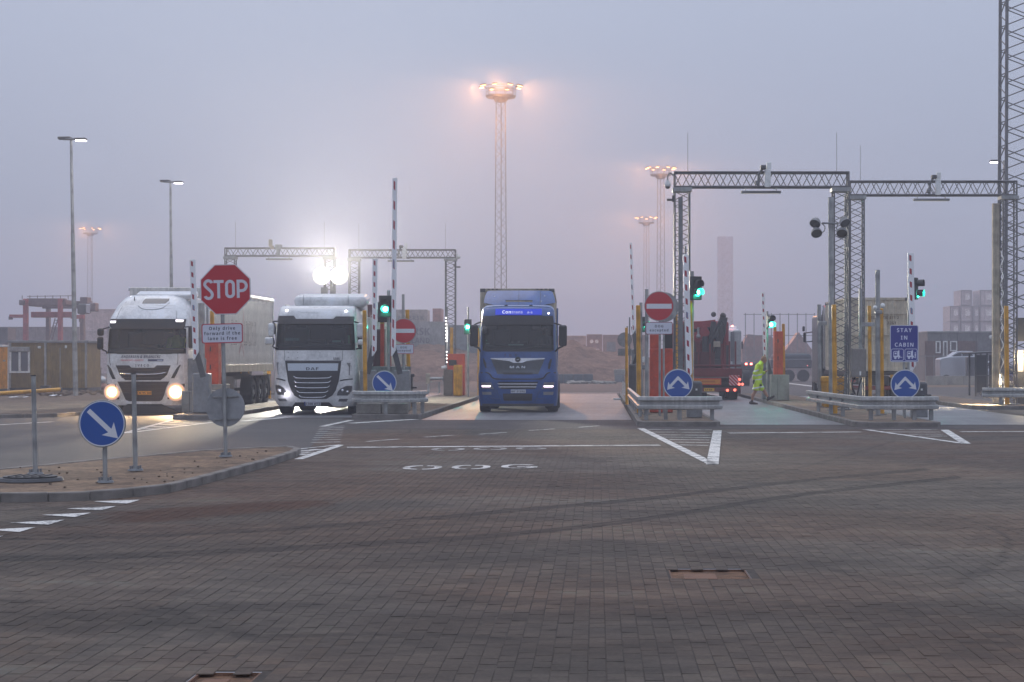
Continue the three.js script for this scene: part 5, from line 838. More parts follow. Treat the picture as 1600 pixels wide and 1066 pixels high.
  part('side_graphic', new THREE.PlaneGeometry(7.6, 1.75).rotateY(Math.PI / 2).translate(1.2715, 2.6, -10.4), decal(1536, 360, (c) => {
    c.strokeStyle = 'rgb(86,80,84)'; c.lineWidth = 7; c.font = '230px sans-serif'; c.textBaseline = 'alphabetic'; c.save(); c.scale(.62, 1); c.strokeText('LDCIRO', 760, 262); c.strokeText('SLD', 30, 262); c.restore();
    c.strokeStyle = 'rgb(150,50,70)'; c.lineWidth = 9; c.beginPath(); c.moveTo(470, 20); c.lineTo(430, 180); c.lineTo(300, 330); c.lineTo(400, 250); c.lineTo(480, 345); c.lineTo(470, 190); c.closePath(); c.stroke();
  }), tr);
  for (const [i, z] of [-11.2, -12.5, -13.8].entries()) for (const x of [-1.02, 1.02]) { k.wheel(x, z, .5, .38, tr, false); if (x > 0) part('mudguard', new THREE.CylinderGeometry(.6, .6, .42, 20, 1, true, -.3, Math.PI + .6).rotateZ(Math.PI / 2).rotateX(0).translate(x, .5, z), M.black, tr); }
  part('underframe', [box(1.0, .3, z0 - z1 - .6, 0, 1.1, (z0 + z1) / 2), box(2.4, .12, .2, 0, .55, z1 + .15), box(.06, .55, .4, 1.15, .85, z1 + .3), box(2.2, .5, 1.4, 0, .85, -7.4)], M.black, tr);
  for (const z of [-5.6, -8.4, -9.8]) part('side_marker', box(.02, .05, .09, 1.28, 1.22, z, .006), M.yellow, tr);
}
// --- second white truck
{
  const k = cabKit('tractor_truck', 'white truck without lit headlights, second from the left, under the floodlights', 491, 649.5, 52.25), { root: t, lx, ly } = k;
  k.setRings([[.28, 1.14, -.06, -2.2, .28, .10], [.45, 1.25, .02, -2.2, .32, .13], [.9, 1.27, .05, -2.2, .34, .13], [1.3, 1.26, .04, -2.2, .32, .12], [1.95, 1.25, .0, -2.25, .24, .10], [2.78, 1.20, -.12, -2.25, .24, .10], [3.05, 1.17, -.20, -2.25, .24, .10], [3.24, 1.14, -.36, -2.25, .25, .10], [3.31, 1.08, -.55, -2.25, .25, .08]]);
  part('cab_body', k.loft([.28, .36, .45, .7, .9, 1.1, 1.3, 1.6, 1.95, 1.96]), whitePaint, t);
  part('cab_pillars', k.loft([1.96, 2.2, 2.5, 2.76], .945, false), whitePaint, t);
  part('cab_roof', k.loft([2.76, 2.9, 3.05, 3.15, 3.24, 3.28, 3.31]), whitePaint, t);
  part('windscreen', k.sheet([[504, 432.5, 549], [530, 431, 549.5], [541, 431, 549]], .012, .012, 24), M.pane, t);
  part('screen_band', k.sheet([[538, 430.8, 549.3], [541.5, 431.4, 549], [544, 435, 546], [546.4, 447, 535]], .008, .03, 24), M.black, t);
  interior(k, ly(545), ly(504), -.05, 1.2);
  part('sun_visor', [k.sheet([[498, 432, 551.5], [506, 433.5, 550.5]], .10, .05, 24), k.sheet([[493, 433, 458], [497.9, 432.4, 461.5]], .10, .05, 6), k.sheet([[494, 524, 551.5], [497.9, 520, 551.6]], .10, .05, 6)], mat([.05, .045, .045], .4), t);
  for (const [a, b] of [[445.2, 484.5], [538.2, 485.6]]) { const c = k.at(a, b, .02); part('marker_lamp', sph(.035, c.x, c.y, c.z, 10), glow(1, .93, 1, 7), t); }
  part('roof_seam', [k.rod([[437, 487.5], [491, 488.5], [551, 487.5]], .006, .003), k.rod([[551, 480], [552, 493]], .006, .003)], M.grey, t);
  const dfl = new RoundedBoxGeometry(2.22, .36, 1.0, 5, .16).rotateX(.12).translate(lx(508), ly(467), -1.5);
  part('roof_deflector', dfl, whitePaint, t); part('deflector_seam', [box(.01, .3, .02, lx(537), ly(467), -.985), box(.01, .3, .02, lx(466), ly(467), -.985)], M.grey, t);
  part('deflector_stay', [box(.06, .22, .06, lx(453), ly(475), -1.3), box(.06, .22, .06, lx(540), ly(475), -1.3)], M.black, t);
  part('side_deflector', [box(.05, 1.7, .6, 1.22, 2.55, -2.5, .02), box(.05, 1.7, .6, -1.22, 2.55, -2.5, .02), box(.3, .5, .5, 1.08, 3.42, -2.1, .1)], whitePaint, t);
  part('seam', [k.rod([[444, 546.5], [444, 563.5]], .007, .004), k.rod([[535, 546.5], [534.5, 563.5]], .007, .004), k.rod([[445, 563], [491, 563.6], [534, 563]], .008, .006)], M.grey, t);
  part('bonnet_stud', [[450, 550.5], [465, 550.5], [450, 558.5], [465, 558.5]].map(([a, b]) => { const c = k.at(a, b, .005); return disc(.012, .012, c.x, c.y, c.z, 8); }), M.black, t);
  part('fleet_number', k.sheet([[557.2, 520, 531.5], [563, 520, 531.5]], .010, .004, 4), decal(192, 96, (c) => { c.fillStyle = 'rgb(40,42,50)'; c.font = 'bold 84px sans-serif'; c.textBaseline = 'middle'; c.scale(.92, 1); c.fillText('5385', 6, 52); }), t);
  part('grille_surround', k.sheet([[563.8, 445, 533], [580, 447.5, 531.5], [596, 450, 529], [610, 455, 524.5], [618, 460, 519], [623.2, 469, 510]], .014, .05, 22), mat([.032, .032, .034], .45), t);
  part('grille_panel', k.sheet([[567.6, 449, 528.5], [579.2, 450, 527.5]], .028, .03, 16), mat([.50, .55, .60], .3, .5, { tex: null }), t);
  part('badge_letters', k.sheet([[573, 474, 502.5], [578.6, 474, 502.5]], .034, .004, 8), decal(512, 110, (c) => { c.fillStyle = 'rgb(54,60,70)'; c.font = 'bold 124px sans-serif'; c.textBaseline = 'middle'; c.save(); c.scale(1.5, 1); spaced(c, 'DAF', 170, 60, 8); c.restore(); }), t);
  for (const [y, a, b] of [[590.5, 459, 518], [597.8, 460, 517], [605.5, 461.5, 515.5], [613.2, 464, 513], [620.5, 467.5, 509.5]]) part('grille_slat', k.rod([[a, y - 3], [a + 3, y - .6], [a + 7, y], [(a + b) / 2, y + .4], [b - 7, y], [b - 3, y - .6], [b, y - 3]], .013, .04), M.chrome, t);
  part('bumper_groove', [k.rod([[431, 591.5], [438, 592.5], [446, 594.5]], .02, .004), k.rod([[531, 594.5], [540, 593], [550, 592]], .02, .004)], M.black, t);
  part('corner_scoop', k.sheet([[566, 430.5, 435], [572, 431.5, 433], [585, 433, 434.2]], .01, .02, 3), M.grey, t); part('corner_scoop', k.sheet([[567, 541, 547], [573, 544.5, 546.5], [586, 544.5, 546]], .01, .02, 3), M.grey, t);
  for (const [rows, lamp] of [[[[601.5, 428.6, 435], [606, 428.8, 443], [612, 430, 447.5], [617, 433, 449]], [446.8, 615.6]], [[[602.8, 541, 549.6], [607, 532, 549.5], [612, 527.5, 548.2], [618, 526, 543]], null]]) {
    const h = part('headlight', k.sheet(rows, .012, .04, 8), M.lensClear, t);
    part('reflector', k.sheet(rows, .002, .02, 8), mat([.16, .155, .15], .3, .7, { tex: null }), h);
    const a = rows[2], m = k.at((a[1] + a[2]) / 2, 611, 0); part('projector', [sph(.055, m.x - .06, m.y + .02, m.z - .02, 12), sph(.045, m.x + .09, m.y - .02, m.z - .02, 12)], M.chrome, h);
    if (lamp) { const c = k.at(lamp[0], lamp[1], .02); part('lamp', sph(.04, c.x, c.y, c.z, 10), glow(.93, .88, 1, 16), h); const l = new THREE.PointLight(lin(.9, .86, 1), .25, 0); l.position.set(c.x, c.y, c.z + .1); t.add(l); }
  }
  for (const r of [[[622.6, 432.5, 446], [626.8, 435, 448.5]], [[623, 530, 543.5], [627.4, 528, 541]]]) part('fog_lamp', k.sheet(r, .008, .03, 5), mat([.12, .12, .125], .3, .4, { tex: null }), t);
  part('number_plate', k.sheet([[627.6, 475, 501], [633.8, 475, 501]], .03, .03, 6), decal(320, 76, (c) => { c.fillStyle = 'rgb(40,60,130)'; c.fillRect(0, 0, 30, 76); c.fillStyle = 'rgb(32,34,44)'; c.font = 'bold 60px sans-serif'; c.textBaseline = 'middle'; spaced(c, 'CS08 WTE', 172, 41, 1); }, 'rgb(196,198,208)'), t);
  part('lower_intake', k.sheet([[628.6, 461, 514], [633, 457.5, 518.5], [635.5, 456, 520]], .014, .04, 12), M.black, t);
  const pl = (rows, s_, w, h, col, fg) => part('cab_plate', k.sheet(rows, -.05, .006, 6), decal(w, h, (c) => { c.fillStyle = fg; c.font = `bold ${h * .8}px sans-serif`; c.textBaseline = 'middle'; spaced(c, s_, w / 2, h * .54, 4); }, col), t);
  pl([[527.4, 443.5, 467], [532.8, 443.5, 467]], 'HANSTED', 384, 84, 'rgb(96,120,128)', 'rgb(186,204,208)'); pl([[531.4, 518, 532], [534.6, 518, 532]], '', 128, 32, 'rgb(150,190,184)', 'rgb(150,190,184)');
  part('green_reflection', new RoundedBoxGeometry(.07, .26, .05, 2, .02).translate(lx(543.5), ly(530), -.22), mat([.03, .42, .16], .6), t);  // green block standing in for the signal's reflection in the windscreen
  part('air_freshener', sph(.06, lx(446.5), ly(511), -.3, 12), mat([.05, .018, .018], .6), t);
  wiper(k, [450, 541.5], [480, 543], [500, 543.8]); wiper(k, [500, 541.5], [525, 543], [535, 543.6]);
  k.mirror(-1, 418.4, 427.4, 504.5, 526, -.05, whitePaint); k.mirror(-1, 413, 426, 526.6, 539, -.05, whitePaint); k.mirror(1, 557, 567, 504.5, 527.5, -.1, whitePaint); k.mirror(1, 558, 566.5, 530, 539, -.1, whitePaint);
  part('mirror_arm', [tube([V(lx(432), ly(501.5), -.25), V(lx(425), ly(502.5), -.12), V(lx(428), ly(506), -.1), V(lx(428), ly(522), -.1)], .022), tube([V(lx(426), ly(528), -.08), V(lx(427.5), ly(536), -.08), V(lx(425), ly(541), -.12), V(lx(430), ly(545), -.25)], .024), tube([V(lx(550), ly(502), -.3), V(lx(557), ly(503.5), -.18), V(lx(561), ly(505), -.14)], .022), tube([V(lx(561), ly(527), -.12), V(lx(560), ly(531), -.12)], .02), tube([V(lx(562), ly(538), -.12), V(lx(561), ly(543), -.16), V(lx(553), ly(545.5), -.28)], .024)], M.black, t);
  part('door_glass', [box(.01, .78, .95, 1.25, ly(525), -.95, .003), box(.01, .78, .95, -1.25, ly(525), -.95, .003)], M.glassDark, t);
  part('chassis', [box(.9, .3, 6.2, 0, .75, -3.2), box(2.2, .3, .3, 0, .5, -.7), box(.5, .5, .3, -.6, .5, -3.4), box(2.3, .45, .9, 0, .6, -2.8)], M.black, t);
  for (const x of [-1.04, 1.04]) { k.wheel(x, -1.35, .5, .36); k.wheel(x * .97, -5.2, .5, .5); }
  part('door_step', box(.3, .4, .8, 1.1, .7, -1.9, .03), M.greyDark, t);
  const tb = new THREE.Group(); tb.name = 'trailer'; t.add(tb);
  part('trailer_box', box(2.46, 1.55, 11.8, 0, 2.25, -9.2, .03), mat([.38, .38, .39], .5), tb); part('underframe', box(1.2, .3, 11, 0, 1.2, -9.2), M.black, tb);
  for (const z of [-11.4, -12.7, -14]) for (const x of [-1, 1]) k.wheel(x, z, .5, .38, tb, false);
}
// --- blue truck (middle)
const bluePaint = paintMat([.004, .064, .27], .3);
{
  const k = cabKit('tractor_truck', 'blue truck with a lit company board above its windscreen, middle lane', 809.3, 645.8, 49.9, .016), { root: t, lx, ly } = k;
  k.setRings([[.22, 1.22, -.06, -2.2, .30, .10], [.5, 1.25, .03, -2.2, .32, .12], [1.2, 1.26, .04, -2.2, .32, .12], [1.35, 1.23, .0, -2.2, .26, .10], [1.92, 1.215, -.02, -2.25, .24, .10], [2.78, 1.18, -.13, -2.25, .24, .10], [3.1, 1.15, -.20, -2.25, .24, .11], [3.30, 1.12, -.32, -2.25, .24, .11], [3.40, 1.02, -.5, -2.25, .24, .08]]);
  part('cab_body', k.loft([.22, .35, .5, .8, 1.0, 1.2, 1.28, 1.35, 1.6, 1.92, 1.96]), bluePaint, t);
  part('cab_pillars', k.loft([1.96, 2.2, 2.5, 2.78], .93, false), bluePaint, t);
  part('cab_roof', k.loft([2.78, 2.95, 3.1, 3.2, 3.3, 3.36, 3.40]), bluePaint, t);
  part('windscreen', k.sheet([[507, 752.5, 865], [530, 752.5, 864], [546, 754.5, 863.5]], .012, .012, 24), M.pane, t);
  part('screen_band', k.sheet([[545, 754.3, 863.7], [549.4, 757.5, 861.5]], .008, .03, 24), M.black, t);
  interior(k, ly(547), ly(507), -.05, 1.18);
  part('sun_visor', k.sheet([[493.5, 753, 864], [502, 751.8, 865.2], [507.5, 753, 864.5]], .10, .05, 24), M.black, t);
  const boardTex = canvas(1024, 160, (c, w, h) => { c.fillStyle = 'rgb(24,54,196)'; c.fillRect(0, 0, w, h); c.textBaseline = 'middle'; c.font = 'bold 112px sans-serif'; c.fillStyle = 'rgb(246,246,255)'; c.fillText('Con', 146, 84); let x = 146 + c.measureText('Con').width + 2; c.fillStyle = 'rgb(186,186,226)'; c.font = 'bold 98px sans-serif'; c.fillText('trans', x, 86); c.font = 'bold 90px sans-serif'; c.fillText('a-s', x + 360 - 20, 88); });
  part('company_sign', k.sheet([[482.2, 773.5, 846.5], [492, 773.5, 846.5]], .055, .07, 14), new THREE.MeshStandardMaterial({ map: boardTex, emissive: lin(1, 1, 1), emissiveMap: boardTex, emissiveIntensity: .32, roughness: .4 }), t);
  { const g = k.at(857, 489.3, .02); part('marker_lamp', sph(.03, g.x, g.y, g.z, 8), glow(1, .82, .75, 5), t); }
  // roof deflector: two flared halves over the cab
  const rows = [[477.5, 777, 843], [474, 764, 855], [471.5, 753.8, 867.2], [466, 754, 866.8], [459, 756, 864.5], [454, 757.6, 862.6], [452, 760, 860]], dp = [], NXD = 32;
  const dz = (x, y) => { const u = Math.min(1, Math.abs(x) / 1.15), c = Math.max(0, Math.min(1, (u - .52) / .16)); return -.60 - (y - 3.36) * .85 - (y - 3.36) ** 2 * .5 - .30 * u ** 3 - .035 * c * c * (3 - 2 * c); };
  const dpt = (r, i) => { const x = lx(r[1] + (r[2] - r[1]) * i / NXD), y = ly(r[0]); return [x, y, dz(x, y)]; };
  const fine = []; for (let i = 0; i < rows.length - 1; i++) for (let k = 0; k < 3; k++) fine.push(rows[i].map((v, q) => v + (rows[i + 1][q] - v) * k / 3)); fine.push(rows[rows.length - 1]);
  const dq = (A, B, C, E) => dp.push(...A, ...B, ...C, ...A, ...C, ...E), back = p => [p[0] * .97, p[1] - .02, -2.1];
  for (let j = 0; j < fine.length - 1; j++) { for (let i = 0; i < NXD; i++) dq(dpt(fine[j], i), dpt(fine[j], i + 1), dpt(fine[j + 1], i + 1), dpt(fine[j + 1], i)); dq(dpt(fine[j], NXD), back(dpt(fine[j], NXD)), back(dpt(fine[j + 1], NXD)), dpt(fine[j + 1], NXD)); dq(back(dpt(fine[j], 0)), dpt(fine[j], 0), dpt(fine[j + 1], 0), back(dpt(fine[j + 1], 0))); }
  for (let i = 0; i < NXD; i++) { const f = fine[fine.length - 1]; dq(dpt(f, i), dpt(f, i + 1), back(dpt(f, i + 1)), back(dpt(f, i))); }
  let dg = new THREE.BufferGeometry(); dg.setAttribute('position', new THREE.BufferAttribute(new Float32Array(dp), 3)); dg = toCreasedNormals(mergeVertices(dg, 1e-4), .6);
  part('roof_deflector', dg, bluePaint, t);
  part('deflector_slot', box(.84, .045, .03, lx(810), ly(470), dz(0, ly(470)) - .0, .01), M.beige, t); part('deflector_slot_shade', box(.86, .03, .03, lx(810), ly(468.4), dz(0, ly(468.4)) + .003, .008), M.black, t);
  part('deflector_rib', [809.5, 843.5].map(q => tube([476, 470, 464, 458, 453].map(w => V(lx(q), ly(w), dz(lx(q), ly(w)) + .003)), .006)), M.greyDark, t);
  for (const [a, b] of [[771, 461.8], [850.5, 461], [845, 469.8]]) part('roof_stud', sph(.022, lx(a), ly(b), dz(lx(a), ly(b)) + .005, 8), M.chrome, t);
  part('roof_stay', [box(.1, .05, .1, lx(790), ly(477), -.5), box(.1, .05, .1, lx(829), ly(477), -.5)], M.black, t);
  part('roof_trim', k.rod([[757, 480.5], [765, 479], [810, 478.2], [853, 479], [861, 480.5], [865, 487]], .012, .012), mat([.12, .22, .42], .3, .3, { tex: null }), t);
  part('bonnet_lettering', k.sheet([[552, 783, 812], [558.5, 783, 812]], .008, .004, 6), decal(300, 70, (c) => { c.fillStyle = 'rgba(64,50,84,.8)'; c.font = 'bold 64px sans-serif'; c.textBaseline = 'middle'; spaced(c, 'T G X', 150, 38, 14); }), t);
  part('front_panel', k.sheet([[561, 767.5, 850.5], [566, 769, 849], [574, 773, 845.5], [584.4, 777, 841]], .012, .04, 18), mat([.085, .095, .11], .42, .3), t);
  part('chrome_strip', k.sheet([[559.6, 766, 851.5], [561.6, 767.5, 850], [564, 795, 823], [567, 802, 816]], .028, .03, 14), M.chrome, t);
  { const c = k.at(809, 561.8, .045); part('badge', [disc(.085, .02, c.x, c.y, c.z, 18).scale(1, 1, 1)], M.black, t); part('badge_mark', new THREE.PlaneGeometry(.13, .09).translate(c.x, c.y, c.z + .012), decal(128, 96, (g) => { g.strokeStyle = 'rgb(196,200,206)'; g.lineWidth = 9; g.beginPath(); g.moveTo(16, 66); g.quadraticCurveTo(50, 40, 74, 48); g.lineTo(108, 26); g.moveTo(60, 48); g.lineTo(52, 76); g.moveTo(84, 44); g.lineTo(92, 70); g.stroke(); }), t); }
  part('badge_letters', k.sheet([[571.3, 791.5, 825.5], [575.6, 791.5, 825.5]], .022, .006, 8), decal(512, 80, (c) => { c.fillStyle = 'rgb(206,212,220)'; c.font = 'bold 94px sans-serif'; c.textBaseline = 'middle'; c.save(); c.scale(1.45, 1); spaced(c, 'MAN', 176, 45, 22); c.restore(); }), t);
  part('panel_slot', k.sheet([[582.2, 785, 833], [585, 787, 831]], .02, .03, 10), M.black, t);
  part('cab_joint', k.rod([[751, 582.5], [764, 583.5], [769, 590], [774, 592], [810, 592.6], [845, 592], [850, 590], [855, 583.5], [868, 582.5]], .022, .006), M.black, t);
  part('corner_vent', k.sheet([[560, 754, 756], [567, 755, 759], [575, 758, 760]], .01, .03, 3), M.black, t); part('corner_vent', k.sheet([[561, 860, 862.5], [568, 857, 861], [576.5, 856, 859]], .01, .03, 3), M.black, t);
  part('lower_grille', k.sheet([[594, 777, 842], [608, 783, 836]], .008, .04, 14), M.black, t);
  part('grille_bar', k.sheet([[593.4, 776, 843], [596.6, 778, 841]], .03, .04, 14), bluePaint, t);
  for (const [y, a, b] of [[600, 777, 840], [604.6, 778.5, 838.5]]) part('grille_slat', k.sheet([[y - .9, a, b], [y + .9, a + 1, b - 1]], .035, .04, 14), M.chrome, t);
  for (const [rows, line] of [[[[597.6, 751, 767.5], [602, 751.5, 769], [607.8, 753, 771.5]], [752.5, 766.5, 602.6, 604.8]], [[[597.4, 850, 866.2], [602, 848.5, 866], [608, 846, 864.5]], [849.5, 864.5, 602.8, 605]]]) {
    const h = part('headlight', k.sheet(rows, .014, .04, 8), M.lensClear, t); part('reflector', k.sheet(rows, .003, .02, 8), mat([.24, .235, .24], .35, .5, { tex: null }), h);
    part('lamp', k.sheet([[line[2], line[0], line[1]], [line[3], line[0] + .5, line[1] - .5]], .02, .012, 6), glow(1, .80, .95, 4.5), h);
  }
  for (const r of [[[612.5, 752.5, 767.5], [617, 753.5, 768]], [[612.5, 849, 865], [617.4, 849, 864]]]) part('fog_lamp', k.sheet(r, .010, .03, 6), mat([.22, .22, .225], .3, .4, { tex: null }), t);
  part('number_plate', k.sheet([[608.8, 796.5, 821.5], [614.2, 796.5, 821.5]], .045, .03, 6), decal(320, 70, (c) => { c.fillStyle = 'rgb(40,60,130)'; c.fillRect(0, 0, 22, 70); c.fillStyle = 'rgb(36,38,46)'; c.font = 'bold 58px sans-serif'; c.textBaseline = 'middle'; spaced(c, 'WY 5139U', 168, 38, 1); }, 'rgb(186,190,200)'), t);
  part('lower_intake', k.sheet([[615.2, 785.5, 832], [626.2, 787, 831]], .012, .05, 12), M.black, t);
  part('bumper_crease', [k.rod([[776, 610], [781, 622], [783, 629]], .012, .006), k.rod([[843, 610], [838, 622], [835, 629]], .012, .006), k.rod([[752, 619.5], [768, 622], [781, 623.5]], .010, .004), k.rod([[866, 619.5], [850, 622], [838, 623.5]], .010, .004)], mat([.012, .05, .16], .35), t);
  part('bumper_lip', k.sheet([[631, 748.5, 870.5], [635.2, 750, 869]], .012, .06, 22), mat([.075, .075, .08], .6), t);
  wiper(k, [765, 547.5], [785, 541], [797, 541.5]); wiper(k, [800, 547.5], [835, 542], [846, 542]);
  part('cab_plate', k.sheet([[537.6, 794, 818], [540, 794, 818]], -.05, .006, 6), decal(256, 32, () => {}, 'rgb(170,190,190)'), t); part('cab_plate', k.sheet([[536, 758.5, 764.5], [538, 758.5, 764.5]], -.05, .006, 3), decal(64, 32, () => {}, 'rgb(150,170,170)'), t);
  part('dash_ornament', [box(.07, .07, .05, lx(800), ly(534.3), -.32, .01), box(.07, .07, .05, lx(810), ly(534.3), -.32, .01)], M.grey, t);
  k.mirror(-1, 733.5, 746.8, 507.5, 541.5, -.05, M.black); k.mirror(1, 873, 885.8, 508, 541, -.05, M.black);
  part('mirror_arm', [tube([V(lx(751), ly(503), -.25), V(lx(744), ly(506), -.1), V(lx(740), ly(508.5), -.06)], .025), tube([V(lx(741), ly(541), -.06), V(lx(747), ly(543.5), -.12), V(lx(750), ly(549), -.25)], .03), tube([V(lx(866), ly(505), -.25), V(lx(873), ly(507), -.1), V(lx(878), ly(509), -.06)], .025), tube([V(lx(880), ly(541), -.06), V(lx(873), ly(544), -.12), V(lx(868), ly(549), -.25)], .03)], M.black, t);
  part('corner_mirror', sph(.1, lx(757), ly(515.5), .02, 14).scale(.8, 1.2, 1), M.black, t).position.set(-.21, -.52, 0);
  part('door_glass', [box(.01, .78, .95, 1.22, ly(528), -.95, .003), box(.01, .78, .95, -1.22, ly(528), -.95, .003)], M.glassDark, t);
  part('side_deflector', [box(.05, 1.9, .5, 1.22, 2.4, -2.45, .02), box(.05, 1.9, .5, -1.22, 2.4, -2.45, .02)], bluePaint, t);
  part('chassis', [box(.9, .3, 13, 0, .78, -7), box(2.2, .25, .4, 0, .42, -.55), box(2.3, .5, 1.0, 0, .7, -2.9), box(2.4, .16, 12.4, 0, 1.1, -8.6)], M.black, t);
  for (const x of [-1.08, 1.08]) { k.wheel(x, -1.4, .5, .34); k.wheel(x * .96, -5.2, .5, .5); for (const z of [-11.4, -12.7, -14]) k.wheel(x * .94, z, .5, .38); }
  // container on its trailer
  const ct = thing('shipping_container', 'cream shipping container on the trailer of the blue truck', 'shipping container', [X(808, 60.8), 0, -60.9], .016);
  container(ct, 2.44, 2.85, 12.1, 1.16, M.beige, 0, true);
}
function container(t, w, h, l, y0, m, zf = 0, bare = false) { // front face at z = zf, corrugated
  const pitch = .28;
  const fr = new THREE.Shape(), n = Math.floor((w - .2) / pitch); fr.moveTo(-w / 2 + .06, -.03); for (let i = 0; i < n; i++) { const x = -w / 2 + .1 + i * pitch; fr.lineTo(x, .0); fr.lineTo(x + .07, .0); fr.lineTo(x + .11, -.035); fr.lineTo(x + .21, -.035); } fr.lineTo(w / 2 - .06, 0); fr.lineTo(w / 2 - .06, -.08); fr.lineTo(-w / 2 + .06, -.08);
  part('front_wall', new THREE.ExtrudeGeometry(fr, { depth: h - .2, bevelEnabled: false }).rotateX(Math.PI / 2).translate(0, y0 + h - .1, zf - .02), m, t);
  const sd = new THREE.Shape(), k = Math.floor((l - .3) / pitch); sd.moveTo(-l + .1, -.03); for (let i = 0; i < k; i++) { const x = -l + .15 + i * pitch; sd.lineTo(x, 0); sd.lineTo(x + .07, 0); sd.lineTo(x + .11, -.035); sd.lineTo(x + .21, -.035); } sd.lineTo(-.1, 0); sd.lineTo(-.1, -.08); sd.lineTo(-l + .1, -.08);
  for (const s of [-1, 1]) { const g = new THREE.ExtrudeGeometry(sd, { depth: h - .2, bevelEnabled: false }).rotateX(Math.PI / 2); g.rotateY(s > 0 ? Math.PI / 2 : -Math.PI / 2); if (s > 0) g.translate(w / 2 - .02, y0 + h - .1, zf - l); else { g.translate(-w / 2 + .02, y0 + h - .1, zf); } const p = g.attributes.position; part('side_wall', g, m, t); }
  part('roof', box(w - .04, .04, l - .04, 0, y0 + h - .05, zf - l / 2), m, t); part('floor', box(w - .04, .1, l - .04, 0, y0 + .06, zf - l / 2), m, t);
  for (const sx of [-1, 1]) for (const sz of [0, -l]) { part('corner_post', box(.12, h - .24, .12, sx * (w / 2 - .06), y0 + h / 2, zf + sz + (sz ? .06 : -.06), .012), m, t); for (const y of [y0 + .06, y0 + h - .06]) part('corner_casting', box(.18, .12, .18, sx * (w / 2 - .088), y, zf + sz + (sz ? .088 : -.088), .012), M.greyDark, t); }
  part('frame_rail', [box(w - .36, .1, .1, 0, y0 + h - .05, zf - .05, .01), box(w - .36, .12, .1, 0, y0 + .06, zf - .05, .01), box(.1, .08, l - .4, w / 2 - .05, y0 + h - .04, zf - l / 2, .01), box(.1, .08, l - .4, -w / 2 + .05, y0 + h - .04, zf - l / 2, .01), box(.1, .14, l - .4, w / 2 - .05, y0 + .07, zf - l / 2, .01), box(.1, .14, l - .4, -w / 2 + .05, y0 + .07, zf - l / 2, .01)], m, t);
  if (bare) part('top_hazard_mark', [-1, 1].flatMap(s => [0, 1, 2].map(i => box(.07, .03, .02, s * (.66 + i * .14), y0 + h - .02, zf + .012).rotateZ(0))), M.black, t);
}
// --- truck with a white container driving away (right)
{
  const D = 69.5, xc = 10.5, t = thing('shipping_container', 'cream container with serial number on the truck driving away behind the right island', 'shipping container', [xc, 0, -D]);
  const cream = mat([.62, .57, .47], .5, 0, { tex: streakTex }); container(t, 2.44, 2.75, 6.06, 1.25, cream);
  part('serial_number', new THREE.PlaneGeometry(1.5, .42).translate(.42, 3.15, .012), decal(512, 144, (c) => { c.fillStyle = 'rgb(96,84,72)'; c.font = 'bold 50px sans-serif'; c.textBaseline = 'middle'; c.fillText('MSKU  730 811 2', 4, 40); c.fillText('22G1', 236, 108); }), t);
  for (const y of [1.9, 2.6, 3.4]) part('front_beam', box(2.2, .05, .03, 0, y, .02, .01), cream, t);
  const k = { D: 77 }, tt = thing('tractor_truck', 'truck driving away on the right with a round red marker lamp on its cab', 'truck', [10.4, 0, -77]);
  part('cab_body', [new RoundedBoxGeometry(2.48, 2.9, 2.1, 4, .16).translate(0, 2.1, -1.2)], mat([.13, .135, .145], .35, 0, { tex: null }), tt); part('side_fairing', box(.05, 3.2, .8, -1.22, 2.1, .15, .02), mat([.10, .105, .115], .35), tt); part('air_tank', [cyl(.16, .16, 2.4, -.72, 2.5, .25, 18), cyl(.16, .16, 2.4, -.36, 2.5, .25, 18)], M.chrome, tt);
  part('exhaust_stack', [cyl(.06, .06, 2.6, -1.05, 2.6, .35, 14), cyl(.08, .08, 1.2, -1.05, 2.0, .35, 14)], M.chrome, tt); { const g = part('marker_lamp', box(.2, .08, .08, -.95, 3.88, .1, .03), M.red, tt); part('lamp', sph(.05, -.9, 3.86, .16, 10), glow(1, .08, .06, 10), g); }
  part('mirror', [box(.10, .42, .22, -1.58, 2.62, -1.9, .04), box(.10, .22, .2, -1.62, 2.98, -1.9, .04)], M.black, tt); part('mirror_arm', [bar(V(-1.56, 2.8, -1.9), V(-1.22, 2.85, -1.9), .025, 6), bar(V(-1.56, 2.42, -1.9), V(-1.22, 2.45, -1.9), .025, 6)], M.black, tt);
  const wh = (x, z) => { const w = part('wheel', new THREE.LatheGeometry([[.28, -.16], [.45, -.16], [.5, -.11], [.5, .11], [.45, .16], [.28, .16]].map(a => new THREE.Vector2(...a)), 26).rotateZ(Math.PI / 2).translate(x, .5, z), M.rubber, tt); part('rim', cyl(.28, .28, .24, 0, 0, 0, 20).rotateZ(Math.PI / 2).translate(x, .5, z), M.steel, w); };
  for (const x of [-1.05, 1.05]) for (const z of [-1.9, 2.2, 4.9, 6.2]) wh(x, z);
  part('chassis', [box(1, .35, 9.4, 0, .9, 3, .03), box(2.3, .14, 6.2, 0, 1.16, 4.4)], M.black, tt); part('rear_bumper', box(2.3, .16, .14, 0, .62, 7.55, .03), M.redDark, tt);
  part('tail_lamp', [box(.36, .1, .05, -.9, .86, 7.55, .02)], M.red, tt); part('tail_lamp', [box(.36, .1, .05, .9, .86, 7.55, .02)], glow(1, .06, .04, .5), tt); part('number_plate', box(.5, .11, .02, .1, .86, 7.56), mat([.6, .42, .1], .5), tt); part('hazard_board', [box(.55, .12, .02, -.85, 1.05, 7.53), box(.55, .12, .02, .85, 1.05, 7.53)], M.yellow, tt);
  part('mudflap', [box(.5, .4, .02, -.95, .5, 6.95), box(.5, .4, .02, .95, .5, 6.95)], M.black, tt);
}
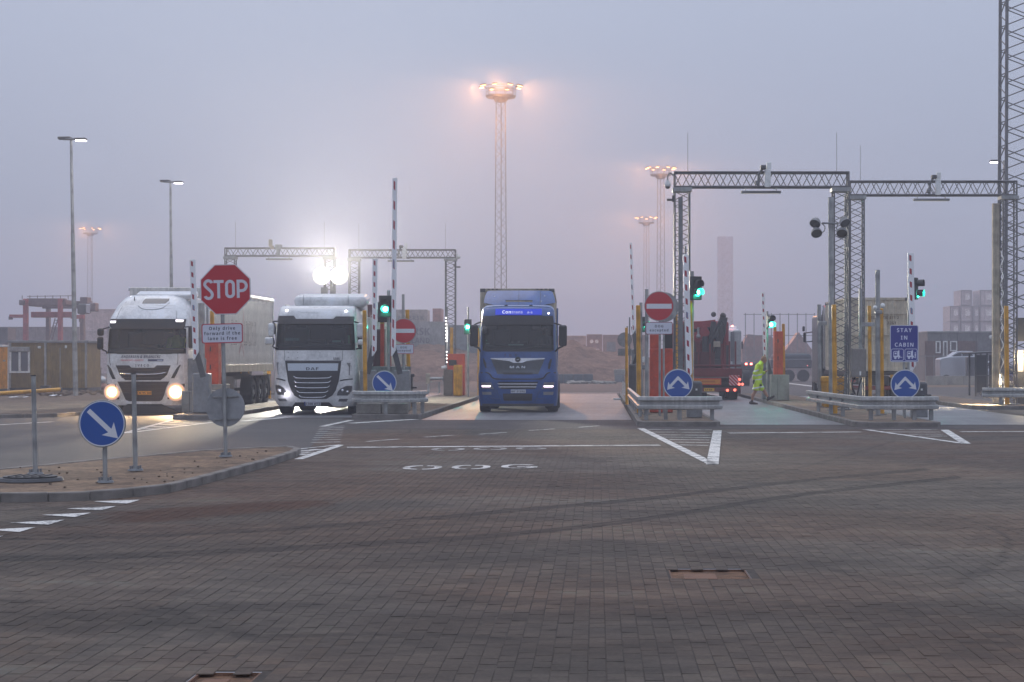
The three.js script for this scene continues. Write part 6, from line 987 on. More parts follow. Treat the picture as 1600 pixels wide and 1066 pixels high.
// --- red crane truck driving away
{
  const D = 76, t = thing('crane_truck', 'dark red flatbed truck with a folded loading crane, driving away behind the middle island', 'truck', [4.68, 0, -D]), s = F / D, lx = px => (px - CX) / s - 4.68, ly = py => (561 - py) / s + H;
  const rd = mat([.16, .018, .022], .5), rb = mat([.25, .012, .022], .45);
  part('flatbed', box(2.5, .12, 6.6, 0, 1.06, -3.3, .02), rd, t);
  part('tail_board', box(2.5, .34, .05, 0, 1.14, .0, .01), rd, t); part('head_board', [box(2.5, .07, .07, 0, ly(571.5), -.2, .02)], rd, t);
  for (const px of [1070, 1092, 1110, 1128.5, 1134, 1140.5, 1150]) part('stake', box(.07, 1.25 + (px > 1130 ? .2 : 0), .07, lx(px), 1.7, -.25, .01), rd, t);
  part('load_panel', box(1.75, .78, .05, lx(1094) - .25, 1.6, -.32, .01), mat([.09, .016, .02], .6), t); part('load_strip', box(1.6, .1, .03, lx(1115), ly(589), -.02), mat([.2, .18, .17], .5), t);
  part('reflector_board', box(1.75, .27, .03, lx(1105) - .3, ly(596.5), .05, .01), new THREE.MeshPhysicalMaterial({ map: canvas(512, 80, (c) => { c.fillStyle = 'rgb(196,62,30)'; c.fillRect(0, 0, 512, 80); c.fillStyle = 'rgb(200,128,34)'; c.fillRect(16, 14, 480, 52); c.fillStyle = 'rgb(168,96,26)'; c.fillRect(60, 28, 380, 22); }), roughness: .5 }), t);
  part('hazard_board', box(.42, .42, .03, lx(1147), ly(594.5), .06, .01), new THREE.MeshPhysicalMaterial({ map: canvas(128, 128, (c) => { c.fillStyle = 'rgb(226,222,222)'; c.fillRect(0, 0, 128, 128); c.fillStyle = 'rgb(176,30,34)'; c.lineWidth = 22; c.strokeStyle = 'rgb(176,30,34)'; for (let i = -128; i < 200; i += 44) { c.beginPath(); c.moveTo(i, -6); c.lineTo(i + 140, 134); c.stroke(); } }), roughness: .4 }), t);
  for (const [px, py, k] of [[1155.5, 593, 2], [1155, 600.5, 2.4], [1160, 600.5, 2.4], [1136.5, 610, 3], [1148, 609.5, 3]]) part('tail_lamp', disc(.055, .03, lx(px), ly(py), .09, 14), glow(1, .13, .06, k), t);
  part('lamp_bar', [box(2.3, .16, .1, -.05, ly(609), .0, .02)], rd, t); part('number_plate', box(.42, .13, .02, lx(1108), ly(609), .062), new THREE.MeshPhysicalMaterial({ map: canvas(160, 56, (c) => { c.fillStyle = 'rgb(206,160,40)'; c.fillRect(0, 0, 160, 56); c.fillStyle = 'rgb(60,46,16)'; c.font = 'bold 44px sans-serif'; c.textBaseline = 'middle'; c.fillText('LP 58', 16, 30); }), roughness: .5 }), t); part('spot_lamp', new THREE.SphereGeometry(.09, 12, 8).scale(2, .8, .6).translate(lx(1124), ly(608.5), .06), M.lensClear, t);
  for (const x of [-.95, .95]) for (const z of [-1.3, -2.6, -6.4]) { const w = part('wheel', new THREE.LatheGeometry([[.26, -.2], [.43, -.2], [.48, -.14], [.48, .14], [.43, .2], [.26, .2]].map(a => new THREE.Vector2(...a)), 24).rotateZ(Math.PI / 2).translate(x, .48, z), M.rubber, t); part('rim', cyl(.26, .26, .3, 0, 0, 0, 18).rotateZ(Math.PI / 2).translate(x, .48, z), M.steel, w); }
  part('chassis', [box(.9, .3, 8.6, 0, .8, -4.4), box(2.2, .4, .3, 0, .55, -.5)], M.black, t); part('side_guard', [box(.05, .7, 6.2, 1.2, .62, -3.4), box(.05, .7, 6.2, -1.2, .62, -3.4)], mat([.10, .02, .025], .6), t);
  part('cab_body', new RoundedBoxGeometry(2.45, 2.7, 2, 4, .15).translate(0, 2.05, -8.1), rb, t);
  part('cab_rear_window', box(1.6, .5, .02, 0, 2.9, -7.1), M.glassDark, t);
  const z = -6.75; // folded crane
  part('crane_column', [box(.5, 1.7, .5, .30, 2.0, z, .05), box(.9, .35, .7, .30, 1.35, z, .06)], rb, t);
  part('crane_boom', [beam(V(-.95, 2.25, z + .2), V(.25, 3.0, z + .2), .42, .34), beam(V(.0, 2.6, z + .1), V(.95, 2.2, z + .1), .4, .3), beam(V(-.7, 3.15, z), V(.6, 3.3, z), .3, .4)], rb, t);
  part('crane_arm', [beam(V(.55, 1.5, z + .38), V(.95, 3.55, z + .25), .34, .3), beam(V(.25, 1.7, z + .36), V(.5, 3.35, z + .3), .22, .22), beam(V(.95, 3.5, z + .2), V(.55, 2.6, z + .4), .26, .24)], M.black, t);
  part('hydraulics', [bar(V(.4, 1.6, z + .55), V(.75, 3.0, z + .5), .06, 8), tube([V(.3, 2.2, z + .5), V(.5, 2.9, z + .6), V(.8, 3.4, z + .5), V(1.0, 3.1, z + .5), V(.85, 2.4, z + .55)], .035), tube([V(.2, 1.8, z + .5), V(.45, 2.6, z + .6), V(.7, 3.2, z + .55), V(.95, 2.7, z + .55)], .03), sph(.14, .92, 3.62, z + .2, 12), sph(.12, .5, 3.68, z + .2, 12)], M.black, t);
  part('control_box', box(.3, .25, .2, .62, 2.35, z + .6, .03), M.beige, t); part('outrigger', [beam(V(.1, 1.3, z + .5), V(.1, 2.7, z + .45), .22, .2), beam(V(1.1, 1.3, z + .5), V(1.1, 2.3, z + .45), .18, .2), beam(V(-.4, 1.4, z + .6), V(-.5, 2.5, z + .5), .3, .2), box(.5, .5, .4, -.9, 1.95, z + .6, .06), box(.7, .4, .4, .5, 1.5, z + .65, .06)], M.black, t); part('hook', [cyl(.05, .05, .4, -.2, 2.9, z + .6, 8), sph(.1, -.2, 2.7, z + .6, 10)], M.steel, t); part('tank', [box(.9, .7, .5, -.8, 1.5, z + .1, .05), box(.5, .6, .4, -.1, 1.45, z + .3, .04)], M.greyDark, t);
}
// --- far white tractor driving away
{
  const D = 120, t = thing('tractor_truck', 'distant white truck driving away with red lamps along its roof', 'truck', [X(1136, D), 0, -D]), s = F / D, lx = px => (px - 1136) / s, ly = py => (561 - py) / s + H;
  part('cab_body', new RoundedBoxGeometry(1.95, 2.7, 2.2, 4, .25).translate(-.12, 2.35, -1.2), whitePaint, t); part('side_fairing', box(.55, 2.5, .6, .62, 2.3, .15, .12), M.galv, t); part('roof_fairing', new RoundedBoxGeometry(1.7, .5, 1.4, 3, .2).translate(-.1, 3.6, -1.2), whitePaint, t);
  part('rear_wall_rib', [2.0, 2.4, 2.8, 3.2].map(y => box(1.0, .03, .03, -.5, y, -.08)), M.galv, t); part('side_panel', [box(.25, 1.9, .04, .32, 2.5, .47, .03)], M.greyDark, t);
  for (const px of [1126.5, 1132, 1144.5]) part('marker_lamp', box(.16, .09, .06, lx(px), ly(509.5), -.05, .02), glow(1, .16, .12, 9), t);
  part('chassis', [box(1.0, .4, 6, 0, .95, 2.2, .03), box(2.2, .35, 1.4, -.1, 1.2, 1.2, .08)], M.greyDark, t); for (const x of [-.95, .95]) for (const z of [-2, 3.4]) { const w = part('wheel', cyl(.5, .5, .4, 0, 0, 0, 24).rotateZ(Math.PI / 2).translate(x, .5, z), M.rubber, t); part('rim', cyl(.27, .27, .42, 0, 0, 0, 18).rotateZ(Math.PI / 2).translate(x, .5, z), M.steel, w); }
  for (const px of [1156, 1163.5]) part('tail_lamp', box(.14, .12, .06, lx(px), ly(568.5), 5.2, .02), glow(1, .16, .12, 9), t); part('rear_beam', box(2.6, .12, .1, .15, ly(570), 5.1, .02), M.greyDark, t);
  part('mirror', box(.1, .5, .2, 1.12, 2.6, -1.8, .04), M.black, t);
}
// ------------------------------------------------------------------ beyond the gate
const corr = (c, r = .55) => mat(c, r, 0, { tex: streakTex });
function farBox(name, label, px0, px1, D, y0, h, l, m, group, extra) { // container seen from its long side
  const w = X(px1, D) - X(px0, D), t = thing(name, label, 'shipping container', [(X(px0, D) + X(px1, D)) / 2, y0, -D - l / 2], 0, group);
  part('shell', box(w - .06, h - .06, l - .06, 0, h / 2, 0), m, t);
  part('side_ribs', Array.from({ length: Math.floor(w / .55) }, (_, i) => box(.2, h - .3, .05, -w / 2 + .4 + i * .55, h / 2, l / 2 - .01)), m, t);
  part('corner_post', [-1, 1].map(s => box(.14, h, .1, s * (w / 2 - .07), h / 2, l / 2 + .01)), m, t); part('frame_rail', [box(w - .3, .14, .1, 0, h - .07, l / 2 + .008), box(w - .3, .16, .1, 0, .08, l / 2 + .008)], m, t);
  if (extra) extra(t, w, h, l); return t;
}
// left: cabins, verge clutter
{
  const D = 90, t = thing('site_cabin', 'long brown site cabin with a white double window at the far left', 'cabin', [X(75, D), 0, -D]), brown = corr([.26, .18, .055]), w = X(134, D) - X(12, D), hh = Y(534, D);
  part('wall', box(w, hh - .35, 2.4, 0, .3 + (hh - .35) / 2, -1.2), brown, t); part('roof', box(w + .2, .12, 2.6, 0, hh, -1.2, .02), M.grey, t); part('skid', box(w, .3, 2.2, 0, .15, -1.2), M.greyDark, t);
  part('wall_rib', Array.from({ length: 34 }, (_, i) => box(.03, hh - .5, .025, -w / 2 + .1 + i * (w / 34), .3 + (hh - .5) / 2, .008)), brown, t);
  part('corner_post', [X(71, D) - X(75, D), w / 2 - .05, -w / 2 + .05].map(x => box(.10, hh - .3, .06, x, .3 + (hh - .3) / 2, .03)), M.galv, t); part('downpipe', box(.035, hh - .6, .04, X(94, D) - X(75, D), hh / 2, .04), M.galv, t);
  const wx = X(31, D) - X(75, D), wy = Y(565, D), ww = X(47, D) - X(15, D), wh = Y(549, D) - Y(582, D);
  const fr = part('window', [box(ww, .09, .07, wx, wy + wh / 2, .05), box(ww, .09, .07, wx, wy - wh / 2, .05), box(.09, wh - .09, .07, wx - ww / 2 + .045, wy, .05), box(.09, wh - .09, .07, wx + ww / 2 - .045, wy, .05), box(.1, wh - .09, .07, wx, wy, .05)], M.white, t);
  for (const s of [-1, 1]) part('pane', box(ww / 2 - .14, wh - .09, .02, wx + s * (ww / 4), wy, .035), mat([.10, .12, .15], .15, 0, { tex: null }), fr);
  part('shutter_box', box(ww, .24, .10, wx, Y(546, D), .06, .02), M.galv, t); part('wall_lamp', box(.14, .12, .12, X(62, D) - X(75, D), Y(543, D), .08, .03), M.white, t); part('vent', box(.1, .14, .04, X(103, D) - X(75, D), Y(542, D), .04, .01), M.white, t);
  const o = thing('site_cabin', 'orange yellow cabin end at the left photo edge', 'cabin', [-27.95 - .85, 0, -84]), ow = 1.7, oh = Y(540, 84); part('wall', box(ow, oh - .3, 4, 0, .3 + (oh - .3) / 2, -2), corr([.80, .32, .02]), o); part('roof', box(ow + .08, .1, 4.1, 0, oh, -2, .02), M.white, o); part('skid', box(ow, .3, 3.8, 0, .15, -2), M.greyDark, o); part('corner_post', [box(.05, oh - .35, .06, ow / 2 + .01, oh / 2 + .1, -3.97), box(.05, oh - .35, .06, ow / 2 + .01, oh / 2 + .1, -.03)], M.white, o); part('vent', box(.04, .08, .3, ow / 2 + .01, oh * .7, -3.4, .01), M.galv, o);
  const g = thing('equipment_container', 'low grey green steel container right of the brown cabin', 'container', [X(135, 95), 0, -95]); part('body', box(1.1, Y(577, 95), 1.6, 0, Y(577, 95) / 2, 0, .03), mat([.12, .125, .115], .6), g); part('lid', box(1.16, .08, 1.66, 0, Y(577, 95) + .04, 0, .02), M.grey, g); part('rib', [-.35, 0, .35].map(x => box(.05, .9, .04, x, .6, .81)), M.grey, g);
  const b = thing('dark_box', 'dark box on the ground in front of the brown cabin', 'box', [X(71, 84), 0, -84]); part('body', box(.38, .45, .4, 0, .225, 0, .03), M.greyDark, b); part('lid', box(.4, .05, .42, 0, .47, 0, .015), M.black, b);
  const pp = thing('yellow_pipe', 'long yellow pipe lying on the verge at the far left', 'pipe', [X(20, 77), .2, -77]); part('pipe', bar(V(-1.6, .0, 0), V(1.4, .2, -2), .085, 12), M.yellow, pp); part('end_ring', bar(V(1.38, .198, -1.98), V(1.42, .202, -2.02), .1, 12), M.greyDark, pp);
  for (const [i, [px, py, w_]] of [[29, 623.5, .6], [86, 620.5, .36]].entries()) { const q = G(px, py, .12), s = thing('plastic_sheet', i ? 'small white plastic scrap near the left lamp post foot' : 'white plastic sheet lying below the yellow pipe', 'plastic sheet', [q.x, .13, q.z]); const gm = new THREE.PlaneGeometry(w_, .7, 10, 6).rotateX(-Math.PI / 2), p = gm.attributes.position; for (let k = 0; k < p.count; k++) p.setY(k, .03 + .07 * fbm(p.getX(k) * 5 + i * 9, p.getZ(k) * 5, 7, 2)); gm.computeVertexNormals(); part('sheet', gm, mat([.6, .6, .62], .4, 0, { side: THREE.DoubleSide, tex: null }), s); }
  const rub = []; for (let i = 0; i < 160; i++) rub.push(new THREE.DodecahedronGeometry(rr(.05, .16), 0).scale(1.4, .7, 1).translate(X(rr(0, 150), 84) + rr(-1, 1), .12 + rr(0, .06), -rr(79, 89)));
  const rb = part('rubble', rub, M.gravel, scene); rb.userData = { label: 'dark rubble and litter strewn along the foot of the brown cabin', category: 'rubble', kind: 'stuff' };
  const bt = thing('bucket_stack', 'heap of pink and white sacks beside the grey green container', 'sacks', [X(148, 97), 0, -97]); [[0, .3, .4], [-.35, .25, .3], [.35, .2, .32], [0, .75, .3], [-.2, 1.15, .24], [.3, .62, .26]].forEach(([x, y, r], i) => part('sack', new THREE.SphereGeometry(r, 14, 10).scale(1.1, .75, 1).translate(x, y, 0), i % 2 ? M.white : mat([.42, .2, .17], .7), bt));
}
// left far: container stacks and a straddle carrier
{
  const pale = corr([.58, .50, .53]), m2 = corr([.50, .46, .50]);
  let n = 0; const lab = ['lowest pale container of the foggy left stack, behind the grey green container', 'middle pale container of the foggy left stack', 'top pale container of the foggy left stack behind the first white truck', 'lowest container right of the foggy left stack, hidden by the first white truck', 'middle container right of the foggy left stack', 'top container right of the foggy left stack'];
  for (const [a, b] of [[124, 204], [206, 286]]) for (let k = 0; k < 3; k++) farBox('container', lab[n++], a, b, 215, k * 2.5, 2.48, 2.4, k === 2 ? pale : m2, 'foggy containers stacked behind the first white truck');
  farBox('container', 'dark low container in the fog left of the straddle carrier legs', -40, 12, 170, 0, 4.6, 2.4, corr([.10, .10, .12]));
  farBox('container', 'hazy long container behind the brown cabin roof', -20, 124, 185, 0, 4.9, 2.4, corr([.30, .25, .27]));
  const D = 150, s = F / D, t = thing('straddle_carrier', 'red straddle carrier standing in the fog above the brown cabin', 'straddle carrier', [X(72, D), 0, -D]), lx = px => (px - 72) / s, ly = py => (561 - py) / s + H, red = corr([.46, .10, .12], .5), dk = corr([.20, .14, .16], .5);
  for (const [px, w, z, m] of [[40, 6.5, 0, red], [94, 6, 0, red], [49.5, 6, -4.5, dk], [104.5, 6, -4.5, dk]]) part('leg', box(w / s, ly(467), .5, lx(px), ly(467) / 2, z, .04), m, t);
  part('upper_frame', [box(60 / s, 12 / s, .6, lx(69), ly(472), -.7, .05), box(78 / s, 12 / s, .6, lx(80), ly(474), -4.5, .05), box(7 / s, 7 / s, 4.4, lx(38), ly(474), -2.3), box(7 / s, 7 / s, 4.4, lx(98), ly(472), -2.3)], dk, t);
  part('spreader', [box(68 / s, 9 / s, .7, lx(72), ly(491), -2, .05), box(26 / s, 5 / s, .5, lx(26), ly(494), -.4, .03), box(20 / s, 6 / s, .5, lx(118), ly(495), -.6, .03)], red, t); part('spreader_hook', [box(5 / s, 5 / s, .3, lx(14), ly(497), -.4), box(3 / s, 6 / s, .3, lx(122), ly(500), -.6)], dk, t);
  part('machinery', [box(12 / s, 26 / s, 1.2, lx(112), ly(475), -4, .06), box(11 / s, 14 / s, 1.2, lx(125), ly(478), -4, .1), box(9 / s, 8 / s, .8, lx(36), ly(473), 0, .05)], dk, t);
  part('cab', box(14 / s, 16 / s, 1.4, lx(120), ly(482), -2, .1), M.glassDark, t);
  part('railing', [beam(V(lx(40), ly(463), -.4), V(lx(112), ly(462), -.4), .05, .05), ...[32, 44, 56, 68, 80, 92, 104, 112].map(px => beam(V(lx(px), ly(468), -.4), V(lx(px), ly(461.5), -.4), .05, .05))], dk, t);
  part('ladder', [bar(V(lx(84), ly(497), -1.2), V(lx(74), ly(531), -1.2), .05), bar(V(lx(79), ly(497), -1.2), V(lx(70), ly(531), -1.2), .05), ...[0, 1, 2, 3, 4, 5, 6].map(i => bar(V(lx(83 - i * 1.4), ly(500 + i * 4.6), -1.2), V(lx(78.3 - i * 1.3), ly(500 + i * 4.6), -1.2), .03))], dk, t);
}
// middle far: printed containers, earth mound and things behind it
{
  const pale = corr([.36, .37, .40]);
  const printedSide = (lines, sz) => (t, w, h, l) => part('lettering', new THREE.PlaneGeometry(w * .96, h * .82).translate(0, h / 2, l / 2 + .072), decal(1024, 280, (c) => { c.fillStyle = 'rgb(92,92,104)'; c.textBaseline = 'middle'; c.textAlign = 'right'; lines.forEach(([s, x, y, f]) => { c.font = `bold ${f}px sans-serif`; c.fillText(s, x, y); }); }), t);
  const D = 150; // long sides facing us
  farBox('container', 'pale container with big grey letters right of the left no entry sign', 574, 698, D, 2.6, 2.12, 2.4, pale, null, printedSide([['MAERSK', 820, 98, 128], ['SEALAND', 822, 216, 96]]));
  farBox('container', 'brownish container under the pale lettered container', 590, 700, D, 0, 2.56, 2.4, corr([.24, .17, .15]));
  farBox('container', 'upper pale container with letters, furthest back above the lettered one', 566, 668, 158, 4.4, 1.5, 2.4, corr([.40, .36, .37]), null, printedSide([['MAERSK', 990, 130, 110]]));
  farBox('container', 'hazy reddish container piece above the lettered container', 676, 690, 162, 4.4, 1.7, 2.4, corr([.40, .18, .18]));
  farBox('container', 'blue grey container between the far gantry leg and the blue truck', 697, 752, 148, 0, 4.4, 2.4, corr([.20, .25, .29]));
  farBox('container', 'pale long container behind the earth mound right of the blue truck', 868, 916, 200, 1.6, 2.6, 2.4, corr([.44, .36, .34]));
  farBox('container', 'reddish container with two pale discs behind the earth mound', 916.6, 941, 200, 1.6, 2.75, 2.4, corr([.30, .20, .19]), null, (t, w, h, l) => { for (const x of [-.3, .25]) part('disc', disc(.2, .03, x, h * .72, l / 2 + .08, 20), M.white, t); part('stripe', [box(1.1, .06, .03, 0, h * .42, l / 2 + .08), box(1.1, .06, .03, 0, h * .3, l / 2 + .08)], M.white, t); });
  farBox('container', 'brown grey container at the right end of the row behind the mound', 941.6, 1012, 200, 1.6, 2.7, 2.4, corr([.30, .23, .22]));
  farBox('container', 'small bluish container before the row behind the mound', 948, 962, 195, 1.4, 2.1, 2.4, corr([.18, .23, .26]));
  // mound
  const NX = 90, NZ = 26, g = new THREE.PlaneGeometry(1, 1, NX, NZ), p = g.attributes.position;
  for (let i = 0; i < p.count; i++) { const u = p.getX(i) + .5, v = p.getY(i) + .5, x = X(560, 150) + u * (X(1100, 150) - X(560, 150)), z = -138 - v * 26; const prof = .62 + .55 * Math.exp(-(((u - .60) / .13) ** 2)) + .5 * Math.exp(-(((u - .22) / .17) ** 2)) - .25 * Math.exp(-(((u - .44) / .06) ** 2)) + .18 * Math.exp(-(((u - .8) / .06) ** 2)); const e = Math.min(1, u * 9) * Math.min(1, (1 - u) * 7); const r = Math.sin(Math.PI * Math.min(1, v * 1.0)) ** .8; p.setXYZ(i, x, Math.max(-.1, 2.55 * prof * e * r + (fbm(x * .6, z * .6, 33, 4) - .5) * 1.0 * r * e + (fbm(x * 3, z * 3, 36, 2) - .5) * .25 * r - .08), z); }
  g.computeVertexNormals(); struct('earth_mound', g, mat([.30, .21, .18], .95, 0, { tex: dirtTex, bump: .05 }));
  const bl = thing('concrete_barrier', 'row of low blue grey concrete blocks in front of the earth mound', 'concrete block', [0, 0, 0]); for (let k = 0; k < 4; k++) part('block', box(.66, .66, .6, X(866, 128) + .3 + k * .68, .33, -128, .04), mat([.13, .145, .16], .8), bl);
  const b2 = thing('concrete_barrier', 'pale concrete block at the right foot of the earth mound', 'concrete block', [X(968, 134), 0, -134]); part('block', box(.8, .4, .5, 0, .75, 0, .04), M.concrete, b2); part('base', box(.7, .55, .45, 0, .275, 0, .03), M.grey, b2);
  const hp = []; for (let i = 0; i < 120; i++) { const c = rnd() < .5 ? 944 : 905; hp.push(new THREE.DodecahedronGeometry(rr(.06, .2), 0).scale(1.5, .5, 1).translate(X(c + rr(-18, 16), 126), rr(.02, .16), -126 + rr(-2, 2))); }
  const m = part('rubble_heap', hp, M.concrete, scene); m.userData = { label: 'low pale rubble heaps at the foot of the earth mound', category: 'rubble', kind: 'stuff' };
  const wp = thing('marker_post', 'white marker board beside the thinner yellow guard post', 'marker post', [X(973.5, 76), 0, -76]); part('board', [box(.05, .55, .03, 0, .5, 0), box(.16, .5, .02, .14, .48, 0)], M.white, wp); part('foot', box(.3, .1, .2, -.25, .05, 0, .02), M.white, wp);
}
// right far: tower in the fog, fences, trucks, building, car, stack
{
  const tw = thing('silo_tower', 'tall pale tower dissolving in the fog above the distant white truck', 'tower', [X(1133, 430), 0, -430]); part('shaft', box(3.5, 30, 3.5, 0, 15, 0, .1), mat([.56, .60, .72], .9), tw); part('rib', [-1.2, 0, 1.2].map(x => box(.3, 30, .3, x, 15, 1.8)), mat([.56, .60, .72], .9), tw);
  const sd = thing('far_shed', 'hazy pinkish shed roofs behind the fence right of the distant white truck', 'shed', [X(1190, 190), 0, -190]); part('wall', box(3.6, 3.0, 3, -.3, 1.5, 0), corr([.30, .22, .22]), sd); part('roof', new THREE.ExtrudeGeometry(new THREE.Shape([[-2.1, 3], [1.5, 3], [.9, 4.0], [-1.5, 4.2]].map(a => new THREE.Vector2(...a))), { depth: 3, bevelEnabled: false }).translate(0, 0, -1.5), corr([.36, .22, .21]), sd);
  const s2 = thing('far_shed', 'hazy gabled shed left of the truck driving away on the right', 'shed', [X(1246, 190), 0, -190]); part('wall', box(2.6, 2.4, 3, 0, 1.2, 0), corr([.32, .25, .25]), s2); part('roof', new THREE.ExtrudeGeometry(new THREE.Shape([[-1.5, 2.4], [1.5, 2.4], [0, 4.4]].map(a => new THREE.Vector2(...a))), { depth: 3, bevelEnabled: false }).translate(0, 0, -1.5), corr([.38, .26, .25]), s2);
  const fn = thing('mesh_fence', 'tall hazy wire fence behind the walking man', 'fence', [X(1215, 150), 0, -150]); for (let i = 0; i < 9; i++) part('fence_post', box(.06, 5.4, .06, -2.6 + i * .7, 2.7, 0), M.steel, fn); for (const y of [1.8, 3.6, 5.3]) part('fence_rail', box(5.7, .05, .05, .1, y, 0), M.steel, fn);
  const dk = thing('flatbed_trailer', 'dark trailer parked in the fog left of the truck driving away on the right', 'trailer', [X(1234, 140), 0, -140]); part('bed', box(3.1, .7, 2.4, 0, 1.35, 0, .1), M.greyDark, dk); part('cover', new RoundedBoxGeometry(2.9, .7, 2.2, 4, .3).translate(.1, 1.75, 0), mat([.06, .07, .085], .8), dk); for (const x of [-1.1, -.2, .9]) part('wheel', cyl(.45, .45, .4, 0, 0, 0, 20).rotateX(Math.PI / 2).translate(x, .45, 1.1), M.rubber, dk); part('side_lamp', [box(.06, .06, .03, 1.2, 1.2, 1.22)], glow(1, .2, .15, 2), dk);
  const dk2 = thing('flatbed_trailer', 'dark low trailer parked in the fog right of the distant white truck', 'trailer', [X(1178, 146), 0, -146]); part('bed', box(2.6, .5, 2.4, 0, 1.2, 0, .1), M.greyDark, dk2); part('frame', box(2.2, .5, 2, 0, .7, 0), M.black, dk2); for (const x of [-.7, .7]) part('wheel', cyl(.45, .45, .4, 0, 0, 0, 20).rotateX(Math.PI / 2).translate(x, .45, 1.1), M.rubber, dk2);
  // office building
  const D = 140, s = F / D, t = thing('office_building', 'flat roofed grey and brown building with three white framed windows behind the silver car', 'building', [X(1513, D), 0, -D - 4]), lx = px => (px - 1513) / s, ly = py => (561 - py) / s + H, hh = ly(520);
  part('wall', box(lx(1572) - lx(1445), hh, 8, 0, hh / 2, 0), corr([.20, .205, .22]), t); part('wall_cladding', box(lx(1527) - lx(1445), ly(533) - .0, .1, lx(1486), ly(533) / 2, 4.03), corr([.17, .105, .09]), t); part('roof_edge', box(lx(1573) - lx(1444), .12, 8.2, 0, hh + .06, 0, .02), M.galv, t);
  for (const [a, b, y0, y1] of [[1462.5, 1468.5, 533, 552], [1474, 1479.5, 533, 558], [1485, 1494.5, 533, 549]]) { const f = part('window', [box(.09, ly(y0) - ly(y1), .08, lx(a), (ly(y0) + ly(y1)) / 2, 4.13), box(.09, ly(y0) - ly(y1), .08, lx(b), (ly(y0) + ly(y1)) / 2, 4.13), box(lx(b) - lx(a) - .09, .09, .08, lx((a + b) / 2), ly(y0) - .045, 4.13), box(lx(b) - lx(a) - .09, .09, .08, lx((a + b) / 2), ly(y1) + .045, 4.13)], M.white, t); part('pane', box(lx(b) - lx(a) - .08, ly(y0) - ly(y1) - .1, .04, lx((a + b) / 2), (ly(y0) + ly(y1)) / 2, 4.1), mat([.10, .09, .09], .2, 0, { tex: null }), f); }
  part('panel_joint', [1470, 1496, 1525, 1548].map(px => box(.05, hh - .1, .04, lx(px), hh / 2, 4.1)), M.greyDark, t); part('satellite_dish', new THREE.SphereGeometry(.19, 18, 8, 0, 7, 0, 1.1).rotateX(Math.PI / 2).translate(lx(1548.5), ly(527), 4.0), M.white, t);
  // car
  const C = 122, cs = F / C, car = thing('parked_car', 'silver estate car parked in front of the grey building', 'car', [X(1497, C), 0, -C]), cx = px => (px - 1497) / cs, cy = py => (561 - py) / cs + H, silver = mat([.42, .43, .46], .3, .5, { tex: null, clearcoat: .8 });
  const bs = new THREE.Shape(); bs.moveTo(cx(1470.5), .3); bs.lineTo(cx(1470.2), cy(562.5)); bs.quadraticCurveTo(cx(1472), cy(560), cx(1486), cy(558.5)); bs.lineTo(cx(1525), cy(557.5)); bs.lineTo(cx(1527), .35); const wr = .33; for (const px of [1518, 1479]) { bs.lineTo(cx(px) + wr + .03, .28); bs.absarc(cx(px), .28, wr + .03, 0, Math.PI, false); } bs.lineTo(cx(1470.5), .3);
  part('body', new THREE.ExtrudeGeometry(bs, { depth: 1.6, bevelEnabled: true, bevelSize: .06, bevelThickness: .08, bevelSegments: 3 }).translate(0, 0, -1.7), silver, car);
  const cabS = new THREE.Shape([[cx(1484), cy(558.4)], [cx(1496), cy(550.5)], [cx(1504), cy(549.2)], [cx(1520), cy(549.6)], [cx(1526), cy(557.5)]].map(a => new THREE.Vector2(...a))); part('roof', new THREE.ExtrudeGeometry(cabS, { depth: 1.3, bevelEnabled: true, bevelSize: .03, bevelThickness: .1, bevelSegments: 3 }).translate(0, 0, -1.5), silver, car);
  for (const q of [[[1488.5, 557.5], [1497, 551.6], [1503, 551], [1503, 557.3]], [[1504.5, 557.3], [1504.5, 551], [1518, 551.3], [1522, 557]]]) part('side_window', new THREE.ExtrudeGeometry(new THREE.Shape(q.map(a => new THREE.Vector2(cx(a[0]), cy(a[1])))), { depth: .02, bevelEnabled: false }).translate(0, 0, -.1), M.glassDark, car);
  for (const px of [1479, 1518]) { const w = part('wheel', cyl(wr, wr, .22, 0, 0, 0, 22).rotateX(Math.PI / 2).translate(cx(px), .33, -.1), M.rubber, car); part('rim', cyl(.2, .2, .23, 0, 0, 0, 18).rotateX(Math.PI / 2).translate(cx(px), .33, -.1), M.chrome, w); }
  const bn = thing('dark_bin', 'dark square waste container beside the silver car', 'waste container', [X(1517.5, 120), 0, -120]); part('body', box(.62, 1.25, .6, 0, 1.2, 0, .04), M.greyDark, bn); part('base', box(.56, .56, .5, 0, .28, 0), M.black, bn);
  const c2 = thing('parked_car', 'second pale car half hidden behind the dark glass shelter', 'car', [X(1546, 124), 0, -124]); part('body', new RoundedBoxGeometry(1.9, .62, 1.6, 4, .2).translate(0, .75, 0), silver, c2); part('roof', new RoundedBoxGeometry(1.2, .5, 1.4, 4, .2).translate(0, 1.3, 0), silver, c2); part('side_window', box(1.0, .28, 1.42, 0, 1.33, .0, .05), M.glassDark, c2); for (const x of [-.6, .6]) part('wheel', cyl(.3, .3, .2, 0, 0, 0, 18).rotateX(Math.PI / 2).translate(x, .3, .72), M.rubber, c2);
  const bc = thing('parked_car', 'blue car glimpsed through the lattice at the right photo edge', 'car', [X(1586, 100), 0, -100]); const bcM = mat([.02, .03, .16], .3, 0, { tex: null, clearcoat: .8 }); part('body', new RoundedBoxGeometry(1.8, .55, 1.6, 4, .18).translate(0, .62, 0), bcM, bc); part('roof', new RoundedBoxGeometry(1.2, .46, 1.4, 4, .18).translate(0, 1.08, 0), bcM, bc); part('side_window', box(1.0, .24, 1.42, 0, 1.1, 0, .05), M.glassDark, bc); for (const x of [-.55, .55]) part('wheel', cyl(.3, .3, .2, 0, 0, 0, 18).rotateX(Math.PI / 2).translate(x, .3, .72), M.rubber, bc);
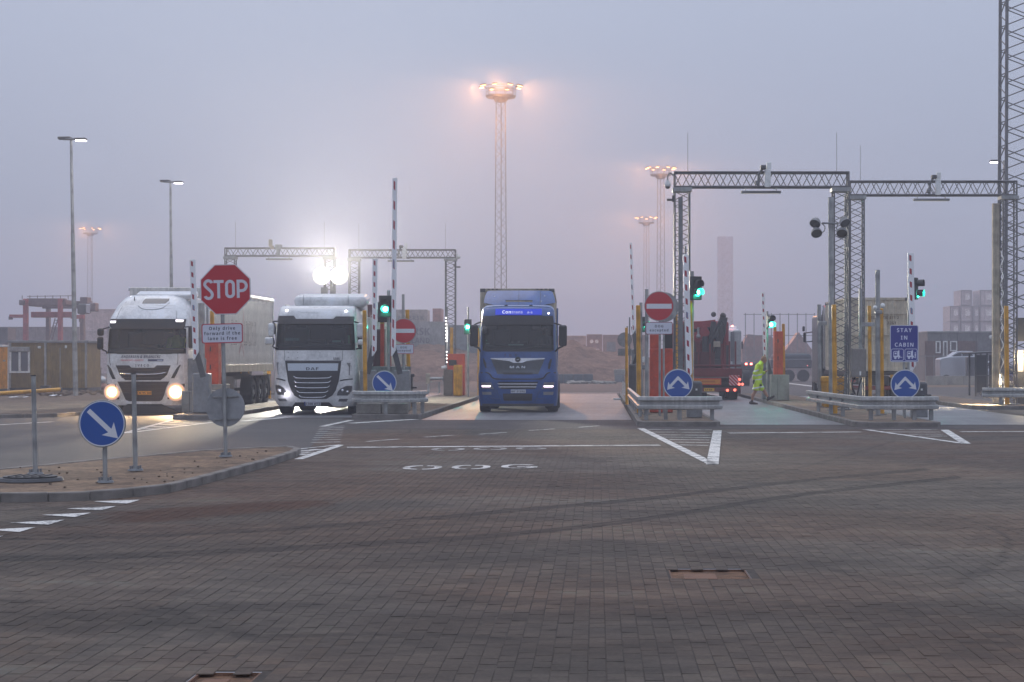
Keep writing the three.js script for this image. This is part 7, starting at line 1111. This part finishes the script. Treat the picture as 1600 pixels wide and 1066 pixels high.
  // stack of containers seen end on
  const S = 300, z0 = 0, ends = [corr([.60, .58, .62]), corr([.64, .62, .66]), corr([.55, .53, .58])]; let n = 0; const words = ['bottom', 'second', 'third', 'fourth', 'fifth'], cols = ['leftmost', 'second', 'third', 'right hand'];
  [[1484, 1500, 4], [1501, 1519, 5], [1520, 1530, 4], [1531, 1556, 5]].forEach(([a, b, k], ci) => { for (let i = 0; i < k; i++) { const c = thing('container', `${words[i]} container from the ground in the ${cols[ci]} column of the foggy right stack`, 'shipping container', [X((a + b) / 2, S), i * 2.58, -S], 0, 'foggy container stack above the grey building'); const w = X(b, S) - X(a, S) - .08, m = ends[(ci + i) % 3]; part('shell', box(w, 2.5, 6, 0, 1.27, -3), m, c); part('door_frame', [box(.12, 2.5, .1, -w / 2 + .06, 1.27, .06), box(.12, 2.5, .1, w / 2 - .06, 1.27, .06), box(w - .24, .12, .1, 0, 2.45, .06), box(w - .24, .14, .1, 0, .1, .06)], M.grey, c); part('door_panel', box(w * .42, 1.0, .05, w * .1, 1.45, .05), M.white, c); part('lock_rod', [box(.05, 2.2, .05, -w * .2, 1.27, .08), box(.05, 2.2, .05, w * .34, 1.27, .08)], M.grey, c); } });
  const fw = thing('mesh_fence', 'thin wire fence posts left of the grey building', 'fence', [X(1442, 132), 0, -132]); for (let i = 0; i < 5; i++) part('fence_post', box(.05, 2.0, .05, -.4 + i * .6, 1, 0), M.steel, fw); part('fence_rail', box(2.6, .04, .04, .8, 1.9, 0), M.steel, fw); part('leaning_board', beam(V(1.4, .7, .2), V(1.0, 1.5, .2), .12, .05), M.white, fw);
}
// ------------------------------------------------------------------ people
function smin(a, b, k) { const h = Math.max(0, Math.min(1, .5 + .5 * (b - a) / k)); return b + (a - b) * h - k * h * (1 - h); }
function capsule(p, a, b, ra, rb) { const dx = b[0] - a[0], dy = b[1] - a[1], dz = b[2] - a[2], t = Math.max(0, Math.min(1, ((p[0] - a[0]) * dx + (p[1] - a[1]) * dy + (p[2] - a[2]) * dz) / (dx * dx + dy * dy + dz * dz + 1e-9))); return Math.hypot(p[0] - a[0] - dx * t, p[1] - a[1] - dy * t, p[2] - a[2] - dz * t) - (ra + (rb - ra) * t); }
function fleshOut(bones, k, cell, cutFn) { // bones: [a, b, ra, rb]; returns a smooth joined skin
  const lo = [1e9, 1e9, 1e9], hi = [-1e9, -1e9, -1e9]; for (const [a, b, ra, rb] of bones) for (let i = 0; i < 3; i++) { lo[i] = Math.min(lo[i], a[i] - ra, b[i] - rb); hi[i] = Math.max(hi[i], a[i] + ra, b[i] + rb); }
  const half = Math.max(hi[0] - lo[0], hi[1] - lo[1], hi[2] - lo[2]) / 2 + cell * 4, c = [0, 1, 2].map(i => (lo[i] + hi[i]) / 2), N = Math.min(150, Math.ceil(half * 2 / cell));
  const mc = new MarchingCubes(N, new THREE.MeshBasicMaterial(), false, false, 160000); mc.isolation = 0;
  for (let z = 0; z < N; z++) for (let y = 0; y < N; y++) for (let x = 0; x < N; x++) { const p = [c[0] + (x - N / 2) / (N / 2) * half, c[1] + (y - N / 2) / (N / 2) * half, c[2] + (z - N / 2) / (N / 2) * half]; let d = 1e3; for (const [a, b, ra, rb] of bones) d = smin(d, capsule(p, a, b, ra, rb), k); if (cutFn) d = Math.max(d, cutFn(p)); mc.field[x + y * N + z * N * N] = -d; }
  mc.update(); const g = new THREE.BufferGeometry(), pos = mc.positionArray.slice(0, mc.count * 3); for (let i = 0; i < pos.length; i++) pos[i] = pos[i] * half + c[i % 3];
  g.setAttribute('position', new THREE.BufferAttribute(pos, 3)); let q = mergeVertices(g, 1e-5); q.computeVertexNormals();
  const e1 = q.toNonIndexed(); const n = e1.attributes.normal, pp = e1.attributes.position; let out = 0; const ctr = V(...c); for (let i = 0; i < pp.count; i += 37) out += V(pp.getX(i), pp.getY(i), pp.getZ(i)).sub(ctr).dot(V(n.getX(i), n.getY(i), n.getZ(i))) > 0 ? 1 : -1;
  if (out < 0) for (let i = 0; i < n.count; i++) n.setXYZ(i, -n.getX(i), -n.getY(i), -n.getZ(i)); return e1;
}
function headBones(h, fx, fy, fz = 0) { // h: centre of the head; (fx, fy, fz) where the face looks
  const L = Math.hypot(fx, fy, fz), f = [fx / L, fy / L, fz / L], u = [-f[1] * f[0], 1 - f[1] * f[1], -f[1] * f[2]], ul = Math.hypot(...u), U = u.map(v => v / ul), S = [f[1] * U[2] - f[2] * U[1], f[2] * U[0] - f[0] * U[2], f[0] * U[1] - f[1] * U[0]];
  const at = (a, b, c = 0) => [0, 1, 2].map(i => h[i] + f[i] * a + U[i] * b + S[i] * c);
  return { at, bones: [[at(-.015, .03), at(-.02, .035), .088, .088], [at(.03, -.05), at(.035, -.085), .062, .045], [at(.085, -.012), at(.098, -.022), .016, .018], [at(.07, .02, -.03), at(.07, .02, .03), .018, .018], [at(.07, -.058, -.018), at(.07, -.058, .018), .014, .014], [at(-.01, -.005, -.085), at(-.012, .02, -.088), .018, .02], [at(-.01, -.005, .085), at(-.012, .02, .088), .018, .02]] };
}
{
  const D = 68.5, s = F / D, t = thing('person', 'person in bright yellow high visibility jacket and shorts striding right onto the kerb', 'person', [X(1186, D), 0, -D]);
  const q = (px, py, z = 0) => [(px - 1186) / s, (633 - py) / s, z];
  const hd = headBones(q(1194.2, 562.4, 0), .9, -.38, -.2), neck = q(1189.3, 567.5), chest = q(1186.2, 574), belly = q(1184.2, 586), hip = q(1184, 596);
  const shN = q(1185.3, 571, .17), shF = q(1187.6, 571.5, -.19), elN = q(1178.6, 583, .25), waN = q(1177.2, 594, .22), elF = q(1191, 584.5, -.26), waF = q(1196, 581.5, -.2);
  const hpN = q(1183, 597.5, .09), knB = q(1179.5, 612, .10), anB = q(1175.2, 627, .10), hpF = q(1185, 597.5, -.09), knF = q(1194.2, 610.5, -.08), anF = q(1200.6, 621, -.08);
  const toe = (a, dx, dy) => [a[0] + dx, a[1] + dy, a[2]];
  const hand = (w, e, open) => { const d = [0, 1, 2].map(i => w[i] - e[i]), L = Math.hypot(...d), n = d.map(v => v / L), B = []; const palm = [0, 1, 2].map(i => w[i] + n[i] * .08); B.push([w, palm, .030, .036]); for (let k = 0; k < 4; k++) { const o = (k - 1.5) * .021, base = [palm[0] + n[0] * .015, palm[1] + n[1] * .015, palm[2] + o], len = [.03, .036, .033, .026][k], m = [0, 1, 2].map(i => base[i] + n[i] * len), tip = [m[0] + n[0] * len * .5 + .022, m[1] + n[1] * len * .5 + .004, m[2]]; B.push([base, m, .0105, .0095], [m, tip, .0095, .008]); } const tb = [w[0] + n[0] * .035 + .02, w[1] + n[1] * .035, w[2] - .03], tm = [tb[0] + n[0] * .035 + .016, tb[1] + n[1] * .035, tb[2] - .012]; B.push([w, tb, .02, .013], [tb, tm, .013, .010]); return B; };
  part('body', [fleshOut([...hd.bones.slice(0, 5), [hd.at(-.02, -.07), neck, .058, .062], [neck, chest, .07, .13], [chest, belly, .13, .12], [belly, hip, .12, .13], [shN, elN, .055, .043], [elN, waN, .042, .03], [shF, elF, .055, .043], [elF, waF, .042, .03], [neck, shN, .06, .055], [neck, shF, .06, .055], [hpN, knB, .088, .058], [knB, [(knB[0] + anB[0]) / 2 - .02, (knB[1] + anB[1]) / 2 + .05, .10], .056, .058], [[(knB[0] + anB[0]) / 2 - .02, (knB[1] + anB[1]) / 2 + .05, .10], anB, .058, .037], [hpF, knF, .088, .058], [knF, [(knF[0] + anF[0]) / 2 - .03, (knF[1] + anF[1]) / 2 + .03, -.08], .056, .058], [[(knF[0] + anF[0]) / 2 - .03, (knF[1] + anF[1]) / 2 + .03, -.08], anF, .058, .037]], .035, .014), fleshOut(hd.bones, .012, .007), fleshOut(hand(waF, elF), .006, .005)], M.skin, t);
  for (const sd of [-1, 1]) part('eye', sph(.009, ...hd.at(.078, .004, sd * .03), 8), M.black, t);
  part('hair', fleshOut([[hd.at(-.03, .045), hd.at(-.035, .05), .092, .092], [hd.at(-.06, -.02), hd.at(-.05, -.04), .07, .06]], .03, .01, p => { const a = [0, 1, 2].map(i => p[i] - hd.at(0, 0)[i]), e = hd.at(1, 0).map((v, i) => v - hd.at(0, 0)[i]); return a[0] * e[0] + a[1] * e[1] + a[2] * e[2] - .035; }), mat([.26, .13, .07], .8, 0, { tex: null }), t);
  part('glove', fleshOut(hand(waN, elN).map(([a, b, r0, r1]) => [a, b, r0 + .006, r1 + .004]), .008, .006), M.black, t);
  const jb = [[neck, chest, .085, .155], [chest, belly, .155, .15], [belly, q(1183.4, 594), .15, .165], [neck, shN, .08, .075], [neck, shF, .08, .075], [shN, elN, .078, .066], [elN, q(1177.5, 591.5, .225), .066, .056], [shF, elF, .078, .066], [elF, q(1194.8, 582.3, -.21), .066, .056]];
  part('jacket', fleshOut(jb, .03, .013), M.hivis, t);
  const sb = [[q(1183.4, 593), hip, .15, .155], [hpN, q(1180.5, 608.5, .10), .115, .118], [hpF, q(1190, 607.3, -.085), .115, .112]];
  part('shorts', fleshOut(sb, .04, .013, p => Math.max(-(p[1] - q(0, 610.6)[1] + (p[0]) * .12))), M.hivis, t);
  // grey reflective bands just proud of the cloth
  const band = (bones, y0, y1, sl = 0) => fleshOut(bones.map(([a, b, r0, r1]) => [a, b, r0 + .006, r1 + .006]), .03, .011, p => { const y = p[1] - sl * p[0]; return Math.max(y0 - y, y - y1); });
  part('reflective_band', [band([jb[1], jb[2]], q(0, 586)[1] - .03, q(0, 586)[1] + .03, .25), band([jb[5]], q(0, 578)[1] - .03, q(0, 578)[1] + .03, .3), band([jb[6], jb[5]], q(0, 588.3)[1] - .03, q(0, 588.3)[1] + .03, -.2), band([jb[2]], q(0, 593)[1] - .03, q(0, 593)[1] + .02, .15), band([sb[1], sb[2]], q(0, 605.4)[1] - .03, q(0, 605.4)[1] + .03, .18)], M.reflective, t);
  part('pouch', box(.11, .07, .05, q(1188, 602)[0], q(1188, 602)[1], .13, .015), M.black, t);
  const shoe = (a, dx, dy) => fleshOut([[toe(a, -.07, -.055), toe(a, dx, dy), .052, .04], [toe(a, -.01, .01), toe(a, -.05, -.05), .05, .05]], .03, .01, p => -(p[1] - .004));
  part('shoe', shoe(anB, .17, -.095), mat([.035, .022, .02], .6), t); part('shoe', fleshOut([[toe(anF, -.015, -.085), toe(anF, .21, .035), .05, .04], [toe(anF, .0, .0), toe(anF, -.01, -.07), .05, .05]], .03, .01), mat([.035, .022, .02], .6), t);
}
function driver(label, x, y, z, vest) {
  const t = thing('person', label, 'person', [x, y, z]), hd = headBones([0, .62, .02], 0, -.12, 1);
  part('body', fleshOut([...hd.bones, [[0, .54, 0], [0, .42, -.02], .055, .06], [[0, .42, -.02], [0, .1, -.02], .09, .14], [[0, .38, -.02], [.2, .34, -.02], .06, .065], [[0, .38, -.02], [-.2, .34, -.02], .06, .065]], .03, .012), M.skin, t);
  for (const sd of [-1, 1]) part('eye', sph(.009, ...hd.at(.078, .004, sd * .03), 8), M.black, t);
  part('shirt', fleshOut([[[0, .40, -.02], [0, .02, -.02], .11, .17], [[0, .38, -.02], [.2, .34, -.02], .075, .08], [[0, .38, -.02], [-.2, .34, -.02], .075, .08], [[.2, .34, -.02], [.22, .1, .14], .075, .06], [[.22, .1, .14], [.08, .06, .34], .06, .045], [[-.2, .34, -.02], [-.22, .1, .14], .075, .06], [[-.22, .1, .14], [-.08, .06, .34], .06, .045]], .04, .013), vest, t);
  part('hair', fleshOut([[hd.at(-.03, .05), hd.at(-.035, .055), .092, .092]], .03, .012, p => p[2] - .045 - (p[1] > .69 ? .03 : 0)), mat([.05, .035, .025], .8, 0, { tex: null }), t);
}
driver('driver in a yellow green vest behind the windscreen of the truck with lit headlights', X(272, 56.2) - .06, 1.95, -F / 51.8 - .78, mat([.5, .68, .05], .6));
driver('driver seen behind the windscreen of the blue truck', X(855, 58) - .12, 2.0, -F / 49.9 - .70, mat([.08, .1, .12], .7));

renderer.render(scene, camera);
